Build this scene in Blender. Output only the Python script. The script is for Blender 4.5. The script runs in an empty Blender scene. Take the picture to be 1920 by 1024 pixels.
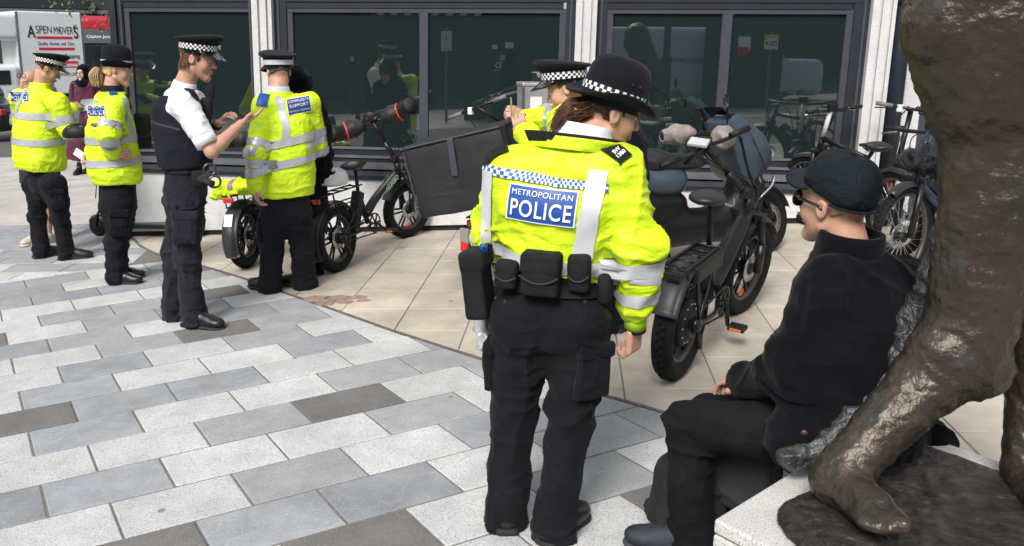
import bpy, bmesh, math, random
import numpy as np
from mathutils import Vector, Matrix
from mathutils.bvhtree import BVHTree
random.seed(7)
C = bpy.context.scene.collection
R_ = math.radians
# ------------------------------------------------------------------ camera
FPX, CX0, CY0 = 1517.04, 855.1, 396.73
YAW, PIT, ROL, HC = -0.1397, 0.2032, 0.0092, 1.68
SX = 0.0613                                   # the street climbs to the right
_f = np.array([math.sin(YAW)*math.cos(PIT), math.cos(YAW)*math.cos(PIT), -math.sin(PIT)])
_r0 = np.array([math.cos(YAW), -math.sin(YAW), 0.0]); _u0 = np.cross(_r0, _f)
_r = _r0*math.cos(ROL)+_u0*math.sin(ROL); _u = np.cross(_r, _f)
camd = bpy.data.cameras.new('camera'); cam = bpy.data.objects.new('camera', camd); C.objects.link(cam)
camd.sensor_fit = 'HORIZONTAL'; camd.sensor_width = 36; camd.lens = FPX/1920*36
camd.shift_x = (960-CX0)/1920; camd.shift_y = (CY0-512)/1920
camd.clip_start = 0.05; camd.clip_end = 500
cam.matrix_world = Matrix(((_r[0], _u[0], -_f[0], 0), (_r[1], _u[1], -_f[1], 0), (_r[2], _u[2], -_f[2], HC), (0, 0, 0, 1)))
sc = bpy.context.scene; sc.camera = cam
# ------------------------------------------------------------------ sky, sun, exposure
SUN_EL, SUN_AZ = 44, 196                      # elevation, azimuth of the sun (degrees, from +Y clockwise)
w = bpy.data.worlds.new('World'); sc.world = w; w.use_nodes = True
nt = w.node_tree; bg = nt.nodes['Background']
sky = nt.nodes.new('ShaderNodeTexSky'); sky.sky_type = 'NISHITA'; sky.sun_disc = False
sky.sun_elevation = R_(SUN_EL); sky.sun_rotation = R_(SUN_AZ); sky.air_density = 1.0; sky.dust_density = 3.0
hs = nt.nodes.new('ShaderNodeHueSaturation'); hs.inputs['Saturation'].default_value = 0.5   # thin bright cloud
nt.links.new(sky.outputs[0], hs.inputs['Color']); nt.links.new(hs.outputs[0], bg.inputs['Color'])
bg.inputs['Strength'].default_value = 0.14
sd = bpy.data.lights.new('sun', 'SUN'); sd.energy = 2.3; sd.angle = R_(20); sd.color = (1, 0.97, 0.93)
so = bpy.data.objects.new('sun', sd); C.objects.link(so)
_az, _el = R_(SUN_AZ), R_(SUN_EL)
_sd = Vector((math.sin(_az)*math.cos(_el), math.cos(_az)*math.cos(_el), math.sin(_el)))
so.rotation_euler = _sd.to_track_quat('Z', 'Y').to_euler(); so.location = _sd*60
vs = sc.view_settings; vs.view_transform = 'Standard'; vs.look = 'None'; vs.gamma = 1; vs.exposure = 0.42; vs.use_curve_mapping = False
# ------------------------------------------------------------------ survey helpers: photo pixel -> point in the place
def V3(*a): return np.array(a, float)
def _ray(x, y): return _f+_r*((x-CX0)/FPX)-_u*((y-CY0)/FPX)
CAM = V3(0, 0, HC)
def W(x, y, Y):
    d = _ray(x, y); return CAM+d*(Y/d[1])
def G(x, y):
    d = _ray(x, y); return CAM+d*(-HC/(d[2]-SX*d[0]))
def Zp(x, y, z):
    d = _ray(x, y); return CAM+d*((z-HC)/d[2])
def gz(x): return SX*x
def nrm(v): v = np.asarray(v, float); return v/(np.linalg.norm(v)+1e-12)
# ------------------------------------------------------------------ materials
MATS = {}
def mat(name, col, rough=.6, metal=0., var=0., vs_=8., bump=0., bs=40., bd=.01, rnd=0., spec=.5, coat=0., sub=0., speck=None, alpha=None, sheen=0., emit=None, ior=None, col2=None, trans=0., detail=4., stretch=None, wr=None, world=False, gum=None, vein=None):
    m = bpy.data.materials.new(name); m.use_nodes = True; MATS[name] = m
    t = m.node_tree; N = t.nodes; L = t.links; b = N['Principled BSDF']
    b.inputs['Roughness'].default_value = rough; b.inputs['Metallic'].default_value = metal
    b.inputs['Specular IOR Level'].default_value = spec; b.inputs['Coat Weight'].default_value = coat; b.inputs['Coat Roughness'].default_value = .08
    b.inputs['Sheen Weight'].default_value = sheen
    if ior: b.inputs['IOR'].default_value = ior
    if trans: b.inputs['Transmission Weight'].default_value = trans
    if sub:
        b.inputs['Subsurface Weight'].default_value = sub; b.inputs['Subsurface Radius'].default_value = (.02, .008, .004); b.inputs['Subsurface Scale'].default_value = .4
    if alpha is not None: b.inputs['Alpha'].default_value = alpha
    if emit: b.inputs['Emission Color'].default_value = (*emit[0], 1); b.inputs['Emission Strength'].default_value = emit[1]
    c4 = (*col, 1); tc = N.new('ShaderNodeTexCoord'); src = tc.outputs['Object']
    if world: ge = N.new('ShaderNodeNewGeometry'); src = ge.outputs['Position']
    src0 = src
    if stretch:
        mp = N.new('ShaderNodeMapping'); mp.inputs['Scale'].default_value = stretch; L.new(src, mp.inputs[0]); src = mp.outputs[0]
    out = None
    if var or rnd or speck or col2:
        rgb = N.new('ShaderNodeRGB'); rgb.outputs[0].default_value = c4; out = rgb.outputs[0]
    if var or col2:
        n = N.new('ShaderNodeTexNoise'); n.inputs['Scale'].default_value = vs_; n.inputs['Detail'].default_value = detail; n.inputs['Roughness'].default_value = .62; L.new(src, n.inputs['Vector'])
        mx = N.new('ShaderNodeMix'); mx.data_type = 'RGBA'
        lo = [max(0, c*(1-var)) for c in col]; hi = [min(1, c*(1+var)) for c in col]
        if col2: lo, hi = col, col2
        mr = N.new('ShaderNodeMapRange'); mr.inputs[1].default_value = .32; mr.inputs[2].default_value = .68
        L.new(n.outputs['Fac'], mr.inputs[0]); L.new(mr.outputs[0], mx.inputs['Factor'])
        mx.inputs['A'].default_value = (*lo, 1); mx.inputs['B'].default_value = (*hi, 1); out = mx.outputs['Result']
    if speck:                                   # (scale, dark colour, low, high)
        n2 = N.new('ShaderNodeTexNoise'); n2.inputs['Scale'].default_value = speck[0]; n2.inputs['Detail'].default_value = 3; n2.inputs['Roughness'].default_value = .7; L.new(src0, n2.inputs['Vector'])
        mr2 = N.new('ShaderNodeMapRange'); mr2.inputs[1].default_value = speck[2]; mr2.inputs[2].default_value = speck[3]; L.new(n2.outputs['Fac'], mr2.inputs[0])
        mx2 = N.new('ShaderNodeMix'); mx2.data_type = 'RGBA'; L.new(mr2.outputs[0], mx2.inputs['Factor']); L.new(out, mx2.inputs['A']); mx2.inputs['B'].default_value = (*speck[1], 1); out = mx2.outputs['Result']
    if vein:                                    # pale mineral veins
        nd = N.new('ShaderNodeTexNoise'); nd.inputs['Scale'].default_value = 3.; nd.inputs['Detail'].default_value = 4; L.new(src0, nd.inputs['Vector']); ad = N.new('ShaderNodeMix'); ad.data_type = 'VECTOR'; ad.inputs['Factor'].default_value = .35; L.new(src0, ad.inputs['A']); L.new(nd.outputs['Color'], ad.inputs['B'])
        vo = N.new('ShaderNodeTexVoronoi'); vo.feature = 'DISTANCE_TO_EDGE'; vo.inputs['Scale'].default_value = 5.; L.new(ad.outputs['Result'], vo.inputs['Vector']); mv = N.new('ShaderNodeMapRange'); mv.inputs[1].default_value = .0; mv.inputs[2].default_value = .022; mv.inputs[3].default_value = vein; mv.inputs[4].default_value = 0; L.new(vo.outputs['Distance'], mv.inputs[0])
        xv = N.new('ShaderNodeMix'); xv.data_type = 'RGBA'; L.new(mv.outputs[0], xv.inputs['Factor']); L.new(out, xv.inputs['A']); xv.inputs['B'].default_value = (.52, .53, .54, 1); out = xv.outputs['Result']
    if gum:                                     # trodden gum spots and broad grime
        vg_ = N.new('ShaderNodeTexVoronoi'); vg_.inputs['Scale'].default_value = 4.; L.new(src0, vg_.inputs['Vector']); lt = N.new('ShaderNodeMapRange'); lt.inputs[1].default_value = .055; lt.inputs[2].default_value = .075; lt.inputs[3].default_value = 1; lt.inputs[4].default_value = 0; L.new(vg_.outputs['Distance'], lt.inputs[0])
        sp2 = N.new('ShaderNodeSeparateColor'); L.new(vg_.outputs['Color'], sp2.inputs[0]); gt = N.new('ShaderNodeMath'); gt.operation = 'GREATER_THAN'; gt.inputs[1].default_value = .74; L.new(sp2.outputs[0], gt.inputs[0]); mm = N.new('ShaderNodeMath'); mm.operation = 'MULTIPLY'; L.new(lt.outputs[0], mm.inputs[0]); L.new(gt.outputs[0], mm.inputs[1]); m2 = N.new('ShaderNodeMath'); m2.operation = 'MULTIPLY'; m2.inputs[1].default_value = .6; L.new(mm.outputs[0], m2.inputs[0])
        xg = N.new('ShaderNodeMix'); xg.data_type = 'RGBA'; L.new(m2.outputs[0], xg.inputs['Factor']); L.new(out, xg.inputs['A']); xg.inputs['B'].default_value = (.07, .07, .07, 1); out = xg.outputs['Result']
        ng = N.new('ShaderNodeTexNoise'); ng.inputs['Scale'].default_value = 1.7; ng.inputs['Detail'].default_value = 8; ng.inputs['Roughness'].default_value = .68; L.new(src0, ng.inputs['Vector']); mg = N.new('ShaderNodeMapRange'); mg.inputs[1].default_value = .38; mg.inputs[2].default_value = .62; mg.inputs[3].default_value = 1-gum; mg.inputs[4].default_value = 1.; L.new(ng.outputs['Fac'], mg.inputs[0]); hg = N.new('ShaderNodeHueSaturation'); L.new(mg.outputs[0], hg.inputs['Value']); L.new(out, hg.inputs['Color']); out = hg.outputs[0]
    if rnd:
        oi = N.new('ShaderNodeObjectInfo'); mr3 = N.new('ShaderNodeMapRange'); mr3.inputs[3].default_value = 1-rnd; mr3.inputs[4].default_value = 1+rnd; L.new(oi.outputs['Random'], mr3.inputs[0])
        hv = N.new('ShaderNodeHueSaturation'); L.new(mr3.outputs[0], hv.inputs['Value']); L.new(out, hv.inputs['Color']); out = hv.outputs[0]
    if out is not None: L.new(out, b.inputs['Base Color'])
    else: b.inputs['Base Color'].default_value = c4
    if bump:
        n3 = N.new('ShaderNodeTexNoise'); n3.inputs['Scale'].default_value = bs; n3.inputs['Detail'].default_value = 5; L.new(src, n3.inputs['Vector'])
        bp = N.new('ShaderNodeBump'); bp.inputs['Strength'].default_value = bump; bp.inputs['Distance'].default_value = bd; L.new(n3.outputs['Fac'], bp.inputs['Height']); L.new(bp.outputs[0], b.inputs['Normal'])
        if wr:                                  # soft wrinkles below the size of the mesh folds
            n4 = N.new('ShaderNodeTexNoise'); n4.inputs['Scale'].default_value = wr[0]; n4.inputs['Detail'].default_value = 3; n4.inputs['Distortion'].default_value = 1.2; mp4 = N.new('ShaderNodeMapping'); mp4.inputs['Scale'].default_value = wr[3]; L.new(tc.outputs['Object'], mp4.inputs[0]); L.new(mp4.outputs[0], n4.inputs['Vector'])
            b4 = N.new('ShaderNodeBump'); b4.inputs['Strength'].default_value = wr[1]; b4.inputs['Distance'].default_value = wr[2]; L.new(n4.outputs['Fac'], b4.inputs['Height']); L.new(b4.outputs[0], bp.inputs['Normal'])
    return m
# ------------------------------------------------------------------ mesh helpers; a geom is (verts Nx3, faces list)
def obj(name, g, m, parent=None, smooth=False, base=None, mi=None):
    v, f = g; v = np.asarray(v, float)
    if base is not None: v = v-np.asarray(base)
    me = bpy.data.meshes.new(name); me.from_pydata(v.tolist(), [], [list(map(int, q)) for q in f])
    for x in (m if isinstance(m, (list, tuple)) else [m]): me.materials.append(x)
    if mi is not None: me.polygons.foreach_set('material_index', np.asarray(mi, np.int32))
    if smooth: me.polygons.foreach_set('use_smooth', np.ones(len(me.polygons), bool))
    me.update(); o = bpy.data.objects.new(name, me); C.objects.link(o)
    if parent: o.parent = parent
    return o
def tag(o, label, cat=None, group=None, kind=None):
    if label: o['label'] = label
    if cat: o['category'] = cat
    if group: o['group'] = group
    if kind: o['kind'] = kind
    return o
def thing(name, label, cat, loc=(0, 0, 0), rot=(0, 0, 0), group=None):
    o = bpy.data.objects.new(name, None); C.objects.link(o); o.location = [float(a) for a in loc]; o.rotation_euler = rot; o.empty_display_size = .1
    return tag(o, label, cat, group)
def merge(gs):
    V = []; F = []; n = 0
    for v, f in gs:
        V.append(np.asarray(v, float)); F += [[int(i)+n for i in q] for q in f]; n += len(v)
    return np.concatenate(V), F
def box(c, h, R=None, bev=0.):
    c = V3(*c); h = V3(*h)
    if bev <= 0:
        v = np.array([[x, y, z] for x in (-1, 1) for y in (-1, 1) for z in (-1, 1)], float)*h
        f = [[0, 1, 3, 2], [4, 6, 7, 5], [0, 4, 5, 1], [2, 3, 7, 6], [0, 2, 6, 4], [1, 5, 7, 3]]
    else:
        bev = min(bev, .49*min(h)*2)
        bm = bmesh.new(); bmesh.ops.create_cube(bm, size=2)
        for q in bm.verts: q.co = Vector((q.co.x*h[0], q.co.y*h[1], q.co.z*h[2]))
        bmesh.ops.bevel(bm, geom=bm.edges[:], offset=bev, segments=2, profile=.5, affect='EDGES')
        bm.verts.index_update(); v = np.array([q.co[:] for q in bm.verts]); f = [[q.index for q in p.verts] for p in bm.faces]; bm.free()
    if R is not None: v = v@np.asarray(R).T
    return v+c, f
def bx(x0, x1, y0, y1, z0, z1, bev=0.): return box(((x0+x1)/2, (y0+y1)/2, (z0+z1)/2), (abs(x1-x0)/2, abs(y1-y0)/2, abs(z1-z0)/2), None, bev)
def frame(d, up=(0, 0, 1)):
    d = nrm(d); u = np.asarray(up, float)
    if abs(d@nrm(u)) > .97: u = V3(1, 0, 0) if abs(d[0]) < .9 else V3(0, 1, 0)
    s = nrm(np.cross(u, d)); return s, np.cross(d, s), d        # side, up, dir
def tube(path, r, n=8, flat=1., up=(0, 0, 1), cap=True, closed=False):
    P = np.asarray(path, float); m = len(P); r = np.broadcast_to(np.asarray(r, float), (m,)) if np.ndim(r) < 2 else r
    V = []; ang = np.linspace(0, 2*math.pi, n, endpoint=False); s = None
    for i in range(m):
        if closed: d = P[(i+1) % m]-P[i-1]
        else: d = P[min(i+1, m-1)]-P[max(i-1, 0)]
        d = nrm(d)
        if s is None: s, u, _ = frame(d, up)
        else:
            s = nrm(s-d*(s@d)); u = np.cross(d, s)
        V.append(P[i]+np.outer(np.cos(ang), s)*r[i]+np.outer(np.sin(ang), u)*r[i]*flat)
    F = []
    for i in range(m if closed else m-1):
        a = i*n; b = ((i+1) % m)*n
        for j in range(n): k = (j+1) % n; F.append([a+j, a+k, b+k, b+j])
    if cap and not closed: F.append(list(range(n))[::-1]); F.append([(m-1)*n+j for j in range(n)])
    return np.concatenate(V), F
def spline(pts, n=8):
    P = np.asarray(pts, float); Q = np.vstack([2*P[0]-P[1], P, 2*P[-1]-P[-2]]); out = []
    for i in range(1, len(Q)-2):
        t = np.linspace(0, 1, n, endpoint=False)[:, None]; a, b, c, d = Q[i-1], Q[i], Q[i+1], Q[i+2]
        out.append(.5*((2*b)+(c-a)*t+(2*a-5*b+4*c-d)*t*t+(3*b-a-3*c+d)*t**3))
    out.append(P[-1:]); return np.concatenate(out)
def lathe(prof, n=24, R=None, c=(0, 0, 0), ex=1., ey=1., a0=0, a1=2*math.pi):
    P = np.asarray(prof, float); full = abs(a1-a0) > 6.28; A = np.linspace(a0, a1, n, endpoint=not full)
    v = np.array([[p[0]*math.cos(a)*ex, p[0]*math.sin(a)*ey, p[1]] for p in P for a in A]); F = []
    for i in range(len(P)-1):
        for j in range(n if full else n-1):
            k = (j+1) % n; F.append([i*n+j, i*n+k, (i+1)*n+k, (i+1)*n+j])
    if R is not None: v = v@np.asarray(R).T
    return v+V3(*c), F
def cols(*a): return np.array(a, float).T                     # matrix with these columns
def xf(g, R=None, t=(0, 0, 0)):
    v = np.asarray(g[0], float)
    if R is not None: v = v@np.asarray(R).T
    return v+V3(*t), g[1]
def poly_prism(pts, z0, z1, fn=None):
    n = len(pts); v = [(x, y, z0) for x, y in pts]+[(x, y, z1) for x, y in pts]
    f = [list(range(n))[::-1], list(range(n, 2*n))]+[[i, (i+1) % n, n+(i+1) % n, n+i] for i in range(n)]
    return np.array(v, float), f
def grid_faces(nu, nv, wrap=False):
    F = []
    for i in range(nv-1):
        for j in range(nu if wrap else nu-1):
            k = (j+1) % nu; F.append([i*nu+j, i*nu+k, (i+1)*nu+k, (i+1)*nu+j])
    return F
def textg(s, size, bold=.012, al='CENTER', sp=1.):
    cu = bpy.data.curves.new('t', 'FONT'); cu.body = s; cu.size = size; cu.offset = bold*size; cu.align_x = al; cu.align_y = 'CENTER'; cu.space_character = sp; cu.resolution_u = 5
    o = bpy.data.objects.new('t', cu); C.objects.link(o); bpy.context.view_layer.update()
    me = o.evaluated_get(bpy.context.evaluated_depsgraph_get()).to_mesh(); v = np.array([q.co[:] for q in me.vertices]).reshape(-1, 3); f = [list(p.vertices) for p in me.polygons]
    bpy.data.objects.remove(o); bpy.data.curves.remove(cu); return v, f
def flat_text(s, size, c, X, Y, bold=.012, al='CENTER', sp=1., wx=1.):
    v, f = textg(s, size, bold, al, sp); X = nrm(X); Y = nrm(Y); return v[:, :1]*X*wx+v[:, 1:2]*Y+V3(*c), f
# ------------------------------------------------------------------ noise, signed distance fields, surface nets
def vnoise(P, seed=0):
    P = np.asarray(P, float); i = np.floor(P).astype(np.int64); f = P-i; f = f*f*f*(f*(f*6-15)+10); o = 0
    for dx in (0, 1):
        for dy in (0, 1):
            for dz in (0, 1):
                h = ((i[:, 0]+dx)*73856093) ^ ((i[:, 1]+dy)*19349663) ^ ((i[:, 2]+dz)*83492791) ^ (seed*2654435761)
                h = (h ^ (h >> 13))*1274126177; h = (h ^ (h >> 16)) & 0xffff
                wgt = (f[:, 0] if dx else 1-f[:, 0])*(f[:, 1] if dy else 1-f[:, 1])*(f[:, 2] if dz else 1-f[:, 2]); o = o+wgt*(h/32767.5-1)
    return o
def normals(v, f):
    f = np.asarray(f); n = np.cross(v[f[:, 2]]-v[f[:, 0]], v[f[:, 3]]-v[f[:, 1]]); N = np.zeros_like(v)
    for k in range(3):
        for j in range(4): N[:, k] += np.bincount(f[:, j], n[:, k], len(v))
    return N/(np.linalg.norm(N, axis=1, keepdims=True)+1e-12)
def nets(D, org, h):
    S = D < 0; s = S.astype(np.int8)
    cnt = sum(s[a:D.shape[0]-1+a, b:D.shape[1]-1+b, c:D.shape[2]-1+c] for a in (0, 1) for b in (0, 1) for c in (0, 1))
    mask = (cnt > 0) & (cnt < 8); cells = np.argwhere(mask); idx = np.full(mask.shape, -1, np.int64); idx[mask] = np.arange(len(cells))
    acc = np.zeros((len(cells), 3)); num = np.zeros(len(cells)); i, j, k = cells.T
    for ax in range(3):
        o1, o2 = [q for q in range(3) if q != ax]
        for a in (0, 1):
            for b in (0, 1):
                c0 = [0, 0, 0]; c0[o1] = a; c0[o2] = b; c1 = list(c0); c1[ax] = 1
                d0 = D[i+c0[0], j+c0[1], k+c0[2]]; d1 = D[i+c1[0], j+c1[1], k+c1[2]]; m = (d0 < 0) != (d1 < 0)
                t = np.where(m, d0/np.where(m, d0-d1, 1), 0); p = np.tile(np.array(c0, float), (len(cells), 1)); p[:, ax] += t
                acc[m] += p[m]; num[m] += 1
    v = np.asarray(org)+(cells+acc/num[:, None])*h; F = []
    for ax in range(3):
        o1, o2 = (ax+1) % 3, (ax+2) % 3
        sl0 = [slice(None)]*3; sl1 = [slice(None)]*3; sl0[ax] = slice(0, -1); sl1[ax] = slice(1, None)
        for q in (o1, o2): sl0[q] = slice(1, -1); sl1[q] = slice(1, -1)
        A = S[tuple(sl0)]; B = S[tuple(sl1)]; e = np.argwhere(A != B)
        if not len(e): continue
        flip = A[tuple(e.T)]; e = e.copy(); e[:, o1] += 1; e[:, o2] += 1
        def cid(d1, d2): q = e.copy(); q[:, o1] -= d1; q[:, o2] -= d2; return idx[tuple(q.T)]
        Q = np.stack([cid(1, 1), cid(0, 1), cid(0, 0), cid(1, 0)], 1); Q[~flip] = Q[~flip][:, ::-1]; F.append(Q)
    return v, np.concatenate(F)
class Field:
    def __init__(s, res): s.res = res; s.pr = []
    def _add(s, fn, lo, hi, k, sub=False): s.pr.append((fn, np.asarray(lo, float), np.asarray(hi, float), k, sub)); return s
    def cone(s, a, b, ra, rb=None, k=.02, flat=None, sub=False):
        a = np.asarray(a, float); b = np.asarray(b, float); rb = ra if rb is None else rb; M = np.eye(3)
        if flat is not None: w_ = nrm(flat[0]); M = M+(1/flat[1]-1)*np.outer(w_, w_)
        ba = M@(b-a); L2 = ba@ba+1e-9; m = max(ra, rb)*max(1, flat[1] if flat else 1)+k+.02; sc_ = min(1, flat[1]) if flat else 1
        def fn(x, y, z):
            x = x-a[0]; y = y-a[1]; z = z-a[2]
            X = M[0, 0]*x+M[0, 1]*y+M[0, 2]*z; Y = M[1, 0]*x+M[1, 1]*y+M[1, 2]*z; Z = M[2, 0]*x+M[2, 1]*y+M[2, 2]*z
            t = np.clip((X*ba[0]+Y*ba[1]+Z*ba[2])/L2, 0, 1)
            return (np.sqrt((X-t*ba[0])**2+(Y-t*ba[1])**2+(Z-t*ba[2])**2)-(ra+(rb-ra)*t))*sc_
        return s._add(fn, np.minimum(a, b)-m, np.maximum(a, b)+m, k, sub)
    def ell(s, c, r, A=None, k=.02, sub=False):
        c = np.asarray(c, float); r = np.broadcast_to(np.asarray(r, float), (3,)); A = np.eye(3) if A is None else np.asarray(A, float); mr = r.min(); m = r.max()+k+.02; B = A.T/r[:, None]
        def fn(x, y, z):
            x = x-c[0]; y = y-c[1]; z = z-c[2]
            k0 = np.sqrt(sum((B[i, 0]*x+B[i, 1]*y+B[i, 2]*z)**2 for i in range(3))); k1 = np.sqrt(sum(((B[i, 0]*x+B[i, 1]*y+B[i, 2]*z)/r[i])**2 for i in range(3)))
            return np.where(k1 > 1e-6, k0*(k0-1)/np.maximum(k1, 1e-6), -mr)
        return s._add(fn, c-m, c+m, k, sub)
    def box(s, c, h, A=None, rad=.01, k=.01, sub=False):
        c = np.asarray(c, float); h = np.asarray(h, float)-rad; A = np.eye(3) if A is None else np.asarray(A, float); m = np.linalg.norm(h+rad)+k+.01
        def fn(x, y, z):
            x = x-c[0]; y = y-c[1]; z = z-c[2]
            q = [np.abs(A[0, i]*x+A[1, i]*y+A[2, i]*z)-h[i] for i in range(3)]
            return np.sqrt(sum(np.maximum(a, 0)**2 for a in q))+np.minimum(np.maximum(q[0], np.maximum(q[1], q[2])), 0)-rad
        return s._add(fn, c-m, c+m, k, sub)
    def loft(s, cs, ab, r, f, k=.03, p=2.3, up=None, capr=.02):
        cs = np.asarray(cs, float); ab = np.asarray(ab, float); up = nrm(cs[-1]-cs[0]) if up is None else nrm(up); hs_ = (cs-cs[0])@up; o = cs[0]
        r = nrm(np.asarray(r)-up*(np.asarray(r)@up)); f = nrm(np.cross(up, r)); m = ab.max()+k+.04
        def fn(x, y, z):
            x = x-o[0]; y = y-o[1]; z = z-o[2]; h = x*up[0]+y*up[1]+z*up[2]; hc = np.clip(h, hs_[0], hs_[-1])
            qx = x*r[0]+y*r[1]+z*r[2]-np.interp(hc, hs_, (cs-o)@r); qy = x*f[0]+y*f[1]+z*f[2]-np.interp(hc, hs_, (cs-o)@f)
            a = np.interp(hc, hs_, ab[:, 0]); b = np.interp(hc, hs_, ab[:, 1])
            d = ((np.abs(qx/a)**p+np.abs(qy/b)**p)**(1/p)-1)*np.minimum(a, b); e = np.maximum(h-hs_[-1], hs_[0]-h)
            return np.maximum(d, e)
        return s._add(fn, cs.min(0)-m, cs.max(0)+m, k)
    def mesh(s, smooth=1, bounds=None):
        add = [q for q in s.pr if not q[4]]; lo = np.min([q[1] for q in add], 0)-2*s.res; hi = np.max([q[2] for q in add], 0)+2*s.res
        if bounds is not None: lo = np.maximum(lo, bounds[0]); hi = np.minimum(hi, bounds[1])
        n = np.ceil((hi-lo)/s.res).astype(int)+1; ax = [lo[i]+np.arange(n[i])*s.res for i in range(3)]; D = np.full(n, .3)
        for fn, a, b, k, sub in s.pr:
            i0 = np.maximum(((a-lo)/s.res).astype(int), 0); i1 = np.minimum(((b-lo)/s.res).astype(int)+2, n)
            if (i1 <= i0).any(): continue
            sl = tuple(slice(i0[i], i1[i]) for i in range(3))
            d = fn(ax[0][sl[0]][:, None, None], ax[1][sl[1]][None, :, None], ax[2][sl[2]][None, None, :]); e = D[sl]
            if sub: d = -d; h = np.maximum(k-np.abs(d-e), 0)/max(k, 1e-6); D[sl] = np.maximum(d, e)+h*h*k/4
            else: h = np.maximum(k-np.abs(d-e), 0)/max(k, 1e-6); D[sl] = np.minimum(d, e)-h*h*k/4
        D[0] = D[-1] = .3; D[:, 0] = D[:, -1] = .3; D[:, :, 0] = D[:, :, -1] = .3
        v, f = nets(D, lo, s.res)
        for _ in range(smooth): v = relax(v, f)
        return v, f
def relax(v, f, lam=.5):
    f = np.asarray(f); acc = np.zeros_like(v); cnt = np.zeros(len(v))
    for a, b in ((0, 1), (1, 2), (2, 3), (3, 0)):
        for k in range(3): acc[:, k] += np.bincount(f[:, a], v[f[:, b], k], len(v))+np.bincount(f[:, b], v[f[:, a], k], len(v))
        cnt += np.bincount(f[:, a], minlength=len(v))+np.bincount(f[:, b], minlength=len(v))
    return v+lam*(acc/cnt[:, None]-v)
def folds(g, layers):
    """cloth folds: layers of (scale xyz, amplitude, ridged?, seed, mask fn)"""
    v, f = g; n = normals(v, f); d = np.zeros(len(v))
    wv = v+.03*np.stack([vnoise(v*6, 91), vnoise(v*6, 92), vnoise(v*6, 93)], 1)
    for sc_, amp, rid, seed, mk in layers:
        q = vnoise(wv*np.asarray(sc_), seed)
        if rid: q = np.clip(1-np.abs(q)*2.1, -.3, 1); q = np.where(q > 0, q*q, q)*1.5-.3
        d += amp*q*(mk(v) if mk else 1)
    return v+n*d[:, None], f
class Wrap:
    def __init__(s, g): v, f = g; s.t = BVHTree.FromPolygons([tuple(a) for a in v.tolist()], [list(map(int, q)) for q in f])
    def cast(s, o, d):
        h = s.t.ray_cast(Vector(o), Vector(d)); return (np.array(h[0]), np.array(h[1])) if h[0] is not None else (None, None)
    def band(s, c, axis, ref, half, off=.003, a0=0, a1=360, n=48, rows=4, R=.6, shift=None, slope=None):
        ax = nrm(axis); u = nrm(np.asarray(ref)-ax*(np.asarray(ref)@ax)); w_ = np.cross(ax, u); full = abs(a1-a0) >= 360
        A = np.radians(np.linspace(a0, a1, n, endpoint=not full)); V = []; ok = []
        for t in np.linspace(-half, half, rows):
            for a in A:
                d = u*math.cos(a)+w_*math.sin(a); sh = shift(math.degrees(a)) if shift else 0; o = np.asarray(c)+ax*(t+sh); p, nn = s.cast(o+d*R, -d)
                if p is None: V.append(o+d*.05); ok.append(False)
                else: V.append(p+nn*off); ok.append(True)
        F = [q for q in grid_faces(n, rows, full) if all(ok[i] for i in q)]
        return np.array(V), F
    def patch(s, c, X, Y, D, w_, h_, nu=10, nv=8, off=.003, back=.5, quad=True):
        X = nrm(X); Y = nrm(Y); D = nrm(D); P = []; UV = []
        for v_ in np.linspace(-h_/2, h_/2, nv):
            for u_ in np.linspace(-w_/2, w_/2, nu):
                p, nn = s.cast(np.asarray(c)+X*u_+Y*v_-D*back, D)
                if p is not None: P.append((p-np.asarray(c))@D); UV.append((u_, v_))
        UV = np.array(UV); B = lambda q: np.stack([np.ones(len(q)), q[:, 0], q[:, 1], q[:, 0]**2, q[:, 0]*q[:, 1], q[:, 1]**2], 1)
        co = np.linalg.lstsq(B(UV), np.array(P), rcond=None)[0]
        def surf(q, off): q = np.asarray(q, float); return np.asarray(c)+q[:, :1]*X+q[:, 1:2]*Y+((B(q)@co)-off)[:, None]*D
        return surf
    def drape(s, pts, half, side, off=.004, rows=3, D=None, back=.4):
        """a strip: centre line pts, width along `side`, dropped on the surface along D (one per point or one for all)"""
        V = []; ok = []; m = len(pts)
        for t in np.linspace(-half, half, rows):
            for i, q in enumerate(pts):
                d = nrm(D[i] if np.ndim(D) == 2 else D); sd_ = nrm(side[i] if np.ndim(side) == 2 else side)
                p, nn = s.cast(np.asarray(q)+sd_*t-d*back, d)
                V.append(p+nn*off if p is not None else np.asarray(q)); ok.append(p is not None)
        return np.array(V), [q for q in grid_faces(m, rows) if all(ok[i] for i in q)]
def surf_grid(surf, w_, h_, nu, nv, off):
    q = np.array([(u_, v_) for v_ in np.linspace(-h_/2, h_/2, nv) for u_ in np.linspace(-w_/2, w_/2, nu)]); return surf(q, off), grid_faces(nu, nv)
def surf_text(surf, s, size, off, dx=0, dy=0, bold=.012, wx=1., sp=1.):
    v, f = textg(s, size, bold, sp=sp); q = np.stack([v[:, 0]*wx+dx, v[:, 1]+dy], 1); return surf(q, off), f
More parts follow.
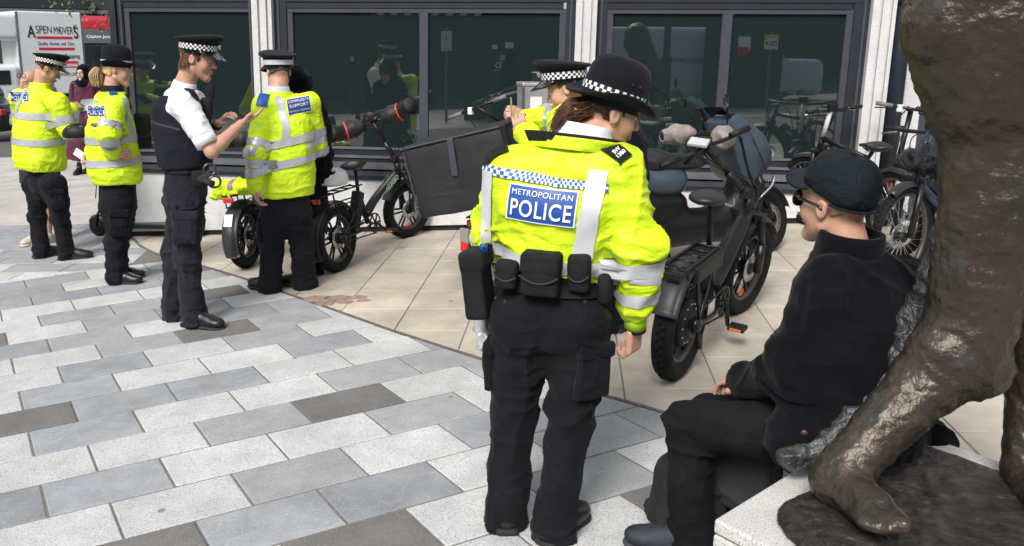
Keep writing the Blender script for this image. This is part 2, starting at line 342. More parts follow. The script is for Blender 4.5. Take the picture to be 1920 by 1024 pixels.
# ------------------------------------------------------------------ the setting: ground and paving
M_grout = mat('grout', (.18, .168, .152), .95, var=.25, vs_=30, world=True)
M_asph = mat('asphalt', (.055, .055, .06), .9, var=.2, vs_=60, bump=.4, bs=300, bd=.004)
M_grW = mat('granite white', (.595, .60, .595), .75, var=.12, vs_=5, speck=(150, (.27, .27, .275), .50, .66), rnd=.07, bump=.15, bs=350, bd=.002, world=True, gum=.16)
M_grB = mat('granite blue grey', (.295, .308, .326), .7, var=.16, vs_=6, speck=(150, (.45, .46, .475), .52, .70), rnd=.10, bump=.15, bs=350, bd=.002, world=True, gum=.16, vein=.24)
M_grG = mat('granite mid grey', (.365, .372, .37), .75, var=.12, vs_=6, speck=(150, (.20, .21, .215), .50, .68), rnd=.08, bump=.15, bs=350, bd=.002, world=True, gum=.16, vein=.1)
M_grK = mat('granite brown', (.165, .155, .148), .75, var=.15, vs_=7, speck=(150, (.30, .285, .275), .52, .72), rnd=.08, bump=.15, bs=350, bd=.002, world=True, gum=.16)
M_beige = mat('beige flag', (.525, .468, .385), .85, var=.17, vs_=2.6, speck=(90, (.40, .355, .30), .60, .80), rnd=.07, bump=.2, bs=160, bd=.003, world=True, gum=.24)
M_farflag = mat('far flag', (.50, .475, .43), .85, var=.12, vs_=2.5, speck=(90, (.36, .34, .31), .60, .80), rnd=.07, bump=.2, bs=160, bd=.003, world=True, gum=.2)
M_edge = mat('edging brown', (.17, .145, .125), .9, var=.3, vs_=14, bump=.3, bs=80, bd=.004)
def sheet(pts, dz, name, m):
    v = np.array([(x, y, gz(x)+dz) for x, y in pts]); return obj(name, (v, [list(range(len(pts)))]), m)
g = sheet([(-160, -160), (160, -160), (160, 260), (-160, 260)], -.035, 'ground', M_asph); tag(g, None, None, None, 'structure')
def clip(poly, p, n):                        # keep the side where (q-p).n <= 0
    out = []
    for i in range(len(poly)):
        a, b = poly[i], poly[(i+1) % len(poly)]; da = (a-p)@n; db = (b-p)@n
        if da <= 0: out.append(a)
        if (da < 0 < db) or (db < 0 < da): out.append(a+(b-a)*(da/(da-db)))
    return out
def inset(poly, d):
    q = poly; P = np.array(poly); c = P.mean(0)
    for i in range(len(P)):
        a, b = P[i], P[(i+1) % len(P)]; e = b-a; L = np.linalg.norm(e)
        if L < 1e-6: continue
        n = V3(e[1], -e[0])/L
        if (c-a)@n > 0: n = -n
        q = clip(q, a-n*d, n)
        if len(q) < 3: return None
    return q
def dedupe(q):
    o = []
    for a in q:
        if not o or np.linalg.norm(a-o[-1]) > .004: o.append(a)
    if len(o) > 2 and np.linalg.norm(o[0]-o[-1]) < .004: o.pop()
    return o
def area(q): P = np.array(q); x, y = P.T; return .5*abs(np.dot(x, np.roll(y, 1))-np.dot(y, np.roll(x, 1)))
SLABC = {}
def slab(poly, gap, m, parent, key=None, bevel=.004):
    poly = dedupe(poly)
    if len(poly) < 3 or area(poly) < .004: return None
    c = np.array(poly).mean(0); dz = random.uniform(-.0015, .0015)
    loc = (c[0], c[1], gz(c[0])+dz)
    if key and (key, m.name) in SLABC: o = SLABC[(key, m.name)].copy(); C.objects.link(o); o.parent = parent; o.location = loc; return o
    q = inset(poly, gap/2); q = dedupe(q) if q else None
    if not q or len(q) < 3: return None
    q2 = inset(q, bevel); q2 = dedupe(q2) if q2 else None
    if not q2 or len(q2) != len(q): q2 = [c+(a-c)*.985 for a in q]
    n = len(q); v = [(a[0]-c[0], a[1]-c[1], gz(a[0]-c[0])-.025) for a in q]+[(a[0]-c[0], a[1]-c[1], gz(a[0]-c[0])-.0025) for a in q]+[(a[0]-c[0], a[1]-c[1], gz(a[0]-c[0])) for a in q2]
    f = [list(range(2*n, 3*n))]+[[r*n+i, r*n+(i+1) % n, (r+1)*n+(i+1) % n, (r+1)*n+i] for r in (0, 1) for i in range(n)]
    P = np.array(q); x, y = P.T
    if np.dot(x, np.roll(y, -1))-np.dot(y, np.roll(x, -1)) < 0: f = [a[::-1] for a in f]
    o = obj('slab', (np.array(v), f), m, parent); o.location = loc
    if key: SLABC[(key, m.name)] = o
    return o
# edge between the granite street paving and the beige terrace: a shallow arc
ARC = [V3(-4.32, 7.40), V3(-4.06, 7.08), V3(-3.67, 6.712), V3(-3.30, 6.47), V3(-2.689, 6.03), V3(-2.123, 5.57), V3(-1.484, 5.047), V3(-1.036, 4.677), V3(-.475, 4.25), V3(.253, 3.728), V3(.80, 3.36), V3(1.9, 2.62), V3(3.4, 1.6)]
def arc_clip(poly, sign):
    c = np.array(poly).mean(0); best = min(range(len(ARC)-1), key=lambda i: np.linalg.norm((ARC[i]+ARC[i+1])/2-c)); cand = [best]
    for i in cand:
        e = ARC[i+1]-ARC[i]; n = nrm(V3(-e[1], e[0]))*sign; poly = clip(poly, ARC[i]+n*(-.013), n)
        if len(poly) < 3: return []
    return poly
pav = sheet([(-7.5, -3), (5, -3), (5, 8.25), (-7.5, 8.25)], -.0055, 'granite_paving', M_grout); pav['kind'] = 'structure'
ua = V3(math.cos(R_(31.5)), math.sin(R_(31.5))); ub = V3(math.cos(R_(130)), math.sin(R_(130)))
TY = {'W': M_grW, 'B': M_grB, 'G': M_grG, 'K': M_grK}
PAT = {-3: 'WWKWG', -2: 'WKBBWG', -1: 'WWGWBGW', 0: 'BBWWGWG', 1: 'WWGKWBW', 2: 'WBWWGGW', 3: 'KBBWWBW', 4: 'WBWWBWG', 5: 'WBWGWB', 6: 'WWGKGW', 7: 'BGWBGW', 8: 'KWGBW', 9: 'WBGKW'}
ZC = (V3(-4.682, 5.917), V3(-3.772, 6.36))     # line where the street rows change direction
rs = random.Random(3)
for k in range(-12, 16):
    for n in range(-9, 14):
        u0 = (.17 if k % 2 == 0 else .39)+.467*n; v0 = 3.243+.302*k
        P = [ua*u0+ub*v0, ua*(u0+.467)+ub*v0, ua*(u0+.467)+ub*(v0+.302), ua*u0+ub*(v0+.302)]; c = sum(P)/4
        if c[0] < -6.6 or c[0] > 2.6 or c[1] < .9 or c[1] > 7.6: continue
        if c[1] < 1.6 and abs(c[0]) > 1.5: continue
        ch = PAT[k][n+1] if k in PAT and 0 <= n+1 < len(PAT[k]) else rs.choice('WWWBBGGK')
        q = list(P); e = ZC[1]-ZC[0]; q2 = clip(q, ZC[0], nrm(V3(-e[1], e[0])))
        q2 = clip(q2, V3(-3.772, 6.40), nrm(V3(-1, -.25))) if len(q2) > 2 and c[1] > 6.3 and c[0] < -3.5 else q2
        if len(q2) > 2: q2 = arc_clip(q2, 1)
        if len(q2) < 3: continue
        full = abs(area(q2)-.467*.302*math.sin(R_(98.5))) < 1e-5
        slab(q2, .010, TY[ch], pav, 'd' if full else None)
# rows parallel to the building, left
RC = [8.218, 7.91, 7.617, 7.312, 7.024, 6.741, 6.466, 6.175, 5.90]
for i in range(len(RC)-1):
    y1, y0 = RC[i], RC[i+1]; off = (i*.27) % .56
    for n in range(-8, 8):
        x0 = -4.85+off+n*.56; sh = .1
        P = [V3(x0+sh*(y1-y0), y0), V3(x0+.56+sh*(y1-y0), y0), V3(x0+.56, y1), V3(x0, y1)]; c = sum(P)/4
        if c[0] < -7.3 or c[0] > -3.0: continue
        e = ZC[1]-ZC[0]; q = clip(P, ZC[0], -nrm(V3(-e[1], e[0])))
        if len(q) > 2: q = clip(q, V3(-3.772, 6.40), -nrm(V3(-1, -.25))) if c[1] > 6.25 else q
        if len(q) > 2: q = arc_clip(q, 1)
        if len(q) > 2: slab(q, .009, TY[rs.choice('BBGWGBW')], pav)
# far pavement of big pale flags
far = sheet([(-30, 8.2), (-4.4, 8.2), (-4.4, 15.1), (-30, 15.1)], -.005, 'far_pavement', M_grout); far['kind'] = 'structure'
RD = [8.218, 8.77, 9.42, 10.1, 10.76, 11.46, 12.2, 12.95, 13.7, 14.4, 15.05]
for i in range(len(RD)-1):
    for n in range(-22, 6):
        x0 = -6+n*.85+(i % 2)*.42
        P = [V3(x0, RD[i]), V3(x0+.85, RD[i]), V3(x0+.85, RD[i+1]), V3(x0, RD[i+1])]
        if x0 > -5.2 or x0 < -8.2-.9*RD[i]*.82: continue
        q = clip(P, V3(-4.45, 0), V3(1, 0)); slab(q, .012, M_farflag, far, 'far%d' % i if x0+.85 < -4.5 else None)
# beige terrace in front of the building
ter = sheet([tuple(a) for a in ARC[:-1]]+[(7, 2.2), (7, 7.62), (-4.4, 7.62)], -.006, 'terrace', mat('terrace joints', (.13, .11, .085), .95, var=.35, vs_=12, world=True)); ter['kind'] = 'structure'
TD = .4217; RB = 7.2135
for i in range(-1, 14):
    y1 = min(RB-TD*(i-1), 7.52) if i == -1 else RB-TD*(i-1); y0 = RB-TD*i
    if i == -1: y0, y1 = RB+TD, 7.62
    if i == 0: y0, y1 = RB, 7.53
    if i == -1: continue
    for n in range(-8, 15):
        x0 = -1.491+.45*n; P = [V3(x0, y0), V3(x0+.45, y0), V3(x0+.45, y1), V3(x0, y1)]; c = sum(P)/4
        if c[0] > 5.0: continue
        q = arc_clip(P, -1)
        if len(q) > 2: slab(q, .007, M_beige, ter, 'b' if i > 0 and abs(area(q)-.45*TD) < 1e-5 else None, .003)
M_bst = mat('broken stone', (.30, .22, .165), .95, var=.35, vs_=18, bump=.6, bs=70, bd=.008, world=True)
rp = random.Random(11); pc = G(632, 562)
for i, (dx, dy, rr_) in enumerate(((-.16, .02, .10), (0, .03, .09), (.14, .05, .07), (-.06, -.08, .08), (.07, -.06, .06), (.20, -.03, .05))):
    n_ = rp.randint(5, 7); a0_ = rp.uniform(0, 1); pts_ = [V3(pc[0]+dx+rr_*1.2*rp.uniform(.75, 1.1)*math.cos(a0_+6.283*j/n_), pc[1]+dy+rr_*.8*rp.uniform(.75, 1.1)*math.sin(a0_+6.283*j/n_)) for j in range(n_)]
    v_ = np.array([(a[0], a[1], gz(a[0])+.0035) for a in pts_]+[(a[0]*1.0, a[1], gz(a[0])-.004) for a in pts_]); obj('stone', (v_, [list(range(n_))]+[[j, n_+j, n_+(j+1) % n_, (j+1) % n_] for j in range(n_)]), M_bst, ter)
pts = [V3(a[0], a[1], gz(a[0])+.001) for a in spline([V3(a[0], a[1], 0) for a in ARC], 6)]
Vv = []; Ff = []
for i, a in enumerate(pts):
    e = nrm(pts[min(i+1, len(pts)-1)]-pts[max(i-1, 0)]); n = V3(-e[1], e[0], 0); Vv += [a-n*.013, a+n*.013]
    if i: Ff.append([2*i-2, 2*i, 2*i+1, 2*i-1])
o = obj('edging_strip', (np.array(Vv), Ff), M_edge); o['kind'] = 'structure'
kerb = obj('kerb', bx(-32, -4.45, 15.08, 15.24, -.1, .012), mat('kerb granite', (.42, .42, .41), .8, var=.2, vs_=20)); kerb['kind'] = 'structure'
kerb.data.transform(Matrix(((1, 0, 0, 0), (0, 1, 0, 0), (SX, 0, 1, 0), (0, 0, 0, 1))))
sheet([(-60, 15.2), (30, 15.2), (30, 25.5), (-60, 25.5)], -.03+.008, 'road', mat('road asphalt', (.10, .10, .105), .9, var=.18, vs_=40, bump=.4, bs=250, bd=.004))['kind'] = 'structure'
# ------------------------------------------------------------------ the office front
M_rc = mat('white roughcast', (.69, .69, .685), .9, var=.08, vs_=5, speck=(150, (.45, .44, .43), .66, .80), bump=.8, bs=75, bd=.012)
M_rc2 = mat('white render', (.60, .60, .59), .9, var=.08, vs_=4, bump=.7, bs=55, bd=.008)
M_fr = mat('slate frame paint', (.019, .022, .031), .42, var=.15, vs_=6, spec=.5)
M_fr2 = mat('grey frame paint', (.050, .056, .072), .42, var=.10, vs_=6)
M_fr3 = mat('sill aluminium', (.12, .128, .145), .38, var=.15, vs_=6)
M_blk = mat('black gap shade', (.012, .012, .013), .8)  # black colour stands in for shade in the sill gap and wall-foot recess
M_glass = mat('dark tinted glass', (.013, .0235, .0235), .012, ior=2.5, spec=.5)
YF = 7.547
bld = thing('office_building', 'low office front with white roughcast pillars and dark glazed bays behind the officers', 'building', (0, YF, 0))
bb = V3(0, YF, 0)
def B(name, g, m, parent=bld, **k): return obj(name, g, m, parent, base=bb, **k)
def wedge(x0, x1, y0, y1, d0, ztop, dtop=False):       # bottom follows the sloping street
    v = [(x, y, z) for x in (x0, x1) for y in (y0, y1) for z in (gz(x)+d0, gz(x)+ztop if dtop else ztop)]
    return np.array(v, float), [[0, 1, 3, 2], [4, 6, 7, 5], [0, 4, 5, 1], [2, 3, 7, 6], [0, 2, 6, 4], [1, 5, 7, 3]]
B('plinth', wedge(-4.40, 2.486, 7.49, 7.9, .055, .402), M_rc)
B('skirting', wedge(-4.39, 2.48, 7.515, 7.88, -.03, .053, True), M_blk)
for x0, x1 in ((-3.0, -2.805), (.01, .193), (2.486, 2.673)):
    w3 = (x1-x0); core = B('pillar', wedge(x0+.002, x1-.002, 7.475, 7.9, .01, 3.2), M_rc2)
    for a, b in ((0, .30), (.42, .72), (.84, 1.0)):
        B('pillar_rib', wedge(x0+a*w3, x0+b*w3, 7.445, 7.474, .012, 3.19), M_rc2, core)
BAYS = [(-4.39, -3.002, [(-4.276, -3.047)]), (-2.803, .008, [(-2.631, -1.416), (-1.336, -.133)]), (.195, 2.484, [(.339, 1.28), (1.364, 2.308)])]
GZ0, GZ1 = .707, 1.965
for x0, x1, gl in BAYS:
    wn = B('window', merge([bx(x0, gl[0][0]-.055, 7.515, 7.62, .70, 2.06), bx(gl[-1][1]+.055 if gl[-1][1]+.055 < x1-.01 else x1-.012, x1, 7.515, 7.62, .70, 2.06), bx(x0, x1, 7.512, 7.62, 2.061, 2.30)]), M_fr)
    inner = [bx(gl[0][0]-.054, gl[-1][1]+(.054 if gl[-1][1]+.055 < x1-.01 else .03), 7.53, 7.60, GZ1+.001, 2.004)]
    if gl[0][0]-.054 < gl[0][0]: inner += [bx(gl[0][0]-.054, gl[0][0], 7.532, 7.60, GZ0, GZ1), bx(gl[-1][1], gl[-1][1]+(.054 if gl[-1][1]+.055 < x1-.01 else .03), 7.532, 7.60, GZ0, GZ1)]
    B('frame', merge(inner), M_fr2, wn)
    B('head_rail', bx(gl[0][0]-.053, gl[-1][1]+.03, 7.522, 7.60, 2.006, 2.059), M_fr, wn)
    B('bead', bx(x0+.03, x0+.05, 7.505, 7.514, .71, 2.29), M_fr2, wn); B('bead', bx(x1-.05, x1-.03, 7.505, 7.514, .71, 2.29), M_fr2, wn)
    for i, (a, b) in enumerate(gl):
        B('pane', bx(a, b, 7.556, 7.57, GZ0+.001, GZ1), M_glass, wn)
        if i: B('mullion', bx(gl[i-1][1], a, 7.528, 7.59, GZ0, GZ1), M_fr2, wn)
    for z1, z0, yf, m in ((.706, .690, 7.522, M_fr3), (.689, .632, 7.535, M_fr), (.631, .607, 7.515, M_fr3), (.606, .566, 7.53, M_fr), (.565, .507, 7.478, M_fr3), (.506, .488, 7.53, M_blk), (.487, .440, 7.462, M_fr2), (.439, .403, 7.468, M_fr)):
        B('sill', bx(x0+.001, x1-.001, yf, 7.7, z0, z1, ), m, wn)  # the black strip is the gap between ledges, its shade painted in
B('fascia', bx(-4.42, 2.9, 7.50, 8.2, 2.301, 2.9), M_fr)
B('upper_wall', bx(-4.42, 8, 7.55, 14, 2.901, 7.5), M_rc2)
B('side_wall', wedge(-4.44, -4.41, 7.52, 14, -.05, 2.88), M_fr)
B('corner_post', wedge(-4.46, -4.395, 7.49, 7.515, .0, 2.295), M_fr)
B('back_wall', wedge(2.674, 3.06, 7.72, 7.9, -.02, 2.9), M_rc2)
B('door', wedge(3.061, 4.3, 7.80, 7.9, -.02, 2.9), M_fr2)
B('side_wall', wedge(4.31, 8, 7.6, 7.9, -.02, 2.9), M_rc2)
pp = V3(2.80, 7.63, 0)
dp = thing('drainpipe', 'thick dark blue drainpipe beside the right-hand white pillar', 'drainpipe', pp)
obj('pipe', tube([V3(2.80, 7.63, .25), V3(2.80, 7.63, 2.9)], .075, 20), mat('pipe blue black', (.016, .024, .036), .35), dp, True, pp)
for z in (.3, 2.05): obj('pipe_collar', tube([V3(2.80, 7.63, z), V3(2.80, 7.63, z+.07)], .085, 20), MATS['pipe blue black'], dp, True, pp)
# ------------------------------------------------------------------ people
M_hv = mat('fluorescent yellow cloth', (.64, .86, .012), .58, var=.11, vs_=3.5, bump=.10, bs=220, bd=.002, wr=(9, .55, .03, (1, 1, 1.5)))
M_hv2 = mat('lime cuff knit', (.48, .86, .02), .8, var=.08, vs_=20)
M_ref = mat('reflective tape', (.50, .51, .54), .34, metal=.25, var=.10, vs_=9, bump=.10, bs=300, bd=.001)
M_refw = mat('pale reflective tape', (.68, .69, .73), .4, metal=.12, var=.06, vs_=9)
M_blue = mat('badge blue', (.006, .072, .34), .45, var=.08, vs_=20)
M_navy = mat('badge navy', (.015, .045, .20), .5, var=.08, vs_=20)
M_wht = mat('white print', (.80, .80, .80), .5)
M_chkb = mat('check blue', (.02, .13, .36), .5)
M_chkk = mat('check black', (.012, .012, .015), .6)
M_trk = mat('black uniform cloth', (.0052, .0056, .0085), .9, var=.35, vs_=9, bump=.3, bs=260, bd=.002, sheen=.03, spec=.25, wr=(9, .6, .03, (1, 1, 1.4)))
M_trk2 = mat('navy uniform cloth', (.0050, .0058, .0098), .9, var=.35, vs_=9, bump=.3, bs=260, bd=.002, sheen=.03, spec=.25, wr=(9, .6, .03, (1, 1, 1.4)))
M_web = mat('black webbing', (.010, .0105, .012), .85, var=.3, vs_=30, bump=.5, bs=420, bd=.002, spec=.3)
M_boot = mat('black boot leather', (.010, .010, .011), .38, var=.3, vs_=25, bump=.25, bs=120, bd=.002)
M_sole = mat('boot sole rubber', (.016, .016, .017), .75)
M_felt = mat('hat felt black', (.009, .010, .014), .95, var=.15, vs_=40, bump=.2, bs=500, bd=.001, spec=.15, sheen=.06)
M_patent = mat('patent peak', (.008, .008, .009), .12, coat=.6)
M_skin = mat('skin fair', (.60, .345, .25), .48, var=.10, vs_=22, bump=.12, bs=180, bd=.001, sub=.12, spec=.4)
M_skin2 = mat('skin tanned', (.52, .29, .20), .48, var=.12, vs_=22, bump=.12, bs=180, bd=.001, sub=.12, spec=.4)
M_skin3 = mat('skin pale', (.66, .43, .34), .48, var=.09, vs_=22, bump=.1, bs=180, bd=.001, sub=.12, spec=.4)
M_eye = mat('eye white', (.75, .72, .70), .15); M_iris = mat('iris dark', (.03, .02, .015), .1); M_lip = mat('lip', (.42, .16, .13), .4)
M_hbr = mat('hair brown', (.058, .029, .016), .42, var=.5, vs_=60, stretch=(1, 1, .2))
M_hdk = mat('hair dark brown', (.030, .014, .009), .42, var=.5, vs_=60)
M_hau = mat('hair auburn', (.15, .055, .02), .42, var=.45, vs_=60)
M_hbl = mat('hair blond', (.62, .44, .22), .45, var=.25, vs_=60)
M_hgr = mat('hair grey', (.055, .047, .042), .6, var=.7, vs_=300)
M_shirt = mat('white shirt cotton', (.75, .76, .80), .8, var=.05, vs_=6, bump=.12, bs=250, bd=.001)
M_vest = mat('black stab vest', (.0125, .0135, .021), .92, var=.3, vs_=8, bump=.35, bs=200, bd=.002, spec=.2)
M_fleece = mat('navy black fleece', (.0050, .0053, .0078), .98, var=.3, vs_=10, bump=.3, bs=330, bd=.003, spec=.1, sheen=.05, wr=(6, .35, .03, (1, 1, 1.3)))
class Person:
    def __init__(s, name, label, group, base, r, f):
        s.root = thing(name, label, 'person', base, group=group); s.b = np.asarray(base, float); s.J = {}; s.f = nrm(V3(f[0], f[1], 0)); s.r = nrm(V3(s.f[1], -s.f[0], 0)); s.u = V3(0, 0, 1)
    def add(s, name, g, m, parent=None, smooth=True, mi=None, label=None):
        o = obj(name, g, m, parent or s.root, smooth, s.b, mi)
        if label: o['label'] = label
        return o
    def L(s, c, x, y, z, ax=None):
        r, f, u = ax or (s.r, s.f, s.u); return np.asarray(c)+r*x+f*y+u*z
def headaxes(f, pitch=0, roll=0):
    f = nrm(V3(f[0], f[1], 0)); u = V3(0, 0, 1); r = nrm(np.cross(f, u)); p = R_(pitch); f2 = f*math.cos(p)-u*math.sin(p); u2 = u*math.cos(p)+f*math.sin(p); q = R_(roll)
    return r*math.cos(q)+u2*math.sin(q), f2, u2*math.cos(q)-r*math.sin(q)
def head_field(F, c, ax, neck, s=1., nr=.056, jaw=1.):
    r, f, u = ax; A = cols(r, f, u)
    L = lambda x, y, z: np.asarray(c)+(r*x+f*y+u*z)*s
    def E(x, y, z, a, b, d, k=.02, sub=False): F.ell(L(x, y, z), V3(a, b, d)*s, A, k*s, sub)
    E(0, -.012, .036, .0745, .094, .084); E(0, .034, -.018, .058, .060, .084, .03)
    for q in (-1, 1):
        F.cone(L(q*.052*jaw, -.002, -.055), L(q*.012, .068, -.103), .020*s, .020*s, .03*s); E(q*.038, .060, -.028, .024, .026, .028, .025)
    E(0, .080, -.105, .020, .016, .016, .025)
    F.cone(L(-.036, .080, .030), L(.036, .080, .030), .013*s, None, .02*s)
    for q in (-1, 1): E(q*.031, .103, .010, .019, .016, .011, .012, True)
    F.cone(L(0, .092, .018), L(0, .1165, -.0265), .0088*s, .0128*s, .014*s)
    for q in (-1, 1): E(q*.012, .103, -.030, .0085, .012, .008, .008)
    E(0, .097, -.057, .022, .011, .0065, .010); E(0, .0955, -.069, .019, .011, .0075, .010); E(0, .105, -.0630, .022, .010, .0016, .004, True)
    for q in (-1, 1):
        Ae = cols(nrm(r*.95-f*.3*q*q), nrm(f*.95+r*.25*q), u); F.ell(L(q*.0785, -.012, .0), V3(.009, .019, .030)*s, A, .008*s); F.ell(L(q*.088, -.009, .004), V3(.008, .011, .018)*s, A, .006*s, True)
    F.cone(L(0, -.026, -.05), neck, nr*s, nr*1.05*s, .018*s)
def eyes(P, c, ax, s=1., brow=None, lips=True, body=None):
    r, f, u = ax; L = lambda x, y, z: np.asarray(c)+(r*x+f*y+u*z)*s; A = cols(r, f, u)
    sp = lambda q, rr: xf(lathe([(rr*math.sin(a), rr*math.cos(a)) for a in np.linspace(0.001, math.pi-.001, 8)], 12), A@cols((1, 0, 0), (0, 0, 1), (0, 1, 0)), q)
    for q in (-1, 1):
        e = P.add('eye', sp(L(q*.031, .0815, .010), .0125*s), M_eye, body); P.add('iris', sp(L(q*.031, .0895, .0095), .0056*s), M_iris, body)
        P.add('eyelid', tube([L(q*.031-.016, .086, .0115), L(q*.031, .0955, .0175), L(q*.031+.016, .086, .0115)], .0028*s, 6), P.skin, body)
        if brow: P.add('eyebrow', tube([L(q*.014, .0925, .030), L(q*.033, .0925, .036), L(q*.050, .080, .031)], [.003*s, .0036*s, .0015*s], 6), brow, body)
    if lips: P.add('lips', merge([tube([L(-.020, .0955, -.0615), L(0, .1075, -.0585), L(.020, .0955, -.0615)], [.0015*s, .0034*s, .0015*s], 7), tube([L(-.018, .0955, -.0655), L(0, .106, -.069), L(.018, .0955, -.0655)], [.0015*s, .0040*s, .0015*s], 7)]), M_lip, body)
def hand_field(F, w_, d, n, side, curl=(.5, .6, .4), s=1., spread=.12, thumb=.5, curls=None):
    """w_ wrist, d along the palm, n out of the back of the hand, side +1: thumb towards cross(d,n)"""
    d = nrm(d); n = nrm(np.asarray(n)-d*(np.asarray(n)@d)); t = np.cross(d, n)*side
    L = lambda a, b, c: np.asarray(w_)+(d*a+t*b+n*c)*s
    F.cone(L(-.05, 0, 0), L(.005, 0, 0), .029*s, .025*s, .015, (n, .75)); F.box(L(.050, 0, 0), V3(.046, .040, .0135)*s, cols(d, t, n), .012*s, .014)
    for i, (b, ln) in enumerate(((.030, .072), (.010, .080), (-.010, .075), (-.029, .060))):
        cu = curls[i] if curls else curl; p = L(.088, b, 0); a = 0; q = R_(0); sp_ = (b/.03)*spread
        for j, fr in enumerate((.45, .32, .25)):
            a += cu[j]; dd = (d*math.cos(sp_)+t*math.sin(sp_)); dd = dd*math.cos(a)-n*math.sin(a); e = p+dd*ln*fr*s
            F.cone(p, e, (.0092-.0008*j)*s, (.0086-.0008*j)*s, .004); p = e
    p = L(.022, .030, -.004); e = L(.055, .050, -.012-.02*thumb); F.cone(p, e, .015*s, .0115*s, .012); g_ = e+(d*.75*(1-.3*thumb)+t*.15*(1-thumb)-n*.6*thumb-t*.25*thumb)*.036*s
    F.cone(e, g_, .0105*s, .0088*s, .004)
def body(P, head, hax, neck, arms, skin, s=1., hands=(), res=.0045, chest=None, nr=.056, jaw=1., bare=()):
    """one skin: head, neck, trunk, arms and hands"""
    P.skin = skin; gs = []
    F = Field(res); head_field(F, head, hax, neck, s, nr, jaw); F.ell(np.asarray(neck)-V3(0, 0, .045), (.07, .07, .04), None, .05); gs.append(F.mesh(1))
    F = Field(.014); ch = P.J['chest']
    F.cone(np.asarray(neck)-V3(0, 0, .05), ch, .05, .09, .03); F.cone(ch, P.J['pel'], .10, .09, .05)
    for q in 'LR':
        F.cone(np.asarray(neck)-V3(0, 0, .07), P.J['sh'+q], .035, .035, .03); F.cone(P.J['sh'+q], P.J['el'+q], .042, .036, .02); F.cone(P.J['el'+q], P.J['wr'+q], .034, .022, .02)
        F.cone(P.J['hip'+q], P.J['kn'+q], .05, .045, .04); F.cone(P.J['kn'+q], P.J['an'+q], .045, .033, .03)
    gs.append(F.mesh(1))
    for q in bare:
        F = Field(res*1.2); F.cone(P.J['sh'+q], P.J['el'+q], .050*s, .043*s, .02); F.cone(P.J['el'+q], P.J['el'+q]+.3*(P.J['wr'+q]-P.J['el'+q]), .040*s, .043*s, .02); F.cone(P.J['el'+q]+.3*(P.J['wr'+q]-P.J['el'+q]), P.J['wr'+q], .043*s, .027*s, .02); gs.append(F.mesh(1))
    for h in hands:
        F = Field(min(res, .0042)); hand_field(F, **h); gs.append(F.mesh(1))
    return P.add('body', merge(gs), skin)
def trousers(P, m, hipw=.165, leg=(.092, .070, .064), res=.009, seed=1, waist=None, depth=.118, S=1., amp=1., butt=.09, hem=.075):
    J = P.J; F = Field(res); pel = J['pel']; wst = J['waist'] if waist is None else waist
    F.loft([pel-V3(0, 0, .10), pel-V3(0, 0, .02), pel+(wst-pel)*.5, wst+V3(0, 0, .02)], [(hipw*.80, depth*.8), (hipw, depth), (hipw*.96, depth*.95), (hipw*.90, depth*.92)], P.r, P.f, .04)
    for q, sg in (('L', -1), ('R', 1)):
        h = J['hip'+q]; k_ = J['kn'+q]; a = J['an'+q]; F.cone(h, k_, leg[0], leg[1], .035); F.cone(k_, a+(k_-a)*.35, leg[1], leg[2], .03); F.cone(a+(k_-a)*.35, a+nrm(a-k_)*(hem-.055), leg[2], leg[2]*1.10, .02)
        F.ell(h-P.f*.045+V3(0, 0, .0), (butt, butt, butt*1.05), None, .05)
    mid = (J['hipL']+J['hipR'])/2; F.cone(mid-P.u*.02-P.r*.03, mid-P.u*.02+P.r*.03, .085, None, .06)
    for q in 'LR': F.cone(mid-P.u*.05, J['hip'+q]+(J['kn'+q]-J['hip'+q])*.42, .075, leg[0]*.80, .05)
    g = F.mesh(1); kz = (J['knL'][2]+J['knR'][2])/2; az = (J['anL'][2]+J['anR'][2])/2; pz = pel[2]
    mk = lambda v: np.exp(-((v[:, 2]-kz)/.13)**2)+np.clip(1-(v[:, 2]-az+.05)/.22, 0, 1)*1.25
    mc = lambda v: np.exp(-((v[:, 2]-pz+.12)/.10)**2)
    ml = lambda v: np.clip((pz+.02-v[:, 2])/.1, 0, 1)
    g = folds(g, [((7, 7, 20), .0085*amp, True, seed, mk), ((9, 9, 26), .006*amp, True, seed+9, mc), ((13, 13, 3.2), .0058*amp, True, seed+1, ml), ((22, 22, 14), .0025*amp, False, seed+2, None), ((4, 4, 5), .006*amp, False, seed+3, ml)])
    o = P.add('trousers', g, m); P.tr = Wrap(g); P.tro = o; return g
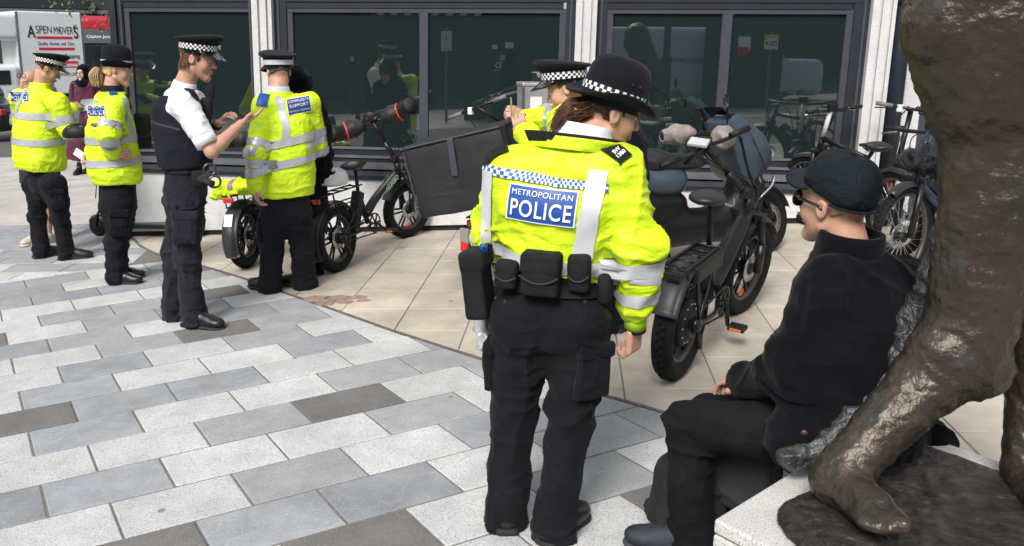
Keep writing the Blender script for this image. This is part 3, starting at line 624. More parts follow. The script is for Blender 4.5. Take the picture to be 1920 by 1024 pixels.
def boots(P, S=1., dirs=None, m=None, rise=.10, nm='boot', white=None):
    for i, q in enumerate('LR'):
        a = P.J['an'+q]; gzv = gz(a[0]); d = nrm(V3(*dirs[i], 0)) if dirs else P.f; t = nrm(V3(d[1], -d[0], 0)); c = V3(a[0], a[1], gzv); A = cols(t, d, V3(0, 0, 1)); F = Field(.006)
        L = lambda x, y, z: c+(t*x+d*y)*S+V3(0, 0, z*S)
        F.cone(L(0, -.02, .045), L(0, .125, .036), .040*S, .036*S, .02); F.ell(L(0, .155, .042), V3(.045, .062, .034)*S, A, .03); F.ell(L(0, -.022, .042), V3(.036, .040, .040)*S, A, .03); F.cone(L(0, .01, .06), L(0, .0, .06+rise), .040*S, .042*S, .03); F.cone(L(0, .04, .07), L(0, .10, .055), .038*S, .036*S, .03)
        F.box(L(0, .05, .004-.03), V3(.09, .2, .03)*S, A, .002, .004, True); g = F.mesh(1); b = P.add(nm, g, m or M_boot)
        F = Field(.006); F.box(L(0, .055, .013), V3(.044, .125, .013)*S, A, .010, .002); F.ell(L(0, .16, .013), V3(.050, .062, .0135)*S, A, .01); F.box(L(0, -.035, .014), V3(.040, .040, .014)*S, A, .01, .002); P.add('sole', F.mesh(1), white or M_sole, b)
        for z_, y_ in ((.083, .055), (.073, .08), (.066, .105)): P.add('lace', tube([L(-.024, y_-.006, z_-.002), L(0, y_, z_+.012), L(.024, y_+.006, z_-.002)], .0028*S, 5), M_web, b)
def jacket(P, m, cs, ab, sleeve=(.085, .075, .058), res=.009, seed=5, sh=.062, amp=1., arms='LR', name='jacket', hemz=None, cuff=1., shk=.05, extra=None, dome=.05):
    J = P.J; F = Field(res); F.loft(cs, ab, P.r, P.f, .04, 2.35); top = np.asarray(cs[-1])
    for q in arms:
        F.cone(top-V3(0, 0, .015), J['sh'+q], sh*.95, sh, shk, (P.f, 1.25)); e = J['el'+q]; w_ = J['wr'+q]; s0 = J['sh'+q]
        if cuff < 0: F.cone(s0, s0+(e-s0)*-cuff, sleeve[0], sleeve[1], .05); continue
        F.cone(s0, e, sleeve[0], sleeve[1], .05); F.cone(e, e+(w_-e)*cuff, sleeve[1], sleeve[2], .03)
    F.ell(top-V3(0, 0, .05), (.12, .10, dome+.02), None, .05)
    if extra: extra(F)
    g = F.mesh(1); hz = np.asarray(cs[0])[2]; wz = J['waist'][2]
    ez = [J['el'+q] for q in arms]
    me_ = lambda v: sum(np.exp(-(np.linalg.norm(v-e, axis=1)/.13)**2) for e in ez)+.25
    mb = lambda v: .45+np.exp(-((v[:, 2]-wz)/.14)**2)
    g = folds(g, [((8, 8, 19), .010*amp, True, seed, me_), ((6, 6, 13), .0075*amp, True, seed+1, mb), ((11, 11, 4), .0055*amp, True, seed+2, None), ((24, 24, 20), .002*amp, False, seed+3, None), ((4, 4, 4), .007*amp, False, seed+4, None)])
    o = P.add(name, g, m); P.jk = Wrap(g); P.jo = o; return g
def checks(P, g_nu, g_nv, V, F, parent, ms, name='checker_band'):
    mi = [(((q[0] % g_nu)+(q[0]//g_nu)) % 2) for q in F]; return P.add(name, (V, F), ms, parent, False, mi)
def bowler(P, c, ax, s=1., band='check', tilt=0, nm='bowler_hat'):
    r, f, u = ax; A = cols(r, f, u)
    prof = [(.001, .132), (.03, .131), (.058, .124), (.080, .108), (.0905, .082), (.0935, .045), (.0945, .004), (.0985, -.004), (.115, -.010), (.130, -.011), (.1385, -.006), (.1405, .0), (.1385, .0005), (.128, -.005), (.100, -.010), (.090, -.012), (.088, -.03)]
    v, F = lathe(prof, 48, None, (0, 0, 0), .92, 1.10); th = np.arctan2(v[:, 1], v[:, 0]); rr = np.hypot(v[:, 0]/.92, v[:, 1]/1.10)
    k_ = np.clip((rr-.095)/.045, 0, 1); v[:, 2] += k_*(.026*np.cos(th)**2-.016*np.sin(th)**2)
    h = P.add(nm, (v*s@A.T+c, F), M_felt)
    if band == 'check':
        n = 52; vv, ff = lathe([(.0962, .006), (.0958, .0175), (.0953, .029)], n, None, (0, 0, 0), .92, 1.10); mi = [((q[0] % n)+(q[0]//n)) % 2 for q in ff]
        P.add('checker_band', (vv*s@A.T+c, ff), [M_wht, M_chkk], h, False, mi)
    else:
        vv, ff = lathe([(.0965, .006), (.0958, .018)], 40, None, (0, 0, 0), .92, 1.10); P.add('hat_band', (vv*s@A.T+c, ff), mat('pale blue band', (.45, .55, .72), .6), h)
    for q in (-1, 1): P.add('vent', xf(tube([V3(.0935*.92*math.cos(R_(a_)), .0945*1.1*math.sin(R_(a_)), .056) for a_ in (12+8*q, 14.5+8*q)], .0045, 8), A*s, c), M_sole, h)
    return h
def peaked(P, c, ax, s=1., band='check', top=(.0135, .118)):
    r, f, u = ax; A = cols(r, f, u); ex, ey = .95, 1.12
    prof = [(.001, .088), (.06, .0885), (.105, .084), (.122, .077), (.1265, .070), (.122, .062), (.105, .050), (.097, .046), (.0955, .0), (.088, -.004), (.086, -.02)]
    v, F = lathe(prof, 44, None, (0, 0, 0), ex, ey); k_ = np.clip((v[:, 2]-.045)/.04, 0, 1); v[:, 2] += k_*(v[:, 1]*.16); v[:, 1] += k_*.004
    h = P.add('peaked_cap', (v*s@A.T+c, F), M_felt)
    if band == 'check':
        n = 54; vv, ff = lathe([(.0972, .004), (.0975, .0145), (.0978, .025), (.0982, .0355)], n, None, (0, 0, 0), ex, ey); mi = [((q[0] % n)+(q[0]//n)) % 2 for q in ff]
        P.add('checker_band', (vv*s@A.T+c, ff), [M_wht, M_chkk], h, False, mi)
    else:
        vv, ff = lathe([(.0972, .004), (.098, .034)], 40, None, (0, 0, 0), ex, ey); P.add('cap_band', (vv*s@A.T+c, ff), mat('pale grey band', (.50, .52, .56), .6), h)
    pv = []; na, nr_ = 19, 5
    for j in range(nr_):
        t = j/(nr_-1)
        for i in range(na):
            a = R_(18+144*i/(na-1)); sw = math.sin((a-R_(18))/R_(144)*math.pi)**.6
            R1 = .0955+.052*t*sw; pv.append((R1*math.cos(a)*ex, R1*math.sin(a)*ey, .003-.034*t*sw-.01*t))
    pv = np.array(pv); g = grid_faces(na, nr_); pv2 = pv-np.array([0, 0, .004]); n = len(pv); ff = g+[[i+n for i in q[::-1]] for q in g]
    ring = list(range((nr_-1)*na, nr_*na)); ff += [[ring[i], ring[i+1], ring[i+1]+n, ring[i]+n][::-1] for i in range(na-1)]
    P.add('peak', (np.vstack([pv, pv2])*s@A.T+c, ff), M_patent, h)
    sp_ = lathe([(.001, .022), (.012, .020), (.017, .008), (.018, 0)], 12); Rm = cols((1, 0, 0), (0, 0, 1), (0, 1, 0))
    P.add('cap_badge', xf(xf((sp_[0]*.9, sp_[1]), Rm, (0, .0985*ey, .032)), A*s, c), mat('silver badge', (.6, .6, .62), .25, metal=1.), h)
    return h
def haircap(P, c, ax, m, s=1., grow=1.06, back=-.07, front=.045, res=.006, sides=True, seed=3, amp=.004, name='hair', low=-.02, extra=None):
    r, f, u = ax; A = cols(r, f, u); L = lambda x, y, z: np.asarray(c)+(r*x+f*y+u*z)*s; F = Field(res)
    F.ell(L(0, -.012, .036), V3(.0745, .094, .084)*s*grow, A, .01); F.ell(L(0, -.05, -.03), V3(.066, .055, .06)*s, A, .03)
    if extra: extra(F, L, A)
    F.box(L(0, front+.10, -.05), V3(.2, .10, .12)*s, A, .01, .01, True); F.box(L(0, 0, low-.1), V3(.2, .3, .1)*s, cols(r, nrm(f*.9-u*.42), nrm(u*.9+f*.42)), .01, .01, True)
    for q in (-1, 1): F.ell(L(q*.085, -.004, -.012), V3(.03, .034, .046)*s, A, .008, True)
    g = F.mesh(1); g = folds(g, [((60, 60, 14), amp, True, seed, None), ((20, 20, 10), amp*.6, False, seed+1, None)]); return P.add(name, g, m)
def strands(paths, r=.0016, n=4):
    return merge([tube(p, np.linspace(r, r*.5, len(p)), n, cap=False) for p in paths])
def braces(P, offs, half, h0, h1, cz, wrapr, front=True, m=M_ref, side_tilt=0.):
    """reflective straps that run from the lower back over the shoulder to the front"""
    for ox in offs:
        c = P.J['chest']+P.r*ox; c = V3(c[0], c[1], cz); pts = []; D = []
        for z in np.linspace(h0, cz, 9): pts.append(V3(c[0], c[1], z)+P.r*side_tilt*np.sign(ox)*(cz-z)); D.append(P.f)
        for a in np.linspace(170, 10, 15): pts.append(c); D.append(-(P.f*math.cos(R_(a))+P.u*math.sin(R_(a))))
        if front:
            for z in np.linspace(cz, h1, 9): pts.append(V3(c[0], c[1], z)); D.append(-P.f)
        else: pts = pts[:9+9]; D = D[:9+9]
        P.add('reflective_strap', wrapr.drape(pts, half, P.r, .006, 4, np.array(D), .4), m, P.jo)
def cuffs(P, q, r=.036, m=None, ln=.045):
    e, w_ = P.J['el'+q], P.J['wr'+q]; d = nrm(w_-e); P.add('cuff', tube([w_-d*ln, w_-d*ln*.4, w_+d*.012], [r, r*1.02, r*.92], 14), m or M_web, P.jo)
def armband(P, q, a, b, t, half, ref, m=M_ref, R=.25, off=.004):
    A_, B_ = P.J[a+q], P.J[b+q]; c = A_+(B_-A_)*t; g = P.jk.band(c, B_-A_, ref, half, off, 0, 360, 36, 4, R); 
    P.add('sleeve_band', g, m, P.jo)
# ---- the officer in the middle, back to us (6)
P = Person('person', 'woman officer seen from behind in the foreground, bowler hat, large METROPOLITAN POLICE back badge', 'officers', G(1000, 1003), None, (.20, 1))
J = P.J; J.update(pel=W(1034, 585, 2.63), waist=W(1030, 520, 2.65), chest=W(1048, 385, 2.68), shL=W(958, 318, 2.69), shR=W(1158, 318, 2.64), elL=W(922, 440, 2.74), wrL=W(960, 455, 2.95),
    elR=W(1197, 462, 2.60), wrR=W(1191, 612, 2.66), hipL=W(978, 600, 2.63), hipR=W(1086, 600, 2.62), knL=W(962, 775, 2.64), knR=W(1073, 760, 2.61), anL=W(950, 950, 2.62), anR=W(1040, 975, 2.55))
neck = W(1098, 262, 2.70); head = W(1142, 212, 2.745); hax = headaxes((.93, .38), 14, -6)
hd = dict(w_=J['wrR']+V3(-.002, .0, .0), d=V3(.0, .12, -1), n=V3(.80, -.58, .1), side=-1, curl=(.75, 1.25, .9), s=1.0, thumb=.8, spread=.12)
bo = body(P, head, hax, neck, None, M_skin, .95, [hd], .004)
eyes(P, head, hax, .95, M_hdk, True, bo)
trousers(P, M_trk, .172, (.098, .079, .072), .0075, 11, depth=.128, butt=.098, amp=1.15)
boots(P, .95, [(-.15, 1), (.55, .85)])
hemc = W(1032, 508, 2.665)
def ex6(F):
    F.ell(J['elR']+V3(-.005, 0, .0), (.074, .075, .09), None, .05); F.ell(J['chest']-P.f*.05, (.19, .12, .15), cols(P.r, P.f, P.u), .05)
jg = jacket(P, M_hv, [hemc, W(1036, 470, 2.665), W(1045, 390, 2.675), W(1062, 320, 2.69), W(1082, 283, 2.70)], [(.172, .135), (.192, .150), (.208, .155), (.195, .130), (.13, .09)], (.084, .076, .068), .0075, 21, .066, 1.2, extra=ex6, cuff=.72)
wr = P.jk
e, w_ = J['elR'], J['wrR']; P.add('cuff', tube([e+(w_-e)*.62, e+(w_-e)*.78, e+(w_-e)*.9, e+(w_-e)*1.02], [.047, .043, .039, .036], 18), M_hv2, P.jo)
P.add('cuff_edge', tube([e+(w_-e)*1.005, e+(w_-e)*1.045], .0375, 18), M_web, P.jo)
armband(P, 'R', 'el', 'wr', .17, .026, (0, -1, 0), M_refw); armband(P, 'R', 'el', 'wr', .56, .024, (0, -1, 0), M_refw)
# back: straps, hem band, checks, badge
for (x1, y1), (x2, y2), hw in (((1134, 312), (1102, 478), .030), ((922, 316), (912, 478), .022)):
    pts = [W(x1+(x2-x1)*t, y1+(y2-y1)*t, 2.66) for t in np.linspace(0, 1, 12)]; P.add('reflective_strap', wr.drape(pts, hw, P.r, .0075, 5, P.f, .45), M_refw, P.jo)
tops = [(1136, 318), (1150, 296), (1166, 286)]
P.add('reflective_band', wr.band(W(1034, 478, 2.665), P.u+P.r*.10, -P.f, .024, .004, -120, 120, 50, 4, .5), M_refw, P.jo)
cb = wr.band(W(1050, 328, 2.675), nrm(P.u+P.r*.09), -P.f, .0145, .006, -84, 60, 49, 4, .5); checks(P, 49, 4, cb[0], cb[1], P.jo, [M_wht, M_chkb])
bc = W(1016, 384, 2.53); dX = nrm(P.r-P.u*.06); dY = nrm(np.cross(dX, P.f)*1.); dY = dY if dY[2] > 0 else -dY
sf = wr.patch(bc, dX, dY, P.f, .225, .115, 12, 8)
pn = P.add('badge_panel', surf_grid(sf, .226, .114, 14, 8, .010), M_wht, P.jo); P.add('badge_field', surf_grid(sf, .217, .105, 14, 8, .0115), M_blue, pn)
P.add('badge_lettering', merge([surf_text(sf, 'METROPOLITAN', .0252, .0165, 0, .034, .0, 1.0, 1.10), surf_text(sf, 'POLICE', .074, .0165, 0, -.017, .014, .775, 1.10)]), M_wht, pn)
# collar, epaulettes
cn = W(1094, 268, 2.70); cu = nrm(head-cn)
def collar(P, c, up, r0, r1, h, m, a0, a1, parent, name='collar', f=None, off=0., th=.008, n=30, flare=None, depth=1.):
    f = P.f if f is None else nrm(f); u = nrm(up); s = nrm(np.cross(f, u)); f = np.cross(u, s); V = []; A = np.radians(np.linspace(a0, a1, n)); rows = 5
    for rr, in_ in ((0, 0), (1, 1)):
        for j in range(rows):
            t = j/(rows-1)
            for a in A:
                fl = flare(math.degrees(a)) if flare else 0; R = r0+(r1-r0)*t+fl*t-in_*th; V.append(np.asarray(c)+(s*math.sin(a)-f*math.cos(a)*depth)*R+u*(off+h*t))
    n1 = n*rows; g = grid_faces(n, rows); F = g+[[i+n1 for i in q[::-1]] for q in g]; F += [[(rows-1)*n+i, (rows-1)*n+i+1, n1+(rows-1)*n+i+1, n1+(rows-1)*n+i] for i in range(n-1)]
    return P.add(name, (np.array(V), F), m, parent)
collar(P, W(1092, 268, 2.695), nrm(V3(.16, .1, 1)), .104, .080, .062, M_shirt, -170, 170, P.root, 'shirt_collar')
collar(P, W(1075, 284, 2.70), nrm(V3(.10, .16, 1)), .150, .150, .040, M_hv, -150, 150, P.jo, 'jacket_collar', flare=lambda a: .032*max(0, math.sin(R_(a)))+.008*abs(math.sin(R_(a))), depth=.82)
collar(P, W(1072, 274, 2.70), nrm(V3(.10, .16, 1)), .146, .146, .034, M_web, -125, 95, P.jo, 'collar_lining', flare=lambda a: .02*abs(math.sin(R_(a))), depth=.80)
for (a, b), tx, nm in ((((1152, 296), (1172, 322)), 'SW\n1380', 0), (((926, 305), (905, 330)), '', 1)):
    pass
def epaulette(P, p0, p1, hw, text=None, m=M_web, D=None, tsz=.02, flip=False):
    p0, p1 = np.asarray(p0), np.asarray(p1); d = nrm(p1-p0); D = nrm(D if D is not None else V3(0, .55, -1)); sd_ = nrm(np.cross(d, D)); pts = [p0+(p1-p0)*t for t in np.linspace(0, 1, 7)]
    g = P.jk.drape(pts, hw, sd_, .009, 5, D, .3); ep = P.add('epaulette', g, m, P.jo)
    if text:
        c = p0+(p1-p0)*.66; h, nn = P.jk.cast(c-D*.3, D)
        if h is not None:
            X = sd_ if sd_[0] > 0 else -sd_; Y = nrm(np.cross(nn, X)); Y = -Y if Y@d > 0 else Y
            if flip: X, Y = Y, -X
            for k_, ln in enumerate(text): P.add('lettering', flat_text(ln, tsz, h+nn*.0135-Y*(k_-.5*(len(text)-1))*tsz*.95, X, Y, .03), M_wht, ep)
    return ep
epaulette(P, W(1128, 290, 2.66), W(1170, 330, 2.63), .027, ['SW', '1380'], D=V3(.0, .8, -.7), tsz=.019)
epaulette(P, W(960, 290, 2.68), W(918, 322, 2.70), .022, None, D=V3(.25, .8, -.6))
# duty belt
belt = W(1030, 518, 2.65)
bg_ = P.tr.band(belt, nrm(P.u+P.r*.03), -P.f, .033, .012, 0, 360, 48, 4, .5); bl = P.add('duty_belt', bg_, M_web)
def pouch(P, c, hx, hz, hy, m, parent, rx=None, flap=True, rot=0., res=.006):
    rx = P.r if rx is None else nrm(rx); ry = nrm(np.cross(P.u, rx)); A = cols(rx*math.cos(rot)+P.u*math.sin(rot), ry, P.u*math.cos(rot)-rx*math.sin(rot)); F = Field(res); F.box(c, (hx, hy, hz), A, .014, .01); F.ell(np.asarray(c)-A[:, 1]*0, (hx*.9, hy*1.25, hz*.8), A, .02); g = F.mesh(1); g = folds(g, [((18, 18, 14), .0025, False, 3, None)]); o = P.add('pouch', g, m, parent)
    if flap:
        F = Field(res); F.box(np.asarray(c)+A[:, 2]*hz*.48, (hx*1.03, hy*1.12, hz*.50), A, .014, .01); F.ell(np.asarray(c)+A[:, 2]*hz*.25, (hx*.8, hy*1.22, hz*.62), A, .02); P.add('flap', F.mesh(1), m, o)
        P.add('binding', tube(spline([np.asarray(c)+A[:, 0]*hx*q+A[:, 2]*(hz*(-.02-.32*(1-q*q)))-A[:, 1]*hy*1.28 for q in np.linspace(-1, 1, 7)], 3), .0035, 6), M_webe, o)
    return o
M_webe = mat('webbing edge', (.03, .03, .033), .8)
bk = -P.f*.148
pouch(P, W(950, 514, 2.52), .036, .048, .020, M_web, bl, rot=-.05); pouch(P, W(1015, 512, 2.50), .062, .072, .036, M_web, bl); pouch(P, W(1086, 512, 2.51), .034, .062, .026, M_web, bl); pouch(P, W(1135, 540, 2.56), .02, .05, .03, M_web, bl, flap=False)
ho = W(896, 530, 2.60); F = Field(.006); A = cols(nrm(P.r+P.u*.12), P.f, nrm(P.u-P.r*.12)); F.box(ho, (.038, .060, .115), A, .012, .01); F.box(ho+P.u*.085-P.r*.005, (.043, .064, .03), A, .01, .006); hs_ = P.add('holster', folds(F.mesh(1), [((16, 16, 10), .003, False, 5, None)]), M_web, bl); P.add('holster_flap', tube([ho+P.u*.10+P.r*.0, ho+P.u*.135+P.r*.04-P.f*.02], .022, 10, .5), M_web, hs_)
P.add('strap_end', box(ho+P.u*.128+P.r*.028-P.f*.03, (.012, .006, .014)), M_blue, hs_)
# cargo pockets and back pockets
def cargo(P, q, t, out, hw=.062, hh=.085, D=None, m=None, bulge=.018, seed=2, tilt=0):
    a, b = P.J['hip'+q], P.J['kn'+q]; c = a+(b-a)*t; out = nrm(out); up = nrm(a-b); sd_ = nrm(np.cross(up, out)); h, nn = P.tr.cast(c+out*.4, -out)
    if h is None: return
    A = cols(sd_, out, up); F = Field(.007); F.box(h, (hw, bulge, hh), A, .012, .012); F.ell(h-up*.015, (hw*.86, bulge*1.35, hh*.8), A, .02); g = folds(F.mesh(1), [((13, 13, 9), .005, True, seed, None)]); o = P.add('cargo_pocket', g, m, P.tro)
    F = Field(.007); F.box(h+up*(hh*.86)+out*.004, (hw*1.06, bulge*1.12, hh*.30), A, .010, .008); P.add('pocket_flap', folds(F.mesh(1), [((14, 14, 9), .003, False, seed, None)]), m, o)
cargo(P, 'L', .48, -P.r-P.f*.1, m=M_trk, bulge=.018); cargo(P, 'R', .50, P.r*.75-P.f*.66, m=M_trk, bulge=.013, seed=4, hw=.07, hh=.09)
for x, y in ((946, 566), (1098, 566)):
    h, nn = P.tr.cast(W(x, y, 2.3), nrm(_ray(x, y)))
    if h is not None: P.add('button', xf(lathe([(.001, .004), (.007, .004), (.008, 0)], 10), cols(*frame(nn)[:2], nn), h), M_sole, P.tro)
# hat and hair
hatc = head+hax[2]*.052-hax[1]*.006
bowler(P, hatc, headaxes((.93, .38), 17, -6), 1.05)
haircap(P, head, hax, M_hdk, .97, 1.06, front=.03, low=-.045, res=.005, amp=.0035)
rsn = np.random.RandomState(5); paths = []; r6, f6, u6 = hax
for i in range(420):
    a = rsn.uniform(0, 2*math.pi); rr = .036*math.sqrt(rsn.uniform(0, 1)); st = head-f6*.075+u6*(.01+.03*rsn.uniform(-1, 1))+r6*rsn.uniform(-.05, .05)
    kc = head-f6*.135-u6*.035-r6*.0; o_ = r6*math.cos(a)*rr+u6*math.sin(a)*rr; en = kc-u6*rsn.uniform(.02, .085)-f6*rsn.uniform(-.01, .05)+o_*1.1
    paths.append(spline([st, st*.45+kc*.55+o_*.9-f6*.01, kc+o_*1.2-f6*.02, en], 4))
P.add('ponytail', merge([strands(paths, .0019, 3)]), mat('hair chestnut', (.095, .040, .018), .4, var=.5, vs_=40))
F = Field(.006); F.ell(head-f6*.128-u6*.03, (.04, .036, .048), cols(r6, f6, u6), .02); P.add('hair_bun', folds(F.mesh(1), [((50, 50, 16), .005, True, 3, None)]), MATS['hair chestnut'])
P.add('earring', xf(lathe([(.001, .003), (.003, 0), (.001, -.003)], 8), None, head+r6*.083*.95-f6*.01-u6*.032), mat('gold', (.8, .55, .2), .2, metal=1.), bo)
# ---- helpers shared by the other officers
def eax(f, p=0, r=0): return headaxes(f, p, r)
def badge(P, c, dX, w_, h_, lines, m=M_navy, D=None, bold=0., conform=False):
    D = P.f if D is None else D; dX = nrm(dX); dY = np.cross(dX, D); dY = nrm(dY if dY[2] > 0 else -dY); sf = P.jk.patch(c, dX, dY, D, w_, h_, 10, 7)
    if conform:
        def sf(q, off, jk=P.jk):
            o_ = []
            for a in np.asarray(q, float):
                p0 = np.asarray(c)+dX*a[0]+dY*a[1]; h, nn = jk.cast(p0-nrm(D)*.6, nrm(D)); o_.append((h if h is not None else p0)-nrm(D)*off)
            return np.array(o_)
    pn = P.add('badge_panel', surf_grid(sf, w_, h_, 10, 7, .010), M_wht, P.jo); P.add('badge_field', surf_grid(sf, w_*.955, h_*.92, 10, 7, .0115), m, pn)
    P.add('badge_lettering', merge([surf_text(sf, t, sz, .0135, 0, dy, bold, wx, 1.08) for t, sz, dy, wx in lines]), M_wht, pn)
# ---- (1) officer writing in a notebook, far left
P = Person('person', 'capped officer at far left with back to us, yellow jacket, writing in a notebook', 'officers', G(102, 487), None, (.52, .85)); J = P.J
J.update(pel=W(84, 340, 6.66), waist=W(82, 312, 6.66), chest=W(76, 215, 6.68), shL=W(38, 185, 6.80), shR=W(108, 192, 6.50), elL=W(44, 255, 6.95), wrL=W(118, 235, 7.02), elR=W(129, 244, 6.52), wrR=W(135, 204, 6.86),
         hipL=W(70, 345, 6.78), hipR=W(104, 345, 6.56), knL=W(69, 408, 6.74), knR=W(113, 408, 6.58), anL=W(77, 468, 6.68), anR=W(125, 470, 6.60))
head = W(88, 131, 6.74); neck = W(76, 158, 6.70); hax = eax((.80, .60), 26, 0)
bo = body(P, head, hax, neck, None, M_skin2, 1., [dict(w_=J['wrR'], d=V3(.25, .8, .35), n=V3(.6, -.5, .6), side=-1, curl=(.8, .9, .6), thumb=.9)], .006); eyes(P, head, hax, 1., M_hbr, True, bo)
trousers(P, M_trk, .172, (.098, .078, .070), .011, 31, depth=.125); boots(P, 1.05, [(.5, .6), (1, .35)])
cargo(P, 'R', .42, P.r*.9-P.f*.4, m=M_trk, bulge=.02)
jacket(P, M_hv, [W(76, 318, 6.66), W(75, 300, 6.66), W(73, 250, 6.67), W(72, 205, 6.68), W(73, 172, 6.69)], [(.228, .185), (.248, .205), (.240, .195), (.225, .165), (.14, .10)], (.086, .078, .060), .009, 41, .066, .6)
cuffs(P, 'R', .036, M_hv)
for y in (214.5, 262): P.add('reflective_band', P.jk.band(W(74, y, 6.67), P.u+P.r*.03, -P.f, .030, .007, 0, 360, 80, 4, .6), M_ref, P.jo)
pts = [W(60+9*math.sin(t*1.5)*(1-t)*0+(1-t)*7, 158+t*52, 6.67) for t in np.linspace(0, 1, 10)]; P.add('reflective_strap', P.jk.drape(pts, .026, P.r, .007, 4, P.f, .5), M_ref, P.jo)
armband(P, 'R', 'sh', 'el', .68, .027, (0, -1, 0))
badge(P, W(36, 181, 6.60), _r, .165, .088, [('METROPOLITAN', .0190, .026, 1.), ('POLICE', .049, -.014, .9)], D=nrm(_ray(36, 181)), conform=True)
cb = P.jk.band(W(72, 164, 6.68), P.u, -P.f, .011, .005, -60, 62, 41, 3, .5); checks(P, 41, 3, cb[0], cb[1], P.jo, [M_wht, M_chkb])
collar(P, W(75, 166, 6.69), V3(.05, .05, 1), .092, .080, .05, M_hv, -175, 175, P.jo, 'jacket_collar')
epaulette(P, W(94, 160, 6.64), W(112, 170, 6.58), .028)
haircap(P, head, hax, M_hbr, 1., 1.05, front=.03, low=-.04, res=.007); peaked(P, head+hax[2]*.055, eax((.80, .60), 14, 4), 1.08)
nb = J['wrR']+V3(.03, .18, .02); n_ = thing('notebook', 'pale green open notebook held by the officer at far left', 'notebook', nb)
A = cols(nrm((.9, .25, .1)), nrm((-.25, .8, .55)), nrm(np.cross((.9, .25, .1), (-.25, .8, .55)))); obj('page', box((0, 0, 0), (.062, .09, .003), A), mat('pale green paper', (.60, .70, .60), .8), n_); obj('cover', box(A@V3(0, 0, -.006), (.066, .095, .003), A), M_web, n_)
pnn = thing('pen', 'dark pen held over the pale green notebook', 'pen', nb); obj('pen_barrel', tube([A@V3(-.01, -.02, .006), A@V3(-.05, -.06, .09)], .005, 8), M_sole, pnn)
# ---- (2) blond officer in profile
P = Person('person', 'blond ponytailed officer in profile, bowler hat and yellow jacket, second from the left', 'officers', G(226, 527), None, (.80, .60)); J = P.J
J.update(pel=W(222, 372, 5.87), waist=W(222, 335, 5.87), chest=W(211, 235, 5.88), shL=W(222, 195, 6.08), shR=W(216, 196, 5.70), elL=W(190, 256, 6.06), wrL=W(174, 285, 5.86), elR=W(203, 250, 5.60), wrR=W(210, 283, 5.68),
         hipL=W(230, 385, 5.96), hipR=W(220, 386, 5.80), knL=W(222, 455, 5.95), knR=W(218, 458, 5.80), anL=W(221, 511, 5.94), anR=W(219, 513, 5.80))
head = W(219, 131, 5.92); neck = W(209, 163, 5.90); hax = eax((.92, .39), 6, 0)
bo = body(P, head, hax, neck, None, M_skin, .97, [dict(w_=J['wrL'], d=V3(-.45, -.15, -.6), n=V3(-.5, .6, .3), side=-1, curl=(.9, 1.0, .6), thumb=.9), dict(w_=J['wrR'], d=V3(.6, .2, -.15), n=V3(.1, -.9, .2), side=1, curl=(.5, .6, .4), thumb=.7)], .0055); eyes(P, head, hax, .97, M_hbr, True, bo)
trousers(P, M_trk, .165, (.100, .082, .078), .011, 51, depth=.135); boots(P, 1., [(1, .25), (1, .0)]); cargo(P, 'R', .40, -P.f*.0+P.r*1., m=M_trk, hw=.07, hh=.10, bulge=.02)
jacket(P, M_hv, [W(221, 342, 5.87), W(218, 326, 5.87), W(213, 290, 5.88), W(209, 240, 5.88), W(207, 202, 5.89), W(209, 178, 5.90)], [(.185, .175), (.205, .195), (.205, .19), (.21, .185), (.18, .13), (.12, .10)], (.090, .084, .060), .009, 61, .064, .75)
cuffs(P, 'R', .036, M_hv)
for y in (258, 300): P.add('reflective_band', P.jk.band(W(214, y, 5.88), P.u-P.f*.05, -P.f, .028, .007, 0, 360, 80, 4, .6), M_ref, P.jo)
pts = [W(228+22*t, 182+72*t, 5.8) for t in np.linspace(0, 1, 10)]; P.add('reflective_strap', P.jk.drape(pts, .020, P.f, .004, 4, -P.r, .5), M_ref, P.jo)
armband(P, 'R', 'sh', 'el', .75, .028, (0, -1, 0)); armband(P, 'R', 'el', 'wr', .5, .024, (0, -1, 0))
badge(P, W(180, 208, 5.80), _r, .13, .085, [('METROPOLITAN', .0175, .024, 1.), ('POLICE', .044, -.013, .9)], D=nrm(_ray(180, 208)), conform=True)
cb = P.jk.band(W(212, 188, 5.88), P.u, -P.f, .011, .005, -70, 30, 33, 3, .5); checks(P, 33, 3, cb[0], cb[1], P.jo, [M_wht, M_chkb])
cb = P.jk.band(W(245, 208, 5.86), P.u+P.f*.1, P.r, .011, .006, 30, 75, 15, 3, .5); checks(P, 15, 3, cb[0], cb[1], P.jo, [M_wht, M_chkb])
epaulette(P, W(213, 172, 5.74), W(214, 182, 5.66), .026, None, m=M_blue, D=V3(.0, .5, -.8))
collar(P, W(210, 172, 5.89), V3(.02, .02, 1), .085, .073, .05, M_web, -175, 175, P.jo, 'jacket_collar')
P.add('harness', P.jk.drape([W(232+24*t, 165+50*t, 5.85) for t in np.linspace(0, 1, 9)], .016, P.f, .010, 3, -P.r, .5), M_web, P.jo)
pouch(P, W(268, 245, 5.95), .055, .14, .035, M_web, P.root, rx=P.f)
bowler(P, head+hax[2]*.055-hax[1]*.004, eax((.92, .39), 4, 0), 1.08, 'blue'); haircap(P, head, hax, M_hbl, .98, 1.10, front=.040, low=-.085, res=.006, amp=.003)
rsn = np.random.RandomState(2); r6, f6, u6 = hax; paths = []
for i in range(190):
    a = rsn.uniform(0, 6.28); q = .030*math.sqrt(rsn.uniform(0, 1)); o_ = r6*math.cos(a)*q+f6*math.sin(a)*q; s0 = head-f6*.095+u6*.012+o_*.5
    paths.append(spline([s0, s0-f6*.035-u6*.01+o_*.6, s0-f6*.055-u6*.07+o_*1.3, s0-f6*.04-u6*rsn.uniform(.12, .16)+o_*.9], 4))
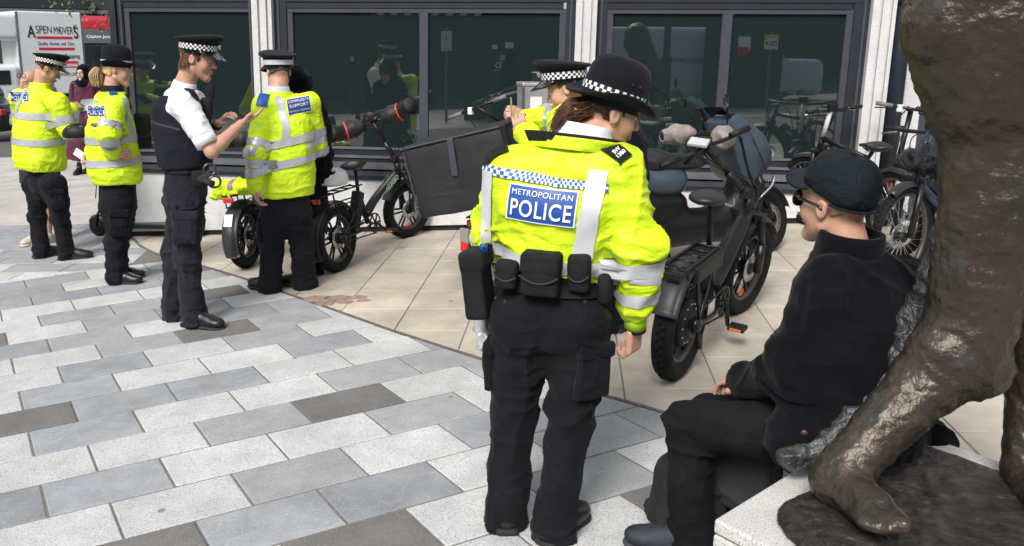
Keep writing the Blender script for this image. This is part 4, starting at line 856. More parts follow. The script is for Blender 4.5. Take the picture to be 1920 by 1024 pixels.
P.add('ponytail', strands(paths, .0034, 3), M_hbl); P.add('hair_tie', tube([head-f6*.098+u6*.012, head-f6*.112+u6*.01], .018, 10), M_web)
c_ = J['wrL']+V3(-.055, -.05, -.03); ph = thing('folded_paper', 'folded white paper in the hand of the blond officer', 'paper', c_); obj('sheet', box((0, 0, 0), (.075, .006, .028), cols(nrm((-.85, 0, .55)), nrm((0, 1, 0)), nrm((.55, 0, .85)))), mat('white paper', (.8, .8, .8), .7), ph)
M_trk3 = mat('faded navy uniform cloth', (.0125, .0135, .020), .9, var=.35, vs_=9, bump=.3, bs=260, bd=.002, sheen=.04, spec=.25, wr=(9, .6, .03, (1, 1, 1.4)))
# ---- (3) officer in white shirt and stab vest
P = Person('person', 'officer in white short-sleeved shirt and black vest gesturing with open hand', 'officers', G(358, 606), None, (.96, .28)); J = P.J
J.update(pel=W(348, 352, 4.85), waist=W(350, 308, 4.86), chest=W(338, 215, 4.87), shL=W(360, 190, 5.04), shR=W(346, 196, 4.70), elL=W(390, 270, 5.12), wrL=W(408, 232, 5.03), elR=W(397, 284, 4.66), wrR=W(452, 232, 4.84),
         hipL=W(345, 375, 4.94), hipR=W(352, 378, 4.78), knL=W(330, 480, 4.93), knR=W(352, 488, 4.78), anL=W(327, 576, 4.90), anR=W(362, 590, 4.76))
head = W(369, 112, 4.90); neck = W(346, 158, 4.88); hax = eax((.98, .2), 10, 0)
bo = body(P, head, hax, neck, None, M_skin2, 1.0, [dict(w_=J['wrR'], d=V3(.7, .45, .42), n=V3(.25, -.1, -.95), side=-1, curl=(.12, .18, .12), thumb=.25), dict(w_=J['wrL'], d=V3(.55, -.15, .45), n=V3(-.3, -.3, .9), side=1, curl=(.45, .5, .3), thumb=.4)], .005, bare='LR', nr=.06); eyes(P, head, hax, 1.0, M_hbr, True, bo)
trousers(P, M_trk3, .168, (.100, .080, .076), .0095, 71, depth=.135, amp=1.2); boots(P, 1.08, [(.95, -.05), (.98, -.18)]); cargo(P, 'R', .40, P.r, m=M_trk3, hw=.075, hh=.10, bulge=.018)
sg = jacket(P, M_shirt, [W(349, 300, 4.86), W(342, 240, 4.87), W(338, 200, 4.87), W(343, 175, 4.88)], [(.165, .14), (.175, .145), (.165, .12), (.11, .09)], (.078, .072, .07), .0085, 81, .056, .9, name='shirt', cuff=-.62); 
for q, t in (('R', .12), ('L', .12)):
    e, w_ = J['el'+q], J['wr'+q]; s0 = J['sh'+q]; P.add('sleeve_hem', tube([s0+(e-s0)*.66, s0+(e-s0)*.86], [.071, .070], 20), M_shirt, P.jo)
F = Field(.0085); F.loft([W(351, 312, 4.86), W(349, 290, 4.86), W(342, 240, 4.865), W(334, 200, 4.87), W(334, 180, 4.87)], [(.178, .155), (.186, .17), (.198, .18), (.170, .155), (.12, .11)], P.r, P.f, .03, 2.6); 
for q in 'LR': F.ell(J['sh'+q]+P.r*(.05 if q == 'R' else -.05)-P.u*.03, (.075, .085, .11), cols(P.r, P.f, P.u), .02, True)
vg = F.mesh(1); vg = folds(vg, [((5, 5, 8), .007, False, 9, None), ((9, 9, 15), .004, True, 19, None)]); vo = P.add('stab_vest', vg, M_vest); P.jk = Wrap(vg); P.jo = vo
P.add('vest_panel_seam', P.jk.band(W(338, 235, 4.87), P.u+P.f*.25, -P.f, .006, .004, -60, 100, 30, 2, .5), M_webe, vo)
collar(P, W(345, 168, 4.88), V3(.25, .02, 1), .082, .070, .05, M_shirt, -175, 175, P.root, 'shirt_collar')
P.jk = Wrap(sg); P.jo = vo; epaulette(P, W(352, 163, 4.80), W(366, 178, 4.68), .030, D=V3(0, .4, -.9)); 
pouch(P, W(388, 205, 4.80), .03, .075, .03, M_web, vo, rx=P.r); pouch(P, W(395, 172, 4.86), .022, .045, .022, M_web, vo, rx=P.r, flap=False)
P.tr and None
bl = P.add('duty_belt', P.tr.band(W(349, 312, 4.86), P.u, -P.f, .026, .010, 0, 360, 48, 4, .5), M_web)
pouch(P, W(303, 300, 4.88), .03, .05, .022, M_web, bl, rx=P.r, flap=False); pouch(P, W(375, 335, 4.68), .05, .05, .022, M_web, bl, rx=P.f, flap=False)
cf = W(393, 318, 4.66); hc = []
M_steel = mat('dark steel', (.12, .12, .125), .3, metal=.9)
for dx, dz in ((0, 0), (.028, -.075)): P.add('handcuff_ring', tube([cf+V3(dx, 0, dz)+nrm(V3(.8, .5, 0))*.036*math.cos(a)+V3(0, 0, .036)*math.sin(a) for a in np.linspace(0, 6.28, 16, endpoint=False)], .0075, 8, closed=True), M_steel, bl)
P.add('handcuff_grip', box(cf+V3(-.03, 0, -.045), (.045, .018, .02), cols(nrm((.8, .2, .5)), nrm((0, 1, 0)), nrm((-.5, 0, .8))), .006), M_sole, bl)
P.add('torch', tube([cf+V3(-.05, -.01, -.06), cf+V3(.03, -.03, -.085)], [.016, .022], 12), M_sole, bl)
P.add('wrist_strap', tube([J['wrL']-nrm(J['wrL']-J['elL'])*.03, J['wrL']-nrm(J['wrL']-J['elL'])*.005], .034, 14), M_web, bo)
def curls(F, L, A): F.ell(L(0, -.075, -.015), V3(.062, .04, .055), A, .02); F.ell(L(0, -.05, -.055), V3(.055, .035, .035), A, .02)
haircap(P, head, hax, M_hbr, 1.02, 1.08, front=.03, low=-.03, res=.006, amp=.007, extra=curls); 
rsn = np.random.RandomState(4); r6, f6, u6 = hax; paths = []
for i in range(260):
    a = rsn.uniform(-1.25, 1.25); st = head-f6*.075*math.cos(a)+r6*.078*math.sin(a)*1+u6*rsn.uniform(-.02, .045); ln = rsn.uniform(.03, .065); o_ = -f6*math.cos(a)+r6*math.sin(a)*.4
    paths.append(spline([st, st+o_*.022-u6*ln*.5, st+o_*(.012+.018*rsn.uniform(0, 1))-u6*ln, st+o_*rsn.uniform(.015, .035)-u6*ln*1.25], 3))
P.add('curls', strands(paths, .0030, 3), mat('hair light brown', (.16, .085, .045), .45, var=.5, vs_=50))
peaked(P, head+hax[2]*.06, eax((.98, .2), 7, 0), 1.08)
# ---- (4) community support officer
P = Person('person', 'grey-haired officer with COMMUNITY SUPPORT on the back of a yellow jacket', 'officers', G(533, 548), None, (-.30, .95)); J = P.J
J.update(pel=W(536, 395, 5.58), waist=W(536, 355, 5.58), chest=W(534, 235, 5.60), shL=W(495, 198, 5.52), shR=W(582, 192, 5.68), elL=W(479, 286, 5.38), wrL=W(478, 352, 5.34), elR=W(594, 275, 5.75), wrR=W(588, 285, 6.0),
         hipL=W(516, 402, 5.55), hipR=W(557, 402, 5.62), knL=W(510, 468, 5.53), knR=W(566, 465, 5.62), anL=W(507, 530, 5.53), anR=W(571, 524, 5.62))
head = W(522, 136, 5.66); neck = W(522, 165, 5.62); hax = eax((-.55, .83), 2, 0)
bo = body(P, head, hax, neck, None, M_skin2, 1., [dict(w_=J['wrL'], d=V3(.1, .12, -1), n=V3(-.8, -.5, 0), side=-1, curl=(.45, .6, .4), thumb=.6)], .0055, nr=.064); eyes(P, head, hax, 1., M_hgr, True, bo)
trousers(P, M_trk2, .18, (.105, .084, .080), .010, 91, depth=.14); boots(P, 1.05, [(-.75, .35), (-.85, .3)]); cargo(P, 'L', .42, -P.r, m=M_trk2, bulge=.016)
jacket(P, M_hv, [W(541, 366, 5.60), W(541, 340, 5.60), W(541, 280, 5.61), W(538, 225, 5.61), W(530, 188, 5.62)], [(.188, .17), (.196, .178), (.192, .175), (.185, .145), (.12, .10)], (.074, .070, .058), .0085, 101, .060, .6)
for y, sl in ((262, -.20), (301, -.20)): P.add('reflective_band', P.jk.band(W(541, y, 5.60), P.u-P.r*.22, -P.f, .028, .010, 0, 360, 90, 5, .6), M_ref, P.jo)
armband(P, 'L', 'sh', 'el', .82, .028, (0, -1, 0)); armband(P, 'L', 'el', 'wr', .32, .028, (0, -1, 0)); armband(P, 'R', 'sh', 'el', .80, .028, (0, -1, 0))
pts = [W(521+17*min(1, t*1.6), 178+88*t, 5.58) for t in np.linspace(0, 1, 12)]; P.add('reflective_strap', P.jk.drape(pts, .026, P.r, .007, 4, P.f, .5), M_ref, P.jo)
badge(P, W(561, 197, 5.58), P.r+P.u*.16, .165, .115, [('COMMUNITY', .0245, .034, .95), ('SUPPORT', .030, .002, 1.), ('METROPOLITAN POLICE', .0135, -.034, .95)])
epaulette(P, W(504, 182, 5.55), W(498, 204, 5.49), .032, None, m=M_blue, D=V3(.1, .9, -.3))
collar(P, W(522, 174, 5.62), V3(0, .05, 1), .088, .076, .045, mat('pale blue shirt', (.52, .56, .68), .8), -175, 175, P.root, 'shirt_collar'); collar(P, W(523, 181, 5.62), V3(0, .05, 1), .105, .098, .035, M_hv, -175, 175, P.jo, 'jacket_collar')
P.add('cuff_edge', tube([J['wrL']-V3(0, 0, -.01), J['wrL']-V3(0, 0, .012)], .046, 14), M_sole, P.jo)
haircap(P, head, hax, M_hgr, 1., 1.04, front=.0, low=-.045, res=.007, amp=.002); peaked(P, head+hax[2]*.05, eax((-.55, .83), 2, 0), 1.12, 'plain')
# ---- (5) person in a dark hooded top behind the support officer
P = Person('person', 'person in black hooded jacket mostly hidden behind the support officer', None, G(586, 528), None, (-.25, .97)); J = P.J
J.update(pel=W(577, 380, 6.0), waist=W(577, 340, 6.0), chest=W(570, 230, 6.0), shL=W(537, 200, 6.0), shR=W(592, 205, 6.02), elL=W(537, 270, 6.0), wrL=W(542, 320, 6.1), elR=W(598, 280, 6.02), wrR=W(592, 325, 6.2),
         hipL=W(562, 385, 6.0), hipR=W(588, 385, 6.0), knL=W(564, 450, 6.0), knR=W(589, 450, 6.0), anL=W(565, 510, 6.0), anR=W(590, 508, 6.0))
head = W(559, 158, 6.02); hax = eax((-.4, .9), 12, 0); body(P, head, hax, W(560, 190, 6.0), None, M_skin2, .98, [], .008)
trousers(P, M_trk, .16, (.09, .072, .066), .012, 111); boots(P, 1., [(-.3, .9), (-.2, .9)])
def hood(F): F.ell(head-hax[1]*.02+hax[2]*.01, (.105, .118, .125), None, .04); F.ell(W(559, 182, 5.94), (.115, .09, .07), None, .03)
jacket(P, M_fleece, [W(577, 345, 6.0), W(574, 290, 6.0), W(570, 230, 6.0), W(562, 195, 6.0)], [(.19, .15), (.20, .16), (.20, .15), (.13, .10)], (.082, .072, .055), .0095, 121, .065, 1.6, extra=hood)
PH = P.root
# ---- (7) capped officer behind, writing on the box
P = Person('person', 'auburn-haired officer in checked cap behind, writing against the black delivery box', 'officers', G(1090, 690), None, (-.93, .30)); J = P.J
J.update(pel=W(1085, 430, 4.25), waist=W(1085, 390, 4.25), chest=W(1080, 280, 4.26), shL=W(1062, 228, 4.10), shR=W(1090, 226, 4.44), elL=W(1050, 300, 4.0), wrL=W(985, 250, 4.25), elR=W(1035, 226, 4.62), wrR=W(985, 222, 4.56),
         hipL=W(1085, 440, 4.16), hipR=W(1085, 440, 4.34), knL=W(1085, 560, 4.15), knR=W(1085, 560, 4.34), anL=W(1085, 660, 4.15), anR=W(1088, 655, 4.34))
head = W(1064, 168, 4.26); neck = W(1080, 208, 4.26); hax = eax((-.95, .2), 20, 0)
bo = body(P, head, hax, neck, None, M_skin, .97, [dict(w_=J['wrR'], d=V3(-.6, -.35, .35), n=V3(.1, -.75, .6), side=1, curl=(.9, .9, .6), thumb=.8), dict(w_=W(985, 255, 4.35), d=V3(-.35, 0, .75), n=V3(-.3, -.9, .1), side=-1, curl=(.7, .9, .5), thumb=.8)], .0055); eyes(P, head, hax, .97, M_hau, True, bo)
trousers(P, M_trk, .165, (.095, .077, .070), .012, 131); boots(P, .98, [(-.9, .2), (-.9, .3)])
jacket(P, M_hv, [W(1085, 395, 4.25), W(1083, 330, 4.25), W(1080, 270, 4.26), W(1080, 225, 4.26)], [(.17, .15), (.195, .165), (.195, .155), (.12, .10)], (.080, .072, .052), .0095, 141, .062, 1.2)
cuffs(P, 'R', .034, M_web); armband(P, 'R', 'sh', 'el', .75, .026, (0, -1, 0)); armband(P, 'R', 'el', 'wr', .3, .02, (0, -1, 0))
def long_(F, L, A): F.ell(L(0, -.05, -.06), V3(.062, .05, .075), A, .03)
haircap(P, head, hax, M_hau, .99, 1.08, front=.03, low=-.12, res=.007, amp=.005, extra=long_)
rsn = np.random.RandomState(8); r6, f6, u6 = hax; paths = []
for i in range(220):
    a = rsn.uniform(-1.5, 1.5); st = head-f6*.07*math.cos(a)-r6*.075*math.sin(a)+u6*.01; paths.append(spline([st, st-u6*.06-f6*.02*math.cos(a), st-u6*rsn.uniform(.1, .17)-f6*rsn.uniform(-.02, .03)], 4))
P.add('hair_strands', strands(paths, .0028, 3), mat('hair ginger', (.26, .10, .035), .45, var=.4, vs_=50))
peaked(P, head+hax[2]*.055, eax((-.95, .2), 6, 0), 1.10)
pb = W(960, 208, 4.48); pn_ = thing('silver_pen', 'silver pen upright in the writing hand above the black box', 'pen', pb); obj('pen_barrel', tube([V3(0, 0, -.04), V3(-.008, 0, .075)], .0055, 8), mat('silver pen', (.6, .6, .62), .25, metal=.8), pn_); obj('pen_tip', tube([V3(.002, 0, -.06), V3(0, 0, -.04)], [.001, .005], 8), M_sole, pn_)
# ---- (10) person in black behind the middle officer
P = Person('person', 'person in plain black clothing almost hidden behind the bowler-hatted officer in the middle', None, G(1160, 640), None, (-.8, .5)); J = P.J
J.update(pel=W(1160, 410, 4.75), waist=W(1160, 375, 4.75), chest=W(1156, 280, 4.75), shL=W(1128, 225, 4.65), shR=W(1168, 225, 4.9), elL=W(1125, 300, 4.55), wrL=W(1090, 320, 4.6), elR=W(1172, 300, 4.95), wrR=W(1130, 330, 5.0),
         hipL=W(1150, 420, 4.68), hipR=W(1165, 420, 4.85), knL=W(1150, 520, 4.68), knR=W(1165, 515, 4.85), anL=W(1150, 610, 4.68), anR=W(1163, 600, 4.85))
head = W(1140, 172, 4.75); hax = eax((-.8, .5), 10, 0); body(P, head, hax, W(1152, 208, 4.75), None, M_skin2, .95, [], .008); haircap(P, head, hax, M_hdk, .95, res=.008)
trousers(P, M_trk, .16, (.09, .072, .066), .012, 151); boots(P, 1., [(-.8, .4), (-.8, .5)])
jacket(P, M_fleece, [W(1160, 380, 4.75), W(1160, 330, 4.75), W(1157, 270, 4.75), W(1154, 222, 4.75)], [(.18, .14), (.19, .15), (.19, .14), (.12, .10)], (.078, .07, .055), .011, 161, .06, 1.2)
# ---- (8) seated man on the statue plinth
P = Person('person', 'seated man in black cap, sunglasses and dark fleece resting on the statue plinth', None, G(1300, 1005), None, (-.70, .72)); J = P.J
J.update(pel=W(1600, 800, 2.40), waist=W(1610, 750, 2.40), chest=W(1620, 600, 2.43), shL=W(1556, 545, 2.34), shR=W(1700, 543, 2.57), elL=W(1502, 690, 2.34), wrL=W(1410, 722, 2.56), elR=W(1640, 690, 2.68), wrR=W(1470, 710, 2.86),
         hipL=W(1535, 815, 2.38), hipR=W(1600, 790, 2.55), knL=W(1290, 798, 2.52), knR=W(1330, 780, 2.74), anL=W(1300, 985, 2.49), anR=W(1345, 960, 2.72))
head = W(1568, 386, 2.50); neck = W(1590, 468, 2.46); hax = eax((-.57, .82), -3, 2)
bo = body(P, head, hax, neck, None, M_skin2, 1.0, [dict(w_=J['wrL'], d=V3(-.5, .8, -.2), n=V3(0, 0, 1), side=-1, curl=(.4, .5, .3))], .004, nr=.058); eyes(P, head, hax, 1.0, None, True, bo)
F = Field(.0075); F.loft([W(1605, 850, 2.40), W(1605, 800, 2.40), W(1608, 745, 2.40)], [(.17, .14), (.185, .15), (.17, .14)], P.r, P.f, .04)
for q, kk in (('L', 0), ('R', 0)):
    h, k_, a = J['hip'+q], J['kn'+q], J['an'+q]; F.cone(h, k_, .094, .074, .04); F.cone(k_, k_+(a-k_)*.6, .074, .070, .03); F.cone(k_+(a-k_)*.6, a+V3(0, 0, -.035), .070, .074, .02)
tg = F.mesh(1); kn = (J['knL'])
mk = lambda v: np.exp(-(np.linalg.norm(v-kn, axis=1)/.13)**2)+np.clip(1-(v[:, 2]-.05)/.22, 0, 1)+.2
tg = folds(tg, [((9, 9, 16), .009, True, 171, mk), ((6, 6, 11), .006, True, 172, None), ((22, 22, 18), .002, False, 173, None)]); P.tro = P.add('trousers', tg, mat('faded black denim', (.0068, .0068, .0078), .92, var=.4, vs_=6, bump=.3, bs=300, bd=.002, spec=.2, wr=(9, .6, .03, (1, 1, 1)))); P.tr = Wrap(tg)
def sh8(F):
    F.loft([W(1590, 880, 2.36), W(1600, 830, 2.40), W(1605, 780, 2.41)], [(.15, .13), (.195, .17), (.19, .165)], P.r, P.f, .05); F.ell(W(1500, 820, 2.30), (.09, .09, .10), None, .06); F.ell(W(1708, 812, 2.55), (.12, .11, .075), None, .05)
jg = jacket(P, M_fleece, [W(1602, 830, 2.40), W(1606, 760, 2.40), W(1615, 680, 2.42), W(1622, 590, 2.44), W(1612, 520, 2.45), W(1598, 488, 2.455)], [(.212, .175), (.208, .17), (.218, .175), (.215, .16), (.175, .12), (.10, .085)], (.092, .082, .058), .0075, 181, .068, 1.15, extra=sh8)
collar(P, W(1590, 486, 2.455), V3(.03, -.06, 1), .100, .088, .085, M_fleece, -168, 168, P.jo, 'jacket_collar', th=.012)
h, nn = P.jk.cast(CAM, nrm(_ray(1508, 812)))
if h is not None: P.add('pocket_button', xf(lathe([(.001, .005), (.009, .004), (.010, 0)], 12), cols(*frame(nn)[:2], nn), h), mat('button brown', (.06, .025, .018), .4), P.jo)
boots(P, 1.02, [(-.92, .1), (-.8, .5)], mat('trainer dark blue', (.018, .022, .034), .7, var=.5, vs_=25), .06, 'shoe', mat('trainer sole', (.05, .05, .055), .7))
haircap(P, head, hax, mat('cropped fair hair', (.42, .26, .17), .7, var=.3, vs_=300), 1., 1.012, front=.045, low=-.045, res=.005, amp=.0006)
# baseball cap
r6, f6, u6 = hax; cax = eax((-.57, .82), -17, 2); r7, f7, u7 = cax; A = cols(*cax); hc = head+u6*.066-f6*.012; M_cap = mat('black cotton cap', (.0085, .014, .019), .85, var=.3, vs_=12, bump=.35, bs=300, bd=.002, wr=(14, .7, .02, (1, 1, 1)), spec=.25)
prof = [(.001, .098), (.03, .096), (.06, .086), (.082, .066), (.093, .038), (.0965, .008), (.0955, -.022), (.090, -.024), (.088, .0)]
v, F_ = lathe(prof, 48, None, (0, 0, 0), .92, 1.10); v += .0035*np.stack([vnoise(v*26, 1), vnoise(v*26, 2), vnoise(v*26, 3)], 1)+.006*np.stack([vnoise(v*11, 4), vnoise(v*11, 5), vnoise(v*11, 6)], 1); th = np.arctan2(v[:, 1], v[:, 0]); v[:, 2] -= .016*np.clip(-np.sin(th), 0, 1)*np.clip((.06-v[:, 2])/.06, 0, 1)
cap = P.add('baseball_cap', (v*1.04@A.T+hc, F_), M_cap)
pv = []; na, nr_ = 17, 6
for j in range(nr_):
    t = j/(nr_-1)
    for i in range(na):
        a = R_(22+136*i/(na-1)); sw = math.sin((a-R_(22))/R_(136)*math.pi)**.5; R1 = .096+.056*t*sw; x = R1*math.cos(a)*.92; pv.append((x, R1*math.sin(a)*1.1, -.012-.012*t*sw-.9*x*x*1.6))
pv = np.array(pv); g = grid_faces(na, nr_); n = len(pv); ring = list(range((nr_-1)*na, nr_*na)); ff = g+[[i+n for i in q[::-1]] for q in g]+[[ring[i], ring[i+1], ring[i+1]+n, ring[i]+n][::-1] for i in range(na-1)]
P.add('cap_peak', (np.vstack([pv, pv-np.array([0, 0, .005])])*1.04@A.T+hc, ff), M_cap, cap)
P.add('cap_strap', xf(tube([V3(.093*.92*math.cos(a), .0965*1.1*math.sin(a), -.034) for a in np.linspace(R_(200), R_(340), 16)], .009, 8, .4, (0, 0, 1)), A*1.04, hc), M_cap, cap)
P.add('cap_button', xf(lathe([(.001, .004), (.007, .002), (.008, 0)], 10), A, hc+u7*.101), M_cap, cap)
L8 = lambda x, y, z: head+r6*x+f6*y+u6*z; M_sg = mat('sunglass black', (.008, .008, .009), .15, coat=.4)
sg_ = thing('sunglasses', 'black wraparound sunglasses worn by the seated man', 'sunglasses', head); tag(sg_, None)
for q in (-1, 1):
    obj('lens', xf(lathe([(.001, .008), (.024, .006), (.033, 0), (.030, -.004)], 18, cols((1, 0, 0), (0, 0, 1), (0, 1, 0)), (0, 0, 0), 1, 1), cols(r6, f6, u6)@np.diag([1, 1, .82]), L8(q*.035, .104, .006)-head), M_sg, sg_, True)
    obj('temple', tube([L8(q*.058, .100, .018)-head, L8(q*.078, .07, .017)-head, L8(q*.083, -.005, .010)-head, L8(q*.081, -.025, -.004)-head], [.006, .0055, .004, .003], 8), M_sg, sg_, True)
obj('bridge', tube([L8(-.06, .096, .022)-head, L8(-.02, .112, .022)-head, L8(.02, .112, .022)-head, L8(.06, .096, .022)-head], .006, 8), M_sg, sg_, True)
# ---- (9) woman in headscarf walking towards us
P = Person('person', 'woman in black headscarf and long maroon dress walking beside the removal truck', None, G(151, 326), None, (.25, -.97)); J = P.J
J.update(pel=W(155, 232, 12.47), waist=W(155, 215, 12.47), chest=W(156, 180, 12.47), shL=W(172, 160, 12.47), shR=W(140, 160, 12.47), elL=W(176, 200, 12.5), wrL=W(165, 222, 12.3), elR=W(134, 195, 12.5), wrR=W(140, 222, 12.35),
         hipL=W(162, 235, 12.47), hipR=W(149, 235, 12.47), knL=W(165, 275, 12.45), knR=W(149, 275, 12.45), anL=W(168, 306, 12.55), anR=W(149, 316, 12.4))
head = W(155, 137, 12.46); hax = eax((-.05, -1), 3, 0); bo = body(P, head, hax, W(155, 153, 12.47), None, M_skin3, .98, [], .009); eyes(P, head, hax, .98, M_hdk, True, bo)
M_mar = mat('maroon cloth', (.085, .014, .035), .85, var=.2, vs_=6, bump=.2, bs=100, wr=(8, .6, .03, (1, 1, .5)))
def skirt(F): F.loft([W(152, 299, 12.47), W(153, 265, 12.47), W(155, 230, 12.47), W(155, 205, 12.47)], [(.23, .19), (.21, .18), (.19, .15), (.16, .12)], P.r, P.f, .04)
jacket(P, M_mar, [W(155, 250, 12.47), W(155, 215, 12.47), W(156, 185, 12.47), W(155, 160, 12.47)], [(.20, .16), (.175, .13), (.19, .13), (.11, .09)], (.07, .065, .055), .012, 201, .055, 1.1, extra=skirt, name='dress')
boots(P, 1., [(0, -1), (.2, -1)])
F = Field(.009); A = cols(*hax); F.ell(head+hax[2]*.012-hax[1]*.012, (.100, .115, .130), A, .02); F.ell(W(156, 156, 12.46), (.13, .12, .085), A, .05); F.ell(head+hax[1]*.11-hax[2]*.01, (.062, .07, .085), A, .01, True); P.add('headscarf', folds(F.mesh(1), [((14, 14, 9), .007, True, 4, None)]), M_fleece)
P.add('glasses', merge([tube([head+hax[0]*(q*.033+.026*math.cos(a))+hax[1]*.108+hax[2]*(.008+.02*math.sin(a)) for a in np.linspace(0, 6.28, 12, endpoint=False)], .003, 5, closed=True) for q in (-1, 1)]+[tube([head+hax[1]*.11+hax[0]*-.01+hax[2]*.01, head+hax[1]*.11+hax[0]*.01+hax[2]*.01], .003, 5)]), M_steel)
P.add('bag_strap', P.jk.drape([W(137+3*t, 158+25*t, 12.4) for t in np.linspace(0, 1, 6)], .02, V3(1, 0, 0), .01, 2, V3(0, 1, 0), .4), M_web)
PW = P.root
# ---- (11) bare-legged passer-by behind the far-left officer
P = Person('person', 'bare-legged passer-by in white shoes hidden behind the far-left officer', None, G(84, 455), None, (-.2, -1)); J = P.J; Yb = float(P.b[1])
J.update(pel=W(72, 305, Yb), waist=W(70, 285, Yb), chest=W(62, 200, Yb), shL=W(88, 172, Yb), shR=W(36, 172, Yb), elL=W(90, 225, Yb), wrL=W(80, 262, Yb), elR=W(36, 225, Yb), wrR=W(45, 262, Yb),
         hipL=W(82, 310, Yb), hipR=W(62, 310, Yb), knL=W(86, 378, Yb), knR=W(66, 378, Yb), anL=W(91, 440, Yb), anR=W(70, 440, Yb))
head = W(58, 156, Yb); hax = eax((-.3, -1), 8, 0); bo = body(P, head, hax, W(58, 168, Yb), None, M_skin2, 1., [], .008); eyes(P, head, hax, 1., M_hbr, True, bo)
F = Field(.009); 
for q in 'LR': F.cone(J['hip'+q], J['kn'+q], .07, .05, .03); F.cone(J['kn'+q], J['kn'+q]*.6+J['an'+q]*.4, .05, .05, .03); F.cone(J['kn'+q]*.6+J['an'+q]*.4, J['an'+q], .05, .034, .03)
P.add('bare_legs', F.mesh(1), M_skin2)
for q in 'LR': J['an2'+q] = J['an'+q].copy()
boots(P, .95, [(-.2, -1), (-.2, -1)], mat('cream shoe', (.55, .5, .42), .7), .02, 'shoe', mat('cream sole', (.6, .56, .5), .7))
F = Field(.011); F.loft([W(72, 345, Yb), W(72, 318, Yb), W(70, 285, Yb)], [(.19, .13), (.19, .14), (.17, .12)], P.r, P.f, .03); P.add('shorts', F.mesh(1), mat('dark shorts', (.02, .02, .03), .9))
jacket(P, mat('grey tee', (.25, .25, .27), .9, var=.1), [W(71, 300, Yb), W(68, 250, Yb), W(62, 200, Yb), W(60, 175, Yb)], [(.18, .14), (.18, .14), (.19, .13), (.11, .09)], (.07, .065, .05), .012, 221, .055, 1., name='tee_shirt', cuff=.15)
P.add('head_sunglasses', merge([tube([head+hax[0]*(q*.035+.026*math.cos(a))+hax[1]*.085+hax[2]*(.085+.02*math.sin(a)) for a in np.linspace(0, 6.28, 12, endpoint=False)], .003, 6, closed=True) for q in (-1, 1)]), M_sole)
# ------------------------------------------------------------------ bicycles, scooters and what they carry
M_ty = mat('tyre rubber', (.009, .009, .0095), .85, spec=.25, var=.25, vs_=20, bump=.3, bs=120, bd=.002)
M_bk = mat('satin black metal', (.008, .008, .009), .36, var=.2, vs_=15, spec=.4)
M_bk2 = mat('black plastic', (.010, .0102, .011), .55, var=.2, vs_=20, spec=.3)
M_fend = mat('dusty mudguard plastic', (.022, .024, .028), .45, var=.3, vs_=8)
M_alu = mat('brushed aluminium', (.42, .42, .43), .32, metal=.9, var=.15, vs_=30)
M_red = mat('red lens', (.55, .015, .012), .2, coat=.5); M_org = mat('orange reflector', (.75, .16, .02), .25, coat=.4)
M_rim = mat('rim edge', (.05, .048, .045), .4)
M_sad = mat('saddle vinyl', (.013, .013, .014), .45, var=.2, vs_=30)
def rz(a): c, s = math.cos(a), math.sin(a); return np.array([[c, -s, 0], [s, c, 0], [0, 0, 1.]])
def rotg(g, A, o):                             # rotate a geom about point o
    return (np.asarray(g[0])-o)@np.asarray(A).T+o, g[1]
